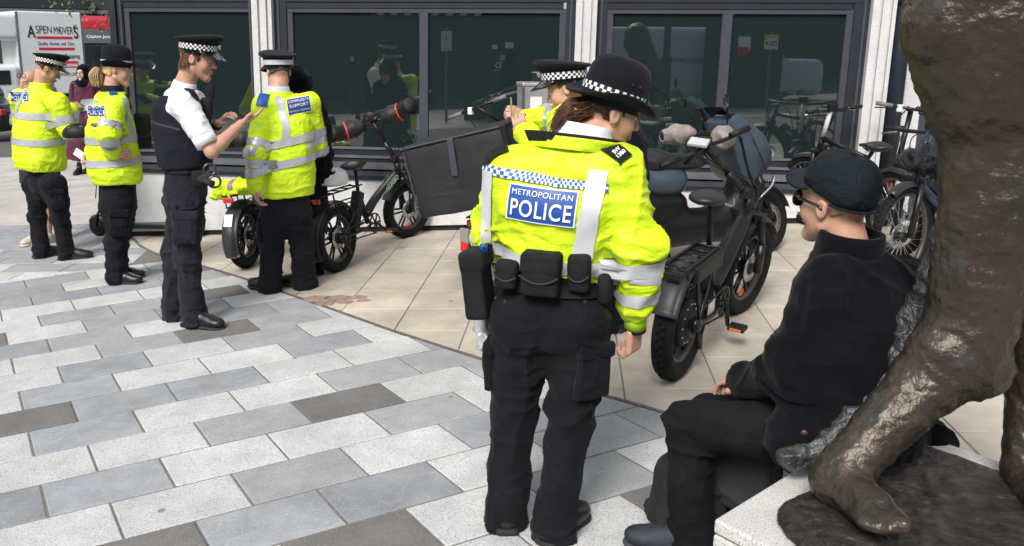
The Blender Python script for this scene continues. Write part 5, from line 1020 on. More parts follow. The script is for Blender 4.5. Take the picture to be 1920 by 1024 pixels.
def wheel(T, c, r, w_, nsp=5, A=None, piv=None, style='cast', knob=True, disc=True, side=-1, rimc=None, motor=False):
    c = V3(*c); X = lambda g: rotg(xf(g, None, c), A, piv) if A is not None else xf(g, None, c)
    Ry = cols((1, 0, 0), (0, 0, 1), (0, 1, 0)); h = w_/2
    prof = [(r-.9*w_, h*.55), (r-.62*w_, h*.92), (r-.35*w_, h), (r-.12*w_, h*.80), (r-.01, h*.45), (r, 0), (r-.01, -h*.45), (r-.12*w_, -h*.80), (r-.35*w_, -h), (r-.62*w_, -h*.92), (r-.9*w_, -h*.55)]
    ri = r-.9*w_; hub = obj('wheel', X(xf(tube([V3(0, 0, -h*.9), V3(0, 0, h*.9)], .058 if motor else .034, 20), Ry)), M_bk2, T, True)
    gs = [xf(lathe(prof, 64), Ry)]
    if knob:
        nk = int(2*math.pi*r/.042)
        for i in range(nk):
            for row, ph in ((-.62, 0), (-.2, .5), (.2, 0), (.62, .5)):
                a = 2*math.pi*(i+ph)/nk; rr = r-.004-(.018 if abs(row) > .5 else 0); B_ = cols((math.cos(a), 0, math.sin(a)), (0, 1, 0), (-math.sin(a), 0, math.cos(a))); gs.append(box((rr*math.cos(a), row*h, rr*math.sin(a)), (.007, h*.17, .012), B_))
    obj('tyre', X(merge(gs)), M_ty, hub, True)
    obj('rim', X(xf(lathe([(ri+.002, h*.56), (ri+.002, h*.62), (ri-.016, h*.5), (ri-.020, 0), (ri-.016, -h*.5), (ri+.002, -h*.62), (ri+.002, -h*.56)], 56), Ry)), rimc or M_rim, hub, True)
    if style == 'cast':
        for i in range(nsp):
            for d in (-.075, .075):
                a = 2*math.pi*i/nsp; p0 = V3(.03*math.cos(a+d*6), 0, .03*math.sin(a+d*6)); p1 = V3((ri-.012)*math.cos(a+d*1.7), 0, (ri-.012)*math.sin(a+d*1.7)); obj('spoke', X(tube([p0, p1], [.011, .009], 6, .9, (0, 1, 0))), M_bk, hub, True)
    elif style == 'wire':
        for i in range(28):
            a = 2*math.pi*i/28; s = 1 if i % 2 else -1; obj('spoke', X(tube([V3(.025*math.cos(a+.5*s), s*h*.6, .025*math.sin(a+.5*s)), V3((ri-.01)*math.cos(a), 0, (ri-.01)*math.sin(a))], .0016, 4)), M_alu, hub)
    if motor: obj('hub_motor', X(xf(lathe([(.001, -h*.8), (.11, -h*.78), (.125, -h*.5), (.125, h*.5), (.11, h*.78), (.001, h*.8)], 36), Ry)), M_bk2, hub, True)
    if motor:
        for i in range(12): obj('bolt', X(xf(lathe([(.001, -h*.8-.006), (.005, -h*.8-.005), (.006, -h*.78)], 8), Ry, (.10*math.cos(i*.5236), 0, .10*math.sin(i*.5236)))), M_alu, hub)
    if disc:
        obj('brake_disc', X(xf(lathe([(.045, side*h*.75), (.085, side*h*.75), (.085, side*h*.75+.003), (.045, side*h*.75+.003), (.045, side*h*.75)], 32), Ry)), M_alu, hub, True)
    return hub
def fender(T, c, r, w_, a0, a1, A=None, piv=None, m=None, name='mudguard', th=.004):
    c = V3(*c); V = []; n = 22; rows = 7; N_ = 2
    for lay in (0, 1):
        for i in range(n):
            a = R_(a0+(a1-a0)*i/(n-1))
            for j in range(rows):
                t = j/(rows-1)*2-1; rr = r-.030*t*t*abs(t)-lay*th; V.append((rr*math.cos(a), t*w_/2, rr*math.sin(a)))
    g = grid_faces(rows, n); q = n*rows; ff = [f[::-1] for f in g]+[[i+q for i in f] for f in g]
    for i in range(n-1):
        for j in (0, rows-1): ff.append([i*rows+j, (i+1)*rows+j, q+(i+1)*rows+j, q+i*rows+j])
    for i in (0, n-1):
        for j in range(rows-1): ff.append([i*rows+j, i*rows+j+1, q+i*rows+j+1, q+i*rows+j])
    G_ = xf((np.array(V), ff), None, c); return obj(name, rotg(G_, A, piv) if A is not None else G_, m or M_fend, T, True)
def saddle(T, c, s=1., parent=None, post=None):
    c = V3(*c); F = Field(.009); F.ell(c+V3(-.06, 0, 0)*s, V3(.10, .085, .032)*s, None, .03); F.cone(c+V3(-.04, 0, 0)*s, c+V3(.13, 0, -.005)*s, .04*s, .018*s, .04, (V3(0, 0, 1), .7)); sd_ = obj('saddle', F.mesh(1), M_sad, T, True)
    for q in (-1, 1): obj('saddle_rail', tube([c+V3(.08, q*.02, -.02)*s, c+V3(0, q*.02, -.045)*s, c+V3(-.09, q*.03, -.02)*s], .0045, 6), M_bk, sd_, True)
    if post is not None: obj('seat_post', tube([c+V3(-.01, 0, -.03), V3(*post)], .0155, 12), M_bk, T, True)
    return sd_
def place(name, label, cat, rear, front, lean=0., group=None):
    rear = V3(*rear[:2]); front = V3(*front[:2]); m = (rear+front)/2; d = front-rear; hd = math.atan2(d[1], d[0]); z = gz(m[0]); pitch = -math.atan2(gz(front[0])-gz(rear[0]), np.linalg.norm(d))
    T = thing(name, label, cat, (m[0], m[1], z), (0, 0, 0), group); T.rotation_mode = 'XYZ'
    Mx = Matrix.Rotation(hd, 4, 'Z') @ Matrix.Rotation(pitch, 4, 'Y') @ Matrix.Rotation(R_(lean), 4, 'X'); T.rotation_euler = Mx.to_euler()
    Mw = Matrix.Translation((m[0], m[1], z)) @ Mx; inv = np.array(Mw.inverted())
    loc = lambda p: (inv@np.array([*p, 1.]))[:3]
    return T, loc, float(np.linalg.norm(d))
def ebike(name, label, rear, front, r=.27, w_=.085, lean=0, steer=0, group='electric bicycles parked by the building', bar=None, barh=1.05, sad=.80, nsp=6, motor=False, frame_m=None, text=None, stripe=None, rackz=None, kick=True, battery='frame', sadx=-.26, knob=True, cranka=.6, lowfr=False, stemx=None, light=True, rf=(40, 205), rlm=None):
    T, loc, wb = place(name, label, 'bicycle', rear, front, lean, group); fm = frame_m or M_bk; ra = V3(-wb/2, 0, r); fa = V3(wb/2, 0, r)
    hb = V3(wb/2-.085, 0, r+.32); ht = V3(wb/2-.125, 0, r+.46); ax = nrm(ht-hb); st = R_(steer)
    K = np.array([[0, -ax[2], ax[1]], [ax[2], 0, -ax[0]], [-ax[1], ax[0], 0]]); A = np.eye(3)+math.sin(st)*K+(1-math.cos(st))*K@K
    wheel(T, ra, r, w_, nsp, motor=motor, knob=knob); wheel(T, fa, r, w_, nsp, A, hb, knob=knob)
    bb = V3(-.10, 0, .29); sc_ = V3(-.20, 0, .56)
    obj('head_tube', tube([hb, ht], .028, 16), fm, T, True)
    mb = [ht*.35+hb*.65+V3(-.02, 0, .0), V3(.06, 0, .43 if lowfr else .47), bb+V3(-.02, 0, .07)]
    mt = obj('main_beam', tube(spline(mb, 5), .046, 14, .62, (0, 0, 1)), fm, T, True)
    if text:
        d = nrm(mb[1]-mb[0]); m_ = mb[0]*.55+mb[1]*.45; up = nrm(np.cross(V3(0, 1, 0), d)); up = up if up[2] > 0 else -up
        for sd_ in (-1, 1): obj('lettering', flat_text(text, .058, m_+V3(0, sd_*.0475, 0), -d*(-sd_)*(1) if sd_ < 0 else d, up, .02), M_wht, mt)
        if stripe: obj('stripe', box(mb[1]*.75+mb[0]*.25+V3(0, -.047, .0), (.075, .001, .007), cols(-d, (0, 1, 0), up)), stripe, mt)
        if stripe: obj('stripe', box(m_+V3(0, -.047, 0)+up*.032, (.09, .001, .005), cols(-d, (0, 1, 0), up)), stripe, mt)
    obj('seat_tube', tube([bb, sc_], .024, 14), fm, T, True)
    for q in (-1, 1):
        obj('chainstay', tube(spline([bb+V3(0, q*.04, .0), V3(-.25, q*(w_/2+.025), .27), ra+V3(0, q*(w_/2+.03), 0)], 4), .012, 8), fm, T, True); obj('seatstay', tube([sc_+V3(0, q*.02, -.05), ra+V3(.02, q*(w_/2+.03), .02)], .010, 8), fm, T, True)
        lg = obj('fork_leg', rotg(tube([hb+V3(0, q*(w_/2+.03), .03), fa+V3(-.01, q*(w_/2+.03), .16)], .021, 12), A, hb), M_bk, T, True); obj('fork_slider', rotg(tube([fa+V3(-.01, q*(w_/2+.03), .17), fa+V3(0, q*(w_/2+.03), -.01)], .026, 12), A, hb), M_bk, lg, True)
    obj('fork_crown', rotg(box(hb+V3(0, 0, .035), (.035, w_/2+.05, .022), None, .008), A, hb), M_bk, T)
    fender(T, fa, r+.035, w_+.03, 25, 155, A, hb); fender(T, ra, r+.035, w_+.03, *rf)
    # stem and bar
    if bar is not None:
        bl, br = loc(bar[0]), loc(bar[1]); bc = (bl+br)/2
    else:
        bc = ht+ax*(barh-ht[2])/ax[2]; bs = rz(st)@V3(0, 1, 0); bl = bc+bs*.31; br = bc-bs*.31
    obj('stem', tube([ht, ht+(bc-ht)*.5], .022, 14), M_bk, T, True); obj('stem_upper', tube([ht+(bc-ht)*.45, bc], .0175, 14), M_bk, T, True); obj('stem_hinge', box(ht+(bc-ht)*.08, (.035, .028, .03), None, .008), M_bk2, T)
    bk_ = nrm(V3(-1, 0, .1)); hbar = obj('handlebar', tube(spline([bl, bl*.75+br*.25+V3(.02, 0, -.01), bc, br*.75+bl*.25+V3(.02, 0, -.01), br], 5), .0125, 10), M_bk, T, True)
    for a, b in ((bl, bc), (br, bc)):
        d = nrm(b-a); obj('grip', tube([a, a+d*.125], .0175, 12), M_bk2, hbar, True); obj('brake_lever', tube([a+d*.15+V3(.02, 0, -.01), a+d*.11+V3(.055, 0, -.015), a+d*.02+V3(.06, 0, -.02)], .006, 6), M_bk, hbar, True)
    obj('display', box(bc+V3(-.02, .0, .035), (.018, .035, .025), None, .005), M_bk2, hbar)
    for k_ in range(3): obj('cable', tube(spline([bc+V3(.01, (k_-1)*.12, 0), bc+V3(.08, (k_-1)*.06, -.08), ht+V3(.06, (k_-1)*.03, .05), hb+V3(-.03, (k_-1)*.02, -.04)], 5), .004, 6), M_sole, T, True)
    saddle(T, (sadx, 0, sad), 1.08, None, (sc_[0]-.0, 0, .50))
    # rack
    rz_ = rackz or 2*r+.10
    rk = obj('rack', merge([tube(spline([V3(-.22, q*.055, rz_), V3(-wb/2-.17, q*.055, rz_), V3(-wb/2-.20, q*.02, rz_)], 3), .007, 8) for q in (-1, 1)]+[tube([V3(x, -.055, rz_), V3(x, .055, rz_)], .006, 6) for x in np.linspace(-.28, -wb/2-.16, 5)]+[tube([V3(-wb/2-.05, q*.055, rz_), ra+V3(0, q*(w_/2+.035), .03)], .007, 8) for q in (-1, 1)]+[tube([V3(-.24, q*.055, rz_-.11), V3(-wb/2-.14, q*.06, rz_-.11), V3(-wb/2-.17, q*.055, rz_)], .006, 8) for q in (-1, 1)]), M_bk, T, True)
    rl = obj('rear_light', box((-wb/2-.215, 0, rz_-.035), (.014, .042, .02), None, .006), rlm or M_red, T)
    # drive
    Ry = cols((1, 0, 0), (0, 0, 1), (0, 1, 0)); ch = obj('chainring', xf(lathe([(.075, -.004), (.085, -.004), (.085, .004), (.075, .004), (.075, -.004)], 32), Ry, bb+V3(0, -.075, 0)), M_bk, T, True)
    for i in range(6): obj('chainring_arm', tube([bb+V3(0, -.075, 0), bb+V3(.078*math.cos(i*1.047), -.075, .078*math.sin(i*1.047))], .008, 6), M_bk, ch)
    obj('chain', merge([tube([bb+V3(0, -.075, q*.085), ra+V3(0, -.065, q*.035)], .006, 5) for q in (-1, 1)]), M_sole, T)
    obj('cassette', xf(lathe([(.012, -.02), (.032, -.02), (.045, .015), (.012, .015)], 24), Ry, ra+V3(0, -w_/2-.025, 0)), M_bk, T, True); obj('derailleur', merge([tube([ra+V3(.0, -.09, -.03), ra+V3(.05, -.085, -.12)], .013, 8), tube([ra+V3(.045, -.085, -.07), ra+V3(.06, -.085, -.14)], .018, 10)]), M_bk, T, True)
    for q, sg in ((-1, 1), (1, -1)):
        e = bb+V3(.165*math.cos(cranka)*sg, q*.095, -.165*math.sin(cranka)*sg); cr = obj('crank', tube([bb+V3(0, q*.09, 0), e], .012, 8), M_bk, T, True); obj('pedal', box(e+V3(0, q*.055, 0), (.045, .045, .012), None, .005), M_bk2, cr)
        for s_ in (-1, 1): obj('pedal_reflector', box(e+V3(s_*.046, q*.055, 0), (.002, .030, .006)), M_org, cr)
    if kick: obj('kickstand', tube([ra+V3(.10, .07, -.02), ra+V3(.17, .17, -r+.02)], .010, 8), M_bk, T, True)
    if battery == 'frame': obj('battery', box((-.26, 0, .44), (.045, .04, .15), cols(nrm((1, 0, -.45)), (0, 1, 0), nrm((.45, 0, 1))), .012), M_bk2, T)
    if battery == 'rack':
        b_ = obj('battery', box((-wb/2+.12, 0, rz_-.055), (.20, .085, .045), None, .012), M_bk2, T); obj('battery_label', box((-wb/2-.082, 0, rz_-.05), (.002, .05, .022)), M_fr3, b_)
    if light: 
        hl = obj('headlight', rotg(tube([hb+V3(.05, 0, .06), hb+V3(.10, 0, .06)], [.03, .036], 16), A, hb), M_bk2, T, True)
    obj('wheel_reflector', box(fa+V3(.0, 0, -r*.55), (.035, .006, .014)), M_org, T)
    return T, loc, wb, bl, br, bc, ra, rz_
def muff(T, a, b, m1, m2, name='handlebar_muff', R0=.062, R1=.085, open_=True):
    """padded hand cover round a grip: a outer end, b inner end"""
    a, b = V3(*a), V3(*b); d = nrm(b-a); L = np.linalg.norm(b-a); o_ = nrm(V3(-1, 0, .15)-d*(V3(-1, 0, .15)@d)); P_ = [a-d*.05-d*0+o_*.11, a+o_*.05, a+d*.06, a+d*.15, b]
    g = tube(spline([P_[0]-o_*.0, P_[1], P_[2], P_[3], P_[4]], 5), np.interp(np.linspace(0, 1, 21), [0, .25, .5, .75, 1], [R0*1.08, R0, R0*1.05, R1*.9, R1*.5]), 20, 1.)
    g = (g[0]+.006*np.stack([vnoise(g[0]*22, k_) for k_ in range(3)], 1), g[1][:-2]+g[1][-1:]); mo = obj(name, g, m1, T, True)
    p = spline(P_, 5); i0 = 9; obj('stripe', tube([p[i0], p[i0+1], p[i0+2]], [R0*1.10, R0*1.12, R0*1.13], 20, 1., cap=False), m2, mo, True) if m2 else None
    obj('cuff_lining', tube([p[0], p[1], p[2]], [R0*.98, R0*.9, R0*.7], 20, cap=True), M_sole, mo, True)
    return mo
M_green = mat('green stripe', (.05, .45, .10), .4)
# (B) the lettered e-bike with hand covers
TB, loc, wb, bl, br, bc, ra, rkz = ebike('electric_bicycle', 'black e-bike with big black and red handlebar muffs and a white helmet on its rack', (-1.805, 6.087), (-1.453, 7.24), .27, .088, -5, -22, bar=(V3(-2.02, 6.98, .90), V3(-1.46, 7.06, 1.11)), text='ALLEGRO', stripe=M_green, sad=.80, sadx=-.20)
M_muff = mat('muff neoprene', (.012, .012, .013), .6, bump=.3, bs=60, bd=.004); M_mred = mat('red trim', (.62, .03, .035), .55)
d = nrm(bc-bl); muff(TB, bl-d*.02, bl+d*.22, M_muff, M_mred, R0=.074, R1=.095); muff(TB, br+d*.02, br-d*.22, M_muff, M_mred, R0=.074, R1=.095)
obj('phone_mount', box(bc+V3(0, 0, .03), (.03, .045, .010), None, .004), M_alu, TB)
def helmet(name, label, c, A, m, mv, s=1.):
    T = thing(name, label, 'helmet', c); F = Field(.008); F.ell((0, 0, 0), V3(.135, .10, .095)*s, None, .02); F.box((0, 0, -.09*s), V3(.2, .2, .05)*s, None, .005, .006, True); F.ell((0, 0, -.02*s), V3(.115, .082, .075)*s, None, .01, True)
    for i, (y, l) in enumerate(((0, .07), (-.045, .06), (.045, .06))):
        for x in (-.055, .035): F.ell((x*s, y*s, .075*s-abs(y)*.55*s), V3(.032, .012, .03)*s, None, .008, True)
    obj('shell', xf(F.mesh(1), A), m, T, True); F = Field(.009); F.ell((0, 0, -.004*s), V3(.126, .091, .085)*s, None, .02); F.box((0, 0, -.095*s), V3(.2, .2, .05)*s, None, .005, .006, True); obj('liner', xf(F.mesh(1), A), mv, T, True); return T
hc = W(626, 336, 6.06); helmet('bicycle_helmet', 'white vented cycle helmet lying on the rack of the e-bike', hc+V3(0, 0, .0), rz(R_(65)), mat('white helmet shell', (.70, .70, .70), .3, coat=.3), M_sole)
# (A) e-bike behind with a yellow vest on its rack
TA, loc, wb, bl, br, bc, ra, rkz = ebike('electric_bicycle', 'black e-bike with a yellow vest strapped on its rack, behind the support officer', (-2.641, 6.257), (-2.60, 7.38), .27, .10, -4, 25, bar=(V3(-3.10, 7.05, .80), V3(-2.50, 7.15, .88)), sad=.72)
d = nrm(bc-bl); muff(TA, bl-d*.02, bl+d*.22, M_muff, None, R0=.075, R1=.10); muff(TA, br+d*.02, br-d*.2, M_muff, None)
obj('plate_sticker', box(V3(-wb/2-.258, 0, .45), (.002, .035, .05), cols(nrm((1, 0, -.5)), (0, 1, 0), nrm((.5, 0, 1)))), M_wht, TA)
vc = W(443, 352, 6.18); F = Field(.009); F.box(vc, (.17, .11, .055), rz(R_(20)), .04, .03); F.ell(vc+V3(.08, -.05, .02), (.10, .09, .055), None, .04); F.cone(vc+V3(-.10, -.09, -.02), vc+V3(-.17, -.04, -.06), .05, .03, .03)
vg = folds(F.mesh(1), [((9, 9, 12), .014, True, 7, None), ((20, 20, 20), .005, True, 8, None)]); vt = thing('folded_vest', 'crumpled yellow hi-vis vest lying on the rack behind the support officer', 'vest', vc); obj('cloth', vg, M_hv, vt, True, vc)
wv = Wrap(vg); obj('reflective_strip', wv.drape([vc+V3(-.16+.32*t, .03, 0) for t in np.linspace(0, 1, 14)], .024, V3(0, 1, 0), .004, 3, V3(0, .5, -1), .4), M_ref, vt, True, vc); obj('reflective_strip', wv.drape([vc+V3(.0, -.12+.2*t, 0) for t in np.linspace(0, 1, 12)], .022, V3(1, 0, 0), .005, 3, V3(0, .7, -1), .4), mat('grey strip', (.2, .2, .21), .5), vt, True, vc)
# (C) fat-tyre e-bike by the seated man
TC, loc, wb, bl, br, bc, ra, rkz = ebike('electric_bicycle', 'fat-tyred black e-bike standing between the middle officer and the seated man', (.573, 3.995), (1.075, 5.00), .30, .105, 3, -10, bar=(V3(.50, 4.55, 1.03), V3(1.0, 4.78, 1.235)), sad=.90, sadx=-.30, motor=True, battery='rack', rackz=.63, lowfr=True, cranka=1.2, rf=(50, 158), rlm=M_bk2)
obj('handlebar_riser', merge([tube(spline([bc, bc+V3(.03, 0, .02), bc*.5+bl*.5+V3(.05, 0, -.05)], 4), .013, 8)]), M_bk, TC, True)
obj('display_panel', box(bc+V3(-.06, .02, .03), (.035, .055, .010), cols(nrm((1, 0, .5)), (0, 1, 0), nrm((-.5, 0, 1))), .004), mat('lcd grey', (.45, .47, .47), .2), TC)
for q in (-1, 1): obj('saddle_loop', tube(spline([V3(-.26, q*.06, .86), V3(-.16, q*.075, .835), V3(-.06, q*.05, .85)], 5), .006, 6), M_alu, TC, True)
# (D) bike under the delivery box
TD_, loc, wb, bl, br, bc, ra, rkz = ebike('electric_bicycle', 'black e-bike carrying the delivery box, its red rear light beside the middle officer', (-.50, 5.37), (.08, 6.38), .27, .085, 0, 0, sad=.78, rackz=.60)
obj('tail_reflector', box(V3(-wb/2-.30, 0, .50), (.012, .035, .05), None, .006), mat('grey lens', (.25, .25, .26), .3), TD_); obj('tail_lens', box(V3(-wb/2-.30, 0, .43), (.013, .03, .035), None, .006), M_red, TD_)
# delivery box
tl, tr, bl_ = W(766, 278, 5.12), W(955, 234, 4.92), W(790, 412, 5.12); X = nrm(tr-tl); Z = tl-bl_; Z = nrm(Z-X*(Z@X)); Yb = nrm(np.cross(Z, X)); wd = np.linalg.norm(tr-tl); ht_ = np.linalg.norm(tl-bl_); dp_ = .46; cc = bl_+X*wd/2+Z*ht_/2+Yb*dp_/2
M_bag = mat('grey black vinyl', (.0145, .0152, .018), .6, var=.25, vs_=5, bump=.2, bs=60, bd=.004, wr=(5, .4, .03, (1, 1, 1)))
bxT = thing('delivery_box', 'large dark grey insulated delivery box on the back of a bike', 'delivery box', cc); A = cols(X, Yb, Z)
v, f = box((0, 0, 0), (wd/2, dp_/2, ht_/2), None, .018); bm = bmesh.new(); vv = [bm.verts.new(a) for a in v]; [bm.faces.new([vv[i] for i in q]) for q in f]; bmesh.ops.subdivide_edges(bm, edges=bm.edges[:], cuts=5, use_grid_fill=True); bm.verts.index_update(); v = np.array([a.co[:] for a in bm.verts]); f = [[a.index for a in p.verts] for p in bm.faces]; bm.free()
v += .010*np.stack([vnoise(v*7, 1), vnoise(v*7, 2), vnoise(v*7, 3)], 1); obj('shell', xf((v, f), A), M_bag, bxT, True)
obj('lid_flap', xf(box((0, 0, ht_/2+.004), (wd/2+.004, dp_/2+.006, .010), None, .008), A), M_bag, bxT)
obj('edge_piping', xf(tube([V3(-wd/2, -dp_/2-.004, -ht_/2+.02), V3(-wd/2, -dp_/2-.004, ht_/2-.02)], .006, 6), A), M_fr2, bxT); obj('edge_piping', xf(tube([V3(-wd/2+.02, -dp_/2-.006, ht_/2), V3(wd/2-.02, -dp_/2-.006, ht_/2)], .006, 6), A), M_fr2, bxT)
obj('strap', xf(box((-.02, -dp_/2-.010, ht_/2-.12), (.022, .006, .12), cols(nrm((1, 0, -.12)), (0, 1, 0), nrm((.12, 0, 1))), .004), A), M_fr2, bxT); obj('corner_guard', xf(box((wd/2, -dp_/2, .02), (.02, .02, ht_/2-.01), None, .008), A), M_bk2, bxT)
# kick scooters
def kick(name, label, fw, rw, barc=None, steer=0, lean=0, grips=None, stem=1.05):
    T, loc, wb = place(name, label, 'kick scooter', rw, fw, lean, 'electric kick scooters'); r = .108; Ry = cols((1, 0, 0), (0, 0, 1), (0, 1, 0))
    for x in (-wb/2, wb/2):
        h = obj('wheel', xf(lathe([(.001, -.02), (.06, -.022), (.062, .022), (.001, .02)], 24), Ry, (x, 0, r)), M_bk2, T, True); obj('tyre', xf(lathe([(.062, -.022), (.085, -.025), (.104, -.014), (.108, 0), (.104, .014), (.085, .025), (.062, .022)], 36), Ry, (x, 0, r)), M_ty, h, True)
        fender(T, (x, 0, r), r+.014, .06, 30, 150)
    obj('deck', box((-.04, 0, .125), (wb/2-.14, .075, .022), None, .01), M_bk2, T); obj('deck_grip', box((-.04, 0, .1485), (wb/2-.17, .065, .001)), M_fr2, T)
    obj('deck_stripe', box((-.04, -.0755, .125), (wb/2-.2, .001, .004)), M_fr3, T)
    ft = V3(wb/2-.06, 0, .30); top = V3(wb/2-.18, 0, stem); obj('neck', tube([V3(wb/2-.20, 0, .13), V3(wb/2-.10, 0, .22), ft], .030, 12), M_bk, T, True)
    for q in (-1, 1): obj('fork', tube([ft, V3(wb/2-.03, q*.035, .22), V3(wb/2, q*.035, r)], .013, 8), M_bk, T, True)
    obj('stem', tube([ft, top], .021, 14), M_bk, T, True)
    if grips is not None: a, b = loc(grips[0]), loc(grips[1])
    else: a, b = top+V3(0, .25, .0), top+V3(0, -.25, .0)
    c = (a+b)/2; obj('stem_head', tube([top, c], .019, 12), M_bk, T, True); hb_ = obj('handlebar', tube([a, b], .013, 10), M_bk, T, True)
    for p, q in ((a, b), (b, a)):
        d = nrm(q-p); obj('grip', tube([p, p+d*.13], .0175, 12), mat('grip grey', (.16, .165, .175), .6) if 'grip grey' not in MATS else MATS['grip grey'], hb_, True); obj('brake_lever', tube([p+d*.16, p+d*.12+V3(.05, 0, -.02), p+d*.04+V3(.055, 0, -.03)], .006, 6), M_bk, hb_, True)
    obj('bell', xf(lathe([(.001, .02), (.015, .015), (.02, 0)], 12), None, c+(b-a)*.15+V3(0, 0, .012)), M_bk, hb_, True); obj('throttle', box(c+(a-b)*.12+V3(0, 0, -.01), (.02, .02, .03), None, .006), M_wht, hb_)
    obj('cable', tube(spline([c, c+V3(.08, 0, -.1), top+V3(.06, .03, -.25), ft+V3(.03, .02, .1)], 6), .005, 6), M_sole, T, True)
    obj('side_reflector', box((wb/2-.07, -.032, .17), (.018, .004, .012)), M_org, T)
    return T
kick('kick_scooter', 'black electric scooter standing along the wall behind the blond officer', (-4.79, 7.56), (-3.70, 7.36), stem=1.0)
g0, g1 = W(843, 221, 6.75), W(950, 180, 6.55); kick('kick_scooter', 'electric scooter with grey grips whose handlebar rises behind the delivery box', ((g0+g1)/2+V3(.12, .16, 0))[:2], ((g0+g1)/2+V3(.95, -.25, 0))[:2], grips=(g0, g1), stem=1.05)
g0, g1 = W(1642, 193, 7.2), W(1765, 214, 7.05); kick('kick_scooter', 'tall folding scooter leaning by the drainpipe at the right', ((g0+g1)/2+V3(-.02, .22, 0))[:2], ((g0+g1)/2+V3(.5, -.55, 0))[:2], grips=(g0, g1), stem=1.0)
# ordinary e-mountain bikes in the right-hand cluster
def mtb(name, label, rear, front, fm, lean=0, steer=0, text=None, r=.33, sad=.92, tm=None, battery=True, barh=1.02, fend=True):
    T, loc, wb = place(name, label, 'bicycle', rear, front, lean, 'mountain bikes at the right'); ra = V3(-wb/2, 0, r); fa = V3(wb/2, 0, r); hb = V3(wb/2-.10, 0, r+.36); ht = V3(wb/2-.145, 0, r+.48); ax = nrm(ht-hb); st = R_(steer)
    K = np.array([[0, -ax[2], ax[1]], [ax[2], 0, -ax[0]], [-ax[1], ax[0], 0]]); A = np.eye(3)+math.sin(st)*K+(1-math.cos(st))*K@K; w_ = .055
    wheel(T, ra, r, w_, 0, style='wire'); wheel(T, fa, r, w_, 0, A, hb, style='wire'); bb = V3(-.06, 0, .28); sc_ = V3(-.17, 0, .70)
    obj('head_tube', tube([hb, ht], .026, 14), fm, T, True); dt = obj('down_tube', tube([hb+V3(0, 0, .01), bb], .036, 14, .8), fm, T, True); obj('top_tube', tube([ht, sc_], .022, 12), fm, T, True); obj('seat_tube', tube([bb, sc_], .019, 12), fm, T, True)
    for q in (-1, 1):
        obj('chainstay', tube([bb+V3(0, q*.03, 0), ra+V3(0, q*.06, 0)], .011, 8), fm, T, True); obj('seatstay', tube([sc_+V3(0, q*.02, -.03), ra+V3(0, q*.06, 0)], .009, 8), fm, T, True)
        obj('fork_leg', rotg(tube([hb+V3(0, q*.055, .02), fa+V3(0, q*.055, .0)], [.018, .022], 12), A, hb), M_bk, T, True)
    obj('fork_crown', rotg(box(hb+V3(0, 0, .02), (.03, .075, .02), None, .008), A, hb), M_bk, T)
    if fend: fender(T, fa, r+.03, .075, 60, 178, A, hb, M_fend); fender(T, ra, r+.03, .075, 20, 160, m=M_fend)
    bc = ht+ax*(barh-ht[2]); bs = rz(st)@V3(0, 1, 0); obj('stem', tube([ht, bc], .019, 12), tm or fm, T, True); a, b = bc+bs*.33+V3(-.06, 0, .02), bc-bs*.33+V3(-.06, 0, .02)
    hb_ = obj('handlebar', tube(spline([a, a*.6+bc*.4+V3(.02, 0, 0), bc, b*.6+bc*.4+V3(.02, 0, 0), b], 5), .0135, 10), M_bk, T, True)
    for p, q in ((a, b), (b, a)): d = nrm(q-p); obj('grip', tube([p, p+d*.125], .0175, 12), M_bk2, hb_, True); obj('brake_lever', tube([p+d*.15, p+d*.11+V3(.05, 0, -.02), p+d*.02+V3(.06, 0, -.03)], .006, 6), M_alu, hb_, True)
    obj('display', box(bc+V3(-.03, 0, .04), (.02, .04, .025), None, .006), M_bk2, hb_); 
    for k_ in range(4): obj('cable', tube(spline([bc+V3(.01, (k_-1.5)*.12, 0), bc+V3(.12, (k_-1.5)*.07, -.06), hb+V3(.03, (k_-1.5)*.03, .0), hb+V3(-.1, (k_-1.5)*.02, -.1)], 5), .004, 6), M_sole, T, True)
    saddle(T, (-.25, 0, sad), 1.08, None, (sc_[0], 0, .66))
    if battery:
        m_ = hb*.5+bb*.5+V3(0, 0, .05); d = nrm(hb-bb); up = nrm(np.cross(d, V3(0, -1, 0))); up = up if up[2] > 0 else -up; b_ = obj('battery', box(m_+up*.03, (.19, .042, .042), cols(d, (0, 1, 0), up), .012), M_bk2, T)
        if text:
            for q in (-1, 1): obj('lettering', flat_text(text, .040, m_+up*.03+V3(0, q*.0425, 0), -d*q*-1 if q < 0 else -d, up, .02), M_wht, b_)
        obj('battery_strip', box(m_+up*.055+V3(0, -.0425, 0), (.17, .001, .004), cols(d, (0, 1, 0), up)), M_fr3, b_)
    Ry = cols((1, 0, 0), (0, 0, 1), (0, 1, 0)); obj('chainring', xf(lathe([(.001, -.004), (.085, -.004), (.085, .004), (.001, .004)], 28), Ry, bb+V3(0, -.06, 0)), M_bk, T, True)
    for q, sg in ((-1, 1), (1, -1)): e = bb+V3(.05*sg, q*.085, -.165*sg); cr = obj('crank', tube([bb+V3(0, q*.08, 0), e], .011, 8), M_alu, T, True); obj('pedal', box(e+V3(0, q*.05, 0), (.045, .045, .011), None, .005), M_bk2, cr)
    obj('wheel_reflector', box(ra+V3(.10, -.03, .18), (.02, .004, .035)), M_org, T); return T, loc
mtb('mountain_bike', 'white-stemmed e-bike against the right pillar beyond the seated man', (2.45, 6.35), (2.12, 7.36), M_bk, -3, 18, None, .32, .80, tm=mat('white frame paint', (.72, .73, .75), .3, coat=.3), barh=1.05)
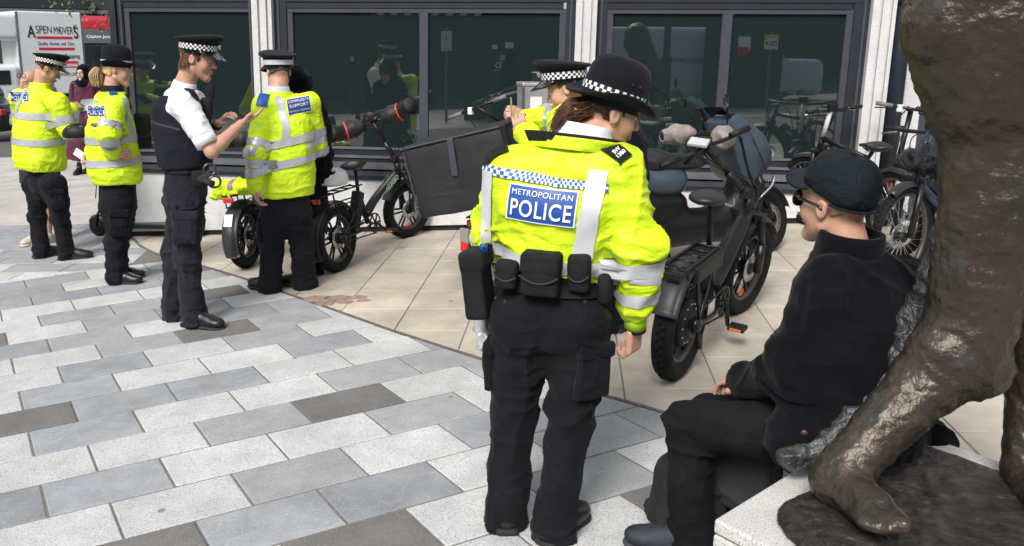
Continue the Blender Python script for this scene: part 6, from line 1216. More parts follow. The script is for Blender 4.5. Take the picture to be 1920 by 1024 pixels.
Tg, loc = mtb('mountain_bike', 'dark blue e-mountain bike with a battery reading 1000 POWER, behind the seated man', (3.12, 6.02), (2.20, 5.50), mat('blue black frame paint', (.012, .03, .055), .25, coat=.4), 4, 12, '1000 POWER', .34, .90)
obj('cable_tie', merge([tube([V3(.2, .04*math.cos(a), .62+.04*math.sin(a)) for a in np.linspace(0, 6.28, 12, endpoint=False)], .004, 5, closed=True)]), M_wht, Tg)
bagc = W(1755, 365, 5.9); bt = thing('pannier_bag', 'small black box bag with a grey lid behind the statue leg', 'bag', bagc); obj('bag_body', box((0, 0, 0), (.11, .09, .11), rz(.4), .02), M_bk2, bt); obj('lid', box((0, 0, .115), (.112, .092, .015), rz(.4), .008), M_fr3, bt)
# motor scooter
def scooter():
    fw = V3(1.544, 6.50); d = nrm(V3(.88, .475)); rw = fw-d*1.30; T, loc, wb = place('motor_scooter', 'dark blue-grey motor scooter with beige hand covers parked in front of the window', 'motor scooter', rw, fw, -4); r = .255
    M_b = mat('scooter blue grey paint', (.036, .056, .078), .40, coat=.08, var=.12, vs_=5); M_k = mat('scooter black plastic', (.006, .006, .0065), .38, var=.2, vs_=10, spec=.3)
    fa, ra = V3(wb/2, 0, r), V3(-wb/2, 0, r); hb = V3(wb/2-.14, 0, .62); ax = nrm(V3(-.42, 0, 1)); st = R_(14); K = np.array([[0, -ax[2], ax[1]], [ax[2], 0, -ax[0]], [-ax[1], ax[0], 0]]); A = np.eye(3)+math.sin(st)*K+(1-math.cos(st))*K@K
    h = wheel(T, fa, r, .115, 5, A, hb, disc=False, knob=False); wheel(T, ra, r, .125, 5, disc=False, knob=False); Ry = cols((1, 0, 0), (0, 0, 1), (0, 1, 0))
    obj('brake_disc', rotg(xf(lathe([(.075, -.075), (.125, -.075), (.125, -.071), (.075, -.071), (.075, -.075)], 40), Ry, fa), A, hb), mat('brake disc steel', (.45, .40, .34), .35, metal=.8), h, True)
    for i in range(18): a = i*.349; obj('disc_hole', rotg(xf(lathe([(.001, -.0762), (.007, -.0762), (.007, -.075)], 8), Ry, fa+V3(.1*math.cos(a), 0, .1*math.sin(a))), A, hb), M_sole, h)
    for q in (-1, 1): obj('fork_leg', rotg(tube([hb+V3(.02, q*.085, 0), fa+V3(-.02, q*.085, .02)], [.026, .030], 12), A, hb), M_k, T, True)
    obj('brake_caliper', rotg(box(fa+V3(-.09, -.10, .06), (.035, .025, .045), None, .01), A, hb), M_k, T); fender(T, fa, r+.04, .135, 15, 150, A, hb, M_b, 'front_mudguard')
    PR = [(.60, .60, .055), (.675, .70, .075), (.685, .80, .085), (.60, .93, .105), (.46, 1.04, .125), (.33, 1.11, .125), (.21, 1.06, .14), (.235, .88, .185), (.31, .66, .195), (.44, .54, .150)]
    bm = bmesh.new(); sd2 = []
    for q in (-1, 1): sd2.append([bm.verts.new((x, q*hw, z)) for x, z, hw in PR])
    n = len(PR); cen = [bm.verts.new((.47, q*.172, .82)) for q in (-1, 1)]
    for k_, q in enumerate((-1, 1)):
        for i in range(n): t3 = [sd2[k_][i], sd2[k_][(i+1) % n], cen[k_]]; bm.faces.new(t3 if q < 0 else t3[::-1])
    for i in range(n): bm.faces.new([sd2[0][i], sd2[1][i], sd2[1][(i+1) % n], sd2[0][(i+1) % n]])
    bmesh.ops.recalc_face_normals(bm, faces=bm.faces[:]); bmesh.ops.bevel(bm, geom=[e for e in bm.edges if e.calc_face_angle(0) > .5], offset=.022, segments=3, profile=.5, affect='EDGES'); bm.verts.index_update()
    obj('front_apron', (np.array([v.co[:] for v in bm.verts]), [[v.index for v in f_.verts] for f_ in bm.faces]), M_b, T, True); bm.free()
    for q in (-1, 1): obj('apron_infill', tube(spline([V3(.30, q*.17, .98), V3(.36, q*.185, .70), V3(.47, q*.155, .55), V3(.60, q*.07, .585)], 5), .016, 8, .5), M_k, T, True); obj('panel_line', tube([V3(.40, q*.168, .98), V3(.52, q*.165, .74), V3(.61, q*.09, .66)], .004, 6), M_k, T, True)
    F = Field(.012); F.cone((wb/2-.16, 0, .50), (wb/2-.30, 0, .92), .15, .15, .05, (V3(1, 0, 0), .5)); F.cone((wb/2-.18, 0, .47), (wb/2-.42, 0, .30), .15, .14, .05); F.cone((wb/2-.40, 0, .28), (-.30, 0, .30), .13, .15, .06); F.ell((-.40, 0, .48), (.34, .14, .15), None, .06); obj('body', F.mesh(2), M_k, T, True)
    F = Field(.012); F.cone((-.20, 0, .66), (-.72, 0, .82), .13, .09, .06, (V3(0, 0, 1), .9)); F.ell((-.30, 0, .66), (.20, .16, .12), None, .05); obj('tail_panel', F.mesh(2), M_b, T, True)
    F = Field(.012); F.cone((-.02, 0, .78), (-.36, 0, .80), .12, .14, .05, (V3(0, 0, 1), .55)); F.cone((-.36, 0, .84), (-.70, 0, .88), .12, .10, .05, (V3(0, 0, 1), .6)); obj('seat', F.mesh(2), M_sad, T, True)
    obj('side_trim', xf(tube(spline([V3(wb/2-.17, -.15, .46), V3(wb/2-.05, -.155, .55), V3(wb/2+.0, -.13, .62)], 4), .016, 8, .5), None), M_alu, T, True)
    obj('emblem_ring', xf(lathe([(.016, 0), (.020, .003), (.024, 0)], 20), cols(nrm((.8, .6, 0)), (0, 0, 1), nrm((.6, -.8, 0))), (wb/2-.06, -.142, .60)), M_alu, T, True)
    for q in (-1, 1): obj('headlight', xf(lathe([(.001, .025), (.03, .02), (.045, 0)], 16), cols((0, 1, 0), (0, 0, 1), (1, 0, 0)), (wb/2+.04, q*.055, .80)), mat('headlight lens', (.30, .32, .34), .08, coat=.5) if q < 0 else MATS['headlight lens'], T, True)
    V = []; na, nr_ = 13, 8
    for j in range(nr_):
        t = j/(nr_-1)
        for i in range(na): s = i/(na-1)*2-1; V.append((wb/2-.12-.26*t-.08*s*s, s*(.15-.05*t), .92+.25*t))
    V = np.array(V); g = grid_faces(na, nr_); n = len(V); obj('windscreen', (np.vstack([V, V-V3(.006, 0, 0)]), g+[[i+n for i in q[::-1]] for q in g]), mat('smoked screen', (.008, .009, .010), .08, coat=.5), T, True)
    obj('dashboard', box((wb/2-.33, 0, 1.06), (.05, .085, .05), cols(nrm((1, 0, .9)), (0, 1, 0), nrm((-.9, 0, 1))), .02), M_k, T); obj('dash_screen', box((wb/2-.365, 0, 1.085), (.006, .06, .03), cols(nrm((1, 0, .9)), (0, 1, 0), nrm((-.9, 0, 1))), .004), mat('dash lcd', (.14, .16, .17), .1, coat=.5), T)
    bc = V3(wb/2-.47, 0, .95); a, b = bc+V3(-.10, .33, .02), bc+V3(-.10, -.33, .02); hb_ = obj('handlebar', tube([a, a*.5+bc*.5+V3(.04, 0, 0), bc+V3(.03, 0, 0), b*.5+bc*.5+V3(.04, 0, 0), b], .015, 10), M_k, T, True); obj('handlebar_cowl', box(bc+V3(.02, 0, .0), (.06, .12, .05), None, .03), M_k, T)
    M_mb = mat('beige padded cover', (.26, .225, .205), .85, var=.15, vs_=12, bump=.4, bs=45, bd=.006); 
    for e_, s_ in ((a, 1), (b, -1)):
        F = Field(.010); F.cone(e_+V3(-.07, s_*.01, -.01), e_+V3(.0, -s_*.06, 0), .062, .070, .03); F.cone(e_+V3(.0, -s_*.06, 0), e_+V3(.07, -s_*.13, .01), .075, .045, .04); F.ell(e_+V3(-.15, s_*.02, -.015), (.06, .055, .055), None, .01, True); ho_ = obj('hand_cover', folds(F.mesh(1), [((12, 12, 12), .008, True, 5, None)]), M_mb, T, True); obj('cover_lining', tube([e_+V3(-.10, s_*.012, -.012), e_+V3(-.06, s_*.01, -.01)], [.052, .04], 16), M_sole, ho_, True)
    for q in (-1, 1):
        mt_ = bc+V3(-.06, q*.26, .27); obj('mirror_stalk', tube(spline([bc+V3(0, q*.18, .03), bc+V3(-.01, q*.20, .14), mt_], 4), .0065, 8), M_k, T, True); mr = obj('mirror', xf(lathe([(.001, .016), (.04, .012), (.052, 0), (.048, -.006)], 20, None, (0, 0, 0), 1., .72), cols((0, 0, 1), (0, 1, 0), (1, 0, 0)), mt_), M_k, T, True); obj('mirror_glass', xf(lathe([(.001, -.008), (.046, -.0065)], 20, None, (0, 0, 0), 1., .72), cols((0, 0, 1), (0, 1, 0), (1, 0, 0)), mt_), mat('mirror', (.7, .7, .72), .04, metal=1.) if 'mirror' not in MATS else MATS['mirror'], mr)
    ph = bc+V3(-.03, .08, .17); obj('phone_arm', tube([bc+V3(0, .08, .03), ph], .010, 8), M_k, T, True); obj('phone_holder', box(ph, (.012, .035, .06), cols(nrm((1, 0, .5)), (0, 1, 0), nrm((-.5, 0, 1))), .006), M_k, T)
    obj('stand', tube([V3(-.15, .12, .2), V3(-.05, .25, .01)], .012, 8), M_k, T, True); obj('red_cap', xf(lathe([(.001, .012), (.015, .008), (.018, 0)], 14), None, (wb/2-.32, -.12, .56)), M_red, T, True)
scooter()
# silver carrier box behind the writing officer
sc0 = W(1006, 182, 6.3); T = thing('carrier_box', 'silver-grey square carrier box standing against the window behind the writing officer', 'box', (sc0[0], sc0[1], gz(sc0[0]))); zz = sc0[2]-gz(sc0[0])
M_sil = mat('silver box', (.42, .42, .43), .35, metal=.4, var=.12, vs_=9); obj('case', box((0, 0, zz-.06), (.13, .13, .15), rz(.25), .015), M_sil, T); obj('lid', box((0, 0, zz+.098), (.137, .137, .014), rz(.25), .008), M_sil, T)
obj('label_sticker', box(rz(.25)@V3(-.03, -.132, zz-.04), (.045, .001, .05), rz(.25)), M_wht, T); obj('frame_edge', merge([xf(box((s*.128, -.128, zz-.06), (.008, .008, .15)), rz(.25)) for s in (-1, 1)]), M_alu, T)
obj('support_post', tube([V3(0, 0, 0), V3(0, 0, zz-.2)], .025, 10), M_bk, T)
# red and white carrier bag on the middle officer's left hip
cb = W(912, 625, 2.70); T = thing('plastic_bag', 'red and white plastic bag hanging at the middle officer\'s left side', 'bag', cb); F = Field(.006); F.ell((0, 0, 0), (.030, .05, .062), None, .02); F.cone((0, 0, .04), (.01, 0, .09), .03, .012, .03); g = folds(F.mesh(1), [((18, 18, 22), .016, True, 5, None)]); obj('film', g, mat('white polythene', (.55, .55, .56), .2, spec=.7, bump=.3, bs=40, bd=.01), T, True)
wv = Wrap(g); obj('red_print', wv.drape([V3(.004+.014*t, -.3, .062-.03*t) for t in np.linspace(0, 1, 6)], .016, V3(0, 0, 1), .003, 4, V3(0, 1, 0), .1), mat('red print', (.70, .03, .06), .3), T, True)
# rucksack by the seated man's feet, cloth bag under him
rc = W(1285, 945, 2.64); rc[2] = gz(rc[0])+.13; T = thing('rucksack', 'faded black rucksack slumped behind the seated man\'s shins', 'rucksack', rc); F = Field(.009); F.box((0, 0, 0), (.10, .10, .12), rz(.5), .06, .04); F.ell((-.02, -.03, -.04), (.105, .10, .09), None, .05); g = folds(F.mesh(1), [((6, 6, 9), .016, True, 3, None), ((14, 14, 14), .005, True, 4, None)]); obj('bag', g, mat('faded black canvas', (.012, .012, .0135), .9, var=.5, vs_=7, bump=.4, bs=90, bd=.003, wr=(9, .6, .03, (1, 1, 1))), T, True); obj('piping', tube(spline([V3(-.12, -.10, -.12), V3(-.05, -.17, -.11), V3(.06, -.16, -.12)], 5), .006, 6), M_sole, T, True)
rc = W(1400, 880, 2.60); T = thing('cloth_bag', 'dark zipped cloth bag hanging between the seated man and the plinth', 'bag', rc); F = Field(.009); F.box((0, 0, 0), (.10, .06, .14), rz(-.6), .02, .02); obj('bag', folds(F.mesh(1), [((7, 7, 7), .006, True, 3, None)]), mat('dark cloth bag', (.025, .026, .029), .9, bump=.3, bs=150), T, True); obj('zip_pull', box((.06, -.07, .09), (.004, .004, .014)), M_alu, T)
# dark helmet held between the two left officers
hc = W(146, 250, 6.5); helmet('motorcycle_helmet', 'black helmet with pale rim held between the two left-hand officers', hc, rz(.3), M_bk2, mat('pale green rim', (.25, .33, .30), .5), .95)
# ------------------------------------------------------------------ statue on its granite plinth
M_pl = mat('plinth granite', (.60, .585, .56), .55, var=.10, vs_=6, speck=(190, (.16, .16, .165), .54, .66), bump=.1, bs=200, bd=.002)
e1 = nrm(V3(.68, .733, 0)); e2 = nrm(V3(.733, -.68, 0)); c1 = V3(.400, 1.94, 0); pl = thing('plinth', 'speckled pale granite plinth under the bronze statue', 'plinth', c1)
def prism(a, b, z0, z1, s0=0., s1=0., bev=.006):
    c = e1*((a[0]+a[1])/2)+e2*((b[0]+b[1])/2)+V3(0, 0, (z0+z1)/2); return box(c, ((a[1]-a[0])/2, (b[1]-b[0])/2, (z1-z0)/2), cols(e1, e2, V3(0, 0, 1)), bev)
obj('cap_slab', prism((0, .92), (0, 1.7), .462, .50), M_pl, pl)
obj('mortar_joint', prism((.006, .914), (.006, 1.694), .4575, .4615, bev=0), M_edge, pl)
for i, (a, b) in enumerate(((0, .45), (.454, .92))): obj('block', prism((a, b), (0, 1.7), -.06, .457), M_pl, pl)
M_br = mat('weathered bronze with painted glints', (.085, .062, .048), .36, metal=.5, vs_=7, bump=.8, bs=42, bd=.009, col2=(.055, .050, .036), speck=(13, (.095, .093, .09), .56, .74))  # pale grey patches paint sky highlights into the bronze colour
M_br2 = mat('dull bronze ground', (.040, .036, .032), .55, metal=.45, var=.5, vs_=20, bump=.9, bs=26, bd=.02, speck=(22, (.10, .095, .09), .54, .74))
sb = V3(.9, 2.05, .5); stt = thing('statue', 'dark bronze statue leg and torso standing on the granite plinth at right', 'statue', sb)
F = Field(.009); q = lambda x, y, Y: W(x, y, Y)
LEG = [(1586, 880, 2.00, .070), (1625, 835, 2.03, .070), (1683, 770, 2.06, .080), (1735, 718, 2.09, .095), (1785, 676, 2.11, .112), (1822, 600, 2.11, .116), (1838, 485, 2.10, .106), (1855, 405, 2.10, .120), (1876, 313, 2.10, .137), (1880, 254, 2.10, .140), (1868, 181, 2.10, .160), (1856, 105, 2.09, .168), (1850, 24, 2.08, .178), (1870, -60, 2.08, .19)]
for (x0, y0, Y0, r0), (x1, y1, Y1, r1) in zip(LEG, LEG[1:]): F.cone(q(x0, y0, Y0), q(x1, y1, Y1), r0-.010, r1-.010, .008)
F.ell(q(1838, 690, 2.12), (.075, .08, .07), None, .05); F.ell(q(1752, 655, 2.08), (.06, .06, .055), None, .04); F.ell(q(1765, 50, 2.05), (.080, .09, .09), None, .03)
F.cone(q(1572, 905, 1.99), q(1640, 955, 1.86), .056, .045, .03); F.ell(q(1560, 905, 2.00), (.05, .05, .05), None, .03)
for x, y, Y, r in ((1692, 985, 1.765, .020), (1668, 992, 1.765, .018), (1645, 992, 1.775, .017), (1624, 985, 1.79, .016)): F.cone(q(1622+(x-1640)*.55, 952, 1.87), q(x, y, Y), .026, r, .006)
# other leg, far right
F.cone(q(1975, 500, 2.25), q(1945, 700, 2.28), .13, .085, .05); F.cone(q(1945, 700, 2.28), q(1925, 880, 2.20), .075, .06, .04); F.cone(q(1925, 900, 2.20), q(1960, 960, 2.0), .055, .045, .03); F.cone(q(1890, 60, 2.1), q(1980, 400, 2.22), .18, .15, .06)
lo = V3(-9, -9, .47); g = F.mesh(1, (V3(.3, 1.2, .45), V3(3, 3.2, 3.3)))
g = folds(g, [((7, 7, 7), .008, False, 301, None), ((22, 22, 22), .0026, True, 302, None), ((50, 50, 50), .0014, True, 303, None)]); obj('figure', g, M_br, stt, True, sb)
F = Field(.008); DR = [(1474, 860, 2.14, .020), (1490, 862, 2.15, .024), (1545, 846, 2.18, .034), (1605, 790, 2.22, .042), (1680, 690, 2.26, .050), (1735, 600, 2.28, .058), (1772, 510, 2.27, .058), (1800, 420, 2.24, .05)]
for (x0, y0, Y0, r0), (x1, y1, Y1, r1) in zip(DR, DR[1:]): F.cone(q(x0, y0, Y0), q(x1, y1, Y1), r0, r1, .02)
g = folds(F.mesh(1), [((16, 16, 16), .009, True, 311, None), ((50, 50, 50), .003, True, 312, None)]); obj('drapery', g, mat('grey bronze', (.10, .10, .10), .35, metal=.6, var=.5, vs_=12, bump=1., bs=60, bd=.012), stt, True, sb)
F = Field(.009); F.cone(q(1712, 305, 2.45), q(1800, 300, 2.35), .034, .050, .03); g = folds(F.mesh(1), [((30, 30, 30), .014, True, 321, None)]); obj('hand_fragment', g, MATS['grey bronze'], stt, True, sb)
F = Field(.009); cx = e1*.46+e2*.62+c1
F.box(V3(cx[0], cx[1], .515), (.33, .50, .022), cols(e1, e2, V3(0, 0, 1)), .02, .02); F.ell(V3(*(c1+e1*.18+e2*.30)[:2], .515), (.16, .22, .04), cols(e1, e2, V3(0, 0, 1)), .05); F.ell(V3(*(c1+e1*.5+e2*.7)[:2], .515), (.25, .4, .03), cols(e1, e2, V3(0, 0, 1)), .05)
g = folds(F.mesh(1), [((6, 6, 6), .006, False, 331, None), ((30, 30, 30), .002, True, 332, None)]); obj('ground_plate', g, M_br2, stt, True, sb)
# ------------------------------------------------------------------ the street at the left
M_vw = mat('white vehicle paint', (.66, .68, .68), .3, coat=.3, var=.05, vs_=2); M_vg = mat('vehicle glass', (.012, .016, .018), .05, coat=.5); M_redp = mat('red vehicle paint', (.42, .012, .03), .35, coat=.3, var=.08, vs_=3)
M_txt = mat('dark sign print', (.02, .02, .022), .5); M_redt = mat('red sign print', (.55, .015, .03), .5)
def flatbox(T, base, c, X, N, w_, h_, d, m, name, bev=.0, parent=None):      # board centred at c, facing N
    X = nrm(X); N = nrm(N); Z = nrm(np.cross(N, X)); Z = Z if Z[2] > 0 else -Z
    return obj(name, box(np.asarray(c)-base, (w_/2, d/2, h_/2), cols(X, N, Z), bev), m, parent or T)
# removal truck
a, b = W(28, 20, 27.2), W(152, 24, 29.0); X = nrm(V3(b[0]-a[0], b[1]-a[1], 0)); N = nrm(V3(X[1], -X[0], 0)); N = N if N@(-a) > 0 else -N
tw = np.linalg.norm((b-a)[:2]); zt = float((a[2]+b[2])/2); tb = V3(a[0], a[1], gz(a[0])); T = thing('removal_truck', 'white removal truck lettered ASPEN MOVERS parked in the street at far left', 'truck', tb)
zt -= tb[2]; Lt = lambda x, d, z: X*x-N*d+V3(0, 0, z); z0 = .95
def tbx(name, x0, x1, d0, d1, z0, z1, m, bev=.03, parent=None): return obj(name, box(Lt((x0+x1)/2, (d0+d1)/2, (z0+z1)/2), (abs(x1-x0)/2, abs(d1-d0)/2, (z1-z0)/2), cols(X, N, V3(0, 0, 1)), bev), m, parent or T)
bxo = tbx('cargo_box', 0, tw, 0, 2.1, z0, zt, M_vw, .05); tbx('corner_trim', -.012, .06, -.012, .06, z0, zt-.02, M_fr3, .01, bxo); tbx('corner_trim', tw-.06, tw+.012, -.012, .06, z0, zt-.02, M_fr3, .01, bxo); tbx('chassis', -1.5, tw, .2, 1.9, .45, z0-.01, M_bk2)
F = Field(.03); F.box(Lt(-.75, 1.05, 1.25), (.75, 1.0, .80), cols(X, N, V3(0, 0, 1)), .18, .1); F.box(Lt(-.35, 1.05, zt-.55), (.5, 1.0, .50), cols(X, N, V3(0, 0, 1)), .2, .15); F.box(Lt(-1.6, 1.05, .85), (.5, .95, .40), cols(X, N, V3(0, 0, 1)), .2, .2); obj('cab', F.mesh(1), M_vw, T, True)
tbx('cab_window', -1.15, -.35, .02, .08, 1.35, 1.85, M_vg, .02); tbx('door_handle', -.40, -.25, .0, .03, 1.05, 1.09, M_bk2, .01)
def wheelbg(T, c, N, r, w_):
    A = cols(nrm(np.cross(N, V3(0, 0, 1))), N, V3(0, 0, 1)); Ry = A@cols((1, 0, 0), (0, 0, 1), (0, 1, 0)); h = obj('wheel', xf(lathe([(.001, -w_*.3), (r*.55, -w_*.35), (r*.6, w_*.5), (.001, w_*.45)], 20), Ry, c), M_alu, T, True); obj('tyre', xf(lathe([(r*.6, -w_*.5), (r*.95, -w_*.5), (r, -w_*.3), (r, w_*.3), (r*.95, w_*.5), (r*.6, w_*.5)], 28), Ry, c), M_ty, h, True)
for x in (-1.45, tw*.80): wheelbg(T, Lt(x, .18, .36), N, .36, .24)
obj('wheel_arch', xf(lathe([(.46, 0), (.52, .02), (.54, 0)], 24, None, (0, 0, 0), 1, 1, 0, math.pi), cols(X, V3(0, 0, 1), N), Lt(tw*.80, -.005, .36)), M_bk2, T)
mpp = tw/124.
def ttext(t, x0, x1, py, hpx, m, wt=.012, dz=-.012):
    v, f = textg(t, 1., wt); w0, w1 = v[:, 0].min(), v[:, 0].max(); h0, h1 = v[:, 1].min(), v[:, 1].max(); xs = (v[:, 0]-w0)/(w1-w0)*(x1-x0)*mpp+(x0-28)*mpp; zs = zt-(py-20)*mpp+((v[:, 1]-h0)/(h1-h0)-.5)*hpx*mpp
    return obj('lettering', (xs[:, None]*X+N*-dz+zs[:, None]*V3(0, 0, 1), f), m, bxo)
def tline(x0, x1, y0, y1, nm): return tbx(nm, (x0-28)*mpp, (x1-28)*mpp, -.010, -.004, zt-(y1-20)*mpp, zt-(y0-20)*mpp, M_redt, 0, bxo)
ttext('A', 46, 61, 59, 24, M_txt, .02); ttext('SPEN', 62, 92, 55, 15, M_txt, .0); ttext('MOVER', 96, 133, 56, 15, M_txt, .0); ttext('S', 134, 143, 60, 24, M_txt, .02)
tline(63, 131, 68, 73, 'red_line'); ttext('Quality  Service  and  Care', 64, 133, 83, 9, M_txt); tline(65, 133, 90, 95, 'red_line'); ttext('Storage - Shipping', 78, 142, 108, 11, M_txt); tline(88, 138, 117, 130, 'red_panel'); ttext('& International', 92, 136, 124, 8, M_wht, .02, -.014); ttext('www.aspenmovers.com', 72, 134, 145, 9, M_txt, 0.)
# bus behind the truck
c = W(188, 30, 36.0); vd = nrm(V3(c[0], c[1], 0)); Xb = nrm(V3(vd[1], -vd[0], 0)); bb_ = V3(c[0], c[1], gz(c[0])); T = thing('bus', 'red single-deck bus facing us behind the removal truck', 'bus', bb_); hb = float(c[2]-bb_[2]); Lb = lambda x, d, z: Xb*x+vd*d+V3(0, 0, z); Ab = cols(Xb, vd, V3(0, 0, 1))
F = Field(.04); F.box(Lb(0, 4.5, hb/2+.15), (1.25, 4.5, hb/2-.15), Ab, .22, .05); obj('body', F.mesh(1), M_redp, T, True)
obj('windscreen', box(Lb(0, .0, hb*.44), (1.20, .03, hb*.235), Ab, .02), M_vg, T); obj('front_surround', box(Lb(0, .02, hb*.52), (1.24, .03, hb*.335), Ab, .02), M_bk2, T); db = obj('destination_panel', box(Lb(0, -.02, hb*.775), (1.18, .04, hb*.075), Ab, .02), mat('grey glass', (.10, .12, .13), .1, coat=.5), T); obj('lettering', flat_text('Clapham Junction', .20, Lb(.0, -.07, hb*.775), Xb, V3(0, 0, 1), .01, 'CENTER', 1., .92), M_wht, db)
obj('wiper', tube([Lb(.1, -.05, hb*.34), Lb(.25, -.05, hb*.62)], .02, 6), M_sole, T); obj('bumper', box(Lb(0, -.02, .45), (1.2, .06, .2), Ab, .03), M_bk2, T)
for s in (-1, 1): obj('headlight', xf(lathe([(.001, .05), (.10, .04), (.12, 0)], 16), cols(Xb, V3(0, 0, 1), -vd), Lb(s*.9, -.02, .8)), MATS['headlight lens'], T, True); obj('mirror', box(Lb(s*1.36, -.1, hb*.62), (.07, .06, .18), Ab, .03), M_redp, T); wheelbg(T, Lb(s*1.12, 1.9, .48), Xb*s, .48, .28)
# black car at the left edge
c = G(-12, 268); Xc = nrm(V3(1, .05, 0)); Nc = V3(Xc[1], -Xc[0], 0); T = thing('black_car', 'rear of a black car at the left edge of the street', 'car', c); Ac = cols(Xc, -Nc, V3(0, 0, 1)); F = Field(.03); F.box(Ac@V3(-1.75, .85, .62), (2.05, .85, .36), Ac, .22, .05); F.box(Ac@V3(-1.85, .85, 1.05), (1.35, .72, .40), Ac, .3, .15); obj('body', F.mesh(1), mat('black car paint', (.008, .008, .009), .2, coat=.5), T, True)
for x in (-.65, -3.0): wheelbg(T, Ac@V3(x, .08, .33), Nc, .33, .2)
obj('side_window', box(Ac@V3(-1.8, .11, 1.12), (1.0, .02, .18), Ac, .02), M_vg, T); obj('tail_light', box(Ac@V3(.27, .1, .78), (.03, .10, .08), Ac, .02), M_red, T)
# dark shop building across the street
c = W(100, 10, 47.); vd = nrm(V3(c[0], c[1], 0)); Xs = nrm(V3(vd[1], -vd[0], 0)); base = V3(c[0], c[1], gz(c[0])); T = thing('shop_building', 'dark painted shop building across the street above the truck', 'building', base); As = cols(Xs, vd, V3(0, 0, 1)); ht_ = 9.
M_sh = mat('dark shop paint', (.022, .025, .034), .5, var=.2, vs_=1.5)
obj('front_wall', box(As@V3(0, 2, ht_/2-1), (16, 2, ht_/2), As), M_sh, T); zc = c[2]-base[2]
obj('cornice', box(As@V3(0, -.12, zc-.35), (16, .12, .10), As), mat('cornice grey', (.10, .105, .11), .6, var=.2), T); obj('fascia_board', box(As@V3(-2.4, -.08, zc+.42), (4.3, .08, .62), As), mat('fascia navy', (.012, .014, .022), .4), T)
t1, t2 = W(-6, 5, 46.9), W(0, 12, 46.9)
obj('lettering', flat_text('THE HOUSE', .30, W(21, 4, 46.7)-base-vd*.1, Xs, V3(0, 0, 1), .02, 'RIGHT'), M_wht, T); obj('lettering', flat_text('HAIR & CARE.', .16, W(20, 12.5, 46.7)-base-vd*.1, Xs, V3(0, 0, 1), .02, 'RIGHT'), M_wht, T)
for x in np.linspace(-7, 9, 9): obj('pilaster', box(As@V3(x, -.1, zc-2.2), (.16, .1, 1.75), As), M_sh, T); obj('shop_window', box(As@V3(x+1, -.02, zc-2.4), (.75, .03, 1.4), As), M_vg, T)
for x in (2.2, 4.1): obj('bracket', box(As@V3(x, -.2, zc-.1), (.12, .2, .28), As, .05), MATS['cornice grey'], T)
# street tree whose branch hangs into the top left
tb = V3(-6.9, 13.2, gz(-6.9)); T = thing('street_tree', 'leafy street tree branch hanging in at the top left corner', 'tree', tb); M_bark = mat('bark', (.10, .08, .06), .9, var=.4, vs_=14, bump=.8, bs=30, bd=.02); rt = np.random.RandomState(6)
top = V3(-6.8, 13.0, 4.4); trunk = obj('trunk', tube(spline([tb-V3(0, 0, .1), tb+V3(.03, .02, 1.5), top-V3(0, 0, .8), top], 5), np.linspace(.15, .08, 16), 12), M_bark, T, True, tb)
ends = [W(130, 12, 11.6), W(165, 30, 11.8), W(200, 42, 12.2), W(120, -20, 11.2), W(170, -60, 12), W(215, 20, 12.6), W(60, -70, 11.5)]+[top+V3(rt.uniform(-2.4, 2.4), rt.uniform(-2, 2), rt.uniform(.3, 2.6)) for _ in range(14)]
tw_ = []
for i, e in enumerate(ends):
    p = spline([top-V3(0, 0, rt.uniform(0, 1.2)), top*.5+e*.5+V3(0, 0, .45), e], 6); obj('branch', tube(p, np.linspace(.045, .007, len(p)), 7), M_bark, T, True, tb); tw_ += [(p[j], e) for j in range(len(p)//2, len(p))]
V = []; Fc = []
for i, (p, e) in enumerate(tw_):
    for k_ in range(26 if i < 49 else 40):
        q = p+rt.normal(0, .14 if i < 49 else .3, 3); d = nrm(rt.normal(0, 1, 3)+V3(0, 0, -.4)); s = nrm(np.cross(d, rt.normal(0, 1, 3))); L = rt.uniform(.05, .085); n = len(V); nn = np.cross(d, s)
        V += [q, q+d*L*.45+s*L*.28+nn*.006, q+d*L, q+d*L*.45-s*L*.28+nn*.006]; Fc += [[n, n+1, n+2], [n, n+2, n+3]]
obj('crown', (np.array(V), Fc), mat('leaf green', (.11, .16, .045), .5, var=.5, vs_=6, sub=0), T, False, tb)
# ------------------------------------------------------------------ the other side of the square, seen only as reflections in the glass
def VR(px, py, yr): p = W(px, py, 2*7.556-yr); return V3(p[0], yr, p[2])
sheet([(-60, -9), (60, -9), (60, -2.9), (-60, -2.9)], -.006, 'rear_pavement', M_farflag)['kind'] = 'structure'
rb = V3(0, -19, 0); T = thing('terrace_building', 'brown brick building across the square, mirrored in the windows', 'building', rb); M_brk = mat('brown brick', (.10, .065, .045), .9, var=.3, vs_=3); obj('front_wall', bx(-45, 45, -6, 0, -3, 11), M_brk, T); obj('shopfront', bx(-45, 45, .01, .15, -3, 3.4), M_sh, T)
for x in np.arange(-40, 41, 4.): obj('window', bx(x-.7, x+.7, .01, .08, 4.4, 6.6), M_vg, T); obj('window', bx(x-.7, x+.7, .01, .08, 7.6, 9.6), M_vg, T)
v0, v1 = VR(1150, 50, -6.2), VR(1345, 45, -6.2); vl = v1[0]-v0[0]; vb = V3(v0[0], -6.2, gz(v0[0])); T = thing('white_van', 'pale panel van parked behind the viewer, mirrored in the right-hand window', 'van', vb); vh = v0[2]-vb[2]
F = Field(.03); F.box((2.0, -.9, vh*.58), (2.2, .9, vh*.42), None, .18, .05); F.box((4.5, -.9, .9), (.7, .85, .45), None, .2, .2); obj('body', F.mesh(1), mat('pale blue van paint', (.42, .52, .58), .3, coat=.3), T, True); obj('lettering', flat_text('Kell Communications', .20, (2.2, .02, vh*.62), (-1, 0, 0), (0, 0, 1), .01), M_navy, T)
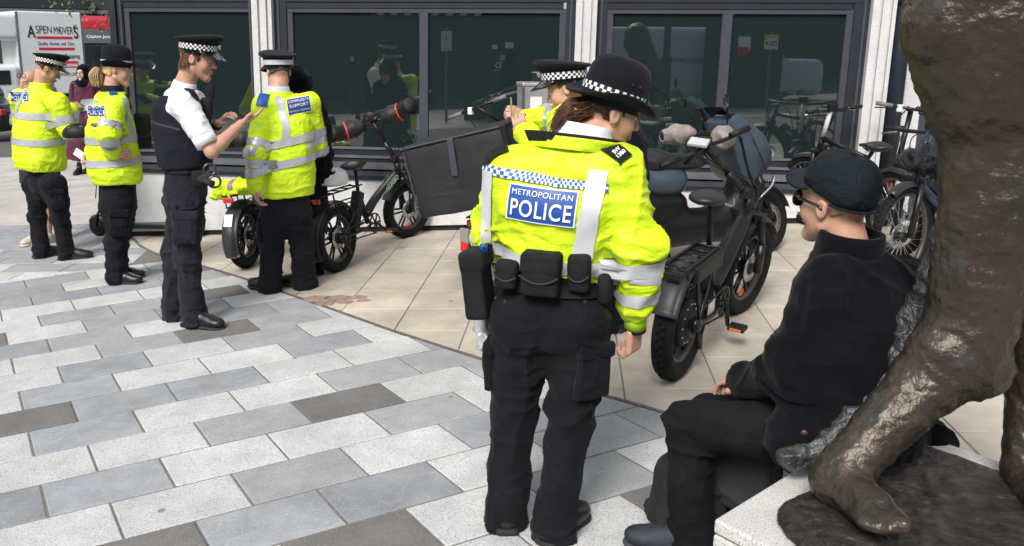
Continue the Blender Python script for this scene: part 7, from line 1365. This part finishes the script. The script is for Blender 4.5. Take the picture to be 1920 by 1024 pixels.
for x in (.5, 3.9): wheelbg(T, V3(x, -.1, .34), V3(0, 1, 0), .34, .22)
h0, h1 = VR(872, 40, -5.0), VR(1048, 58, -5.0); hb0 = V3((h0[0]+h1[0])/2, -5, gz(h0[0])); T = thing('site_hoarding', 'dark green hoarding with notices, mirrored in the middle window', 'hoarding', hb0); hw = (h1[0]-h0[0])/2; hh = h0[2]-hb0[2]; obj('board', bx(-hw, hw, -.06, 0, 0, hh), mat('hoarding green', (.012, .022, .018), .6), T)
M_not = mat('notice paper', (.80, .82, .80), .6)
def notice(px, py, w_, h_, m, yr=-4.985, Tb=None, b=None): p = VR(px, py, yr)-(hb0 if b is None else b); return obj('notice', box(p, (w_/2, .006, h_/2)), m, Tb or T)
notice(928, 88, .13, .10, M_not); notice(955, 85, .20, .14, M_not); notice(942, 108, .12, .14, mat('notice grey', (.5, .55, .55), .6)); p = VR(942, 123, -4.97)-hb0; obj('lettering', flat_text('RED', .20, p, (-1, 0, 0), (0, 0, 1), .03), M_not, T); notice(942, 132, .42, .02, M_not)
p = VR(837, 77, -4.6); T = thing('parking_sign', 'pale blue parking sign on a post, mirrored beside the window mullion', 'sign', (p[0], p[1], gz(p[0]))); z_ = p[2]-gz(p[0]); obj('plate', box((0, 0, z_), (.13, .01, .23), None, .008), mat('pale blue plate', (.50, .62, .68), .5), T); obj('post', tube([V3(0, -.04, 0), V3(0, -.04, z_+.3)], .035, 10), M_fr3, T); obj('lettering', flat_text('1', .16, (0, .014, z_+.06), (-1, 0, 0), (0, 0, 1)), M_navy, T)
p = VR(1446, 82, -4.8); T = thing('bay_sign', 'white DL4 bay sign with yellow header, mirrored in the right-hand window', 'sign', (p[0], p[1], gz(p[0]))); z_ = p[2]-gz(p[0]); obj('plate', box((0, 0, z_), (.15, .01, .13)), M_not, T); obj('header', box((0, 0, z_+.17), (.16, .01, .035)), mat('yellow plate', (.7, .5, .03), .5), T); obj('lettering', flat_text('DL4', .14, (0, .014, z_), (-1, 0, 0), (0, 0, 1), .03), M_txt, T); obj('post', tube([V3(0, -.04, 0), V3(0, -.04, z_+.3)], .03, 10), M_fr3, T)
p = VR(1395, 88, -5.2); T = thing('notice_board', 'dark board with a red and white safety notice, mirrored in the right-hand window', 'notice board', (p[0], p[1], gz(p[0]))); z_ = p[2]-gz(p[0]); obj('board', bx(-.9, .9, -.08, 0, 0, z_+.5), MATS['hoarding green'], T); obj('notice', box((.0, .01, z_+.08), (.14, .005, .16)), M_not, T); obj('notice', box((-.02, .016, z_-.1), (.13, .006, .10)), M_redt, T)
p = VR(1252, 60, -3.6); T = thing('blue_post', 'dark blue square post behind the viewer, mirrored in the right-hand window', 'post', (p[0], p[1], gz(p[0]))); obj('shaft', bx(-.07, .07, -.07, .07, 0, 3.4, .01), mat('post blue', (.015, .03, .075), .4), T); obj('base', bx(-.11, .11, -.11, .11, 0, 1.35, .015), MATS['post blue'], T)
p = VR(700, 30, -8.5); T = thing('shop_awning', 'blue and white striped awning across the square, mirrored in the middle window', 'awning', (p[0], -18.6, 2.6))
for i in range(16): obj('stripe_panel', xf(box((i*.28-2.2, .5, .6), (.14, .75, .012), cols((1, 0, 0), nrm((0, .85, -.5)), nrm((0, .5, .85))))), mat('awning blue', (.05, .16, .34), .7) if i == 0 else (MATS['awning blue'] if i % 2 == 0 else M_not), T)

def copy_tree(o, parent=None):
    c = o.copy(); C.objects.link(c)
    if parent: c.parent = parent
    for ch in list(o.children): copy_tree(ch, c)
    return c
for src, loc, rzv, lab in ((PW, VR(672, 150, -5.5), math.pi, 'woman in maroon dress walking behind the viewer, mirrored in the middle window'), (PH, VR(955, 160, -3.9), 2.6, 'person in black hooded jacket behind the viewer, mirrored near the delivery box')):   # mirrored passers-by
    c = copy_tree(src); c.location = (loc[0], loc[1], gz(loc[0])); c.rotation_euler = (0, 0, rzv); c['label'] = lab
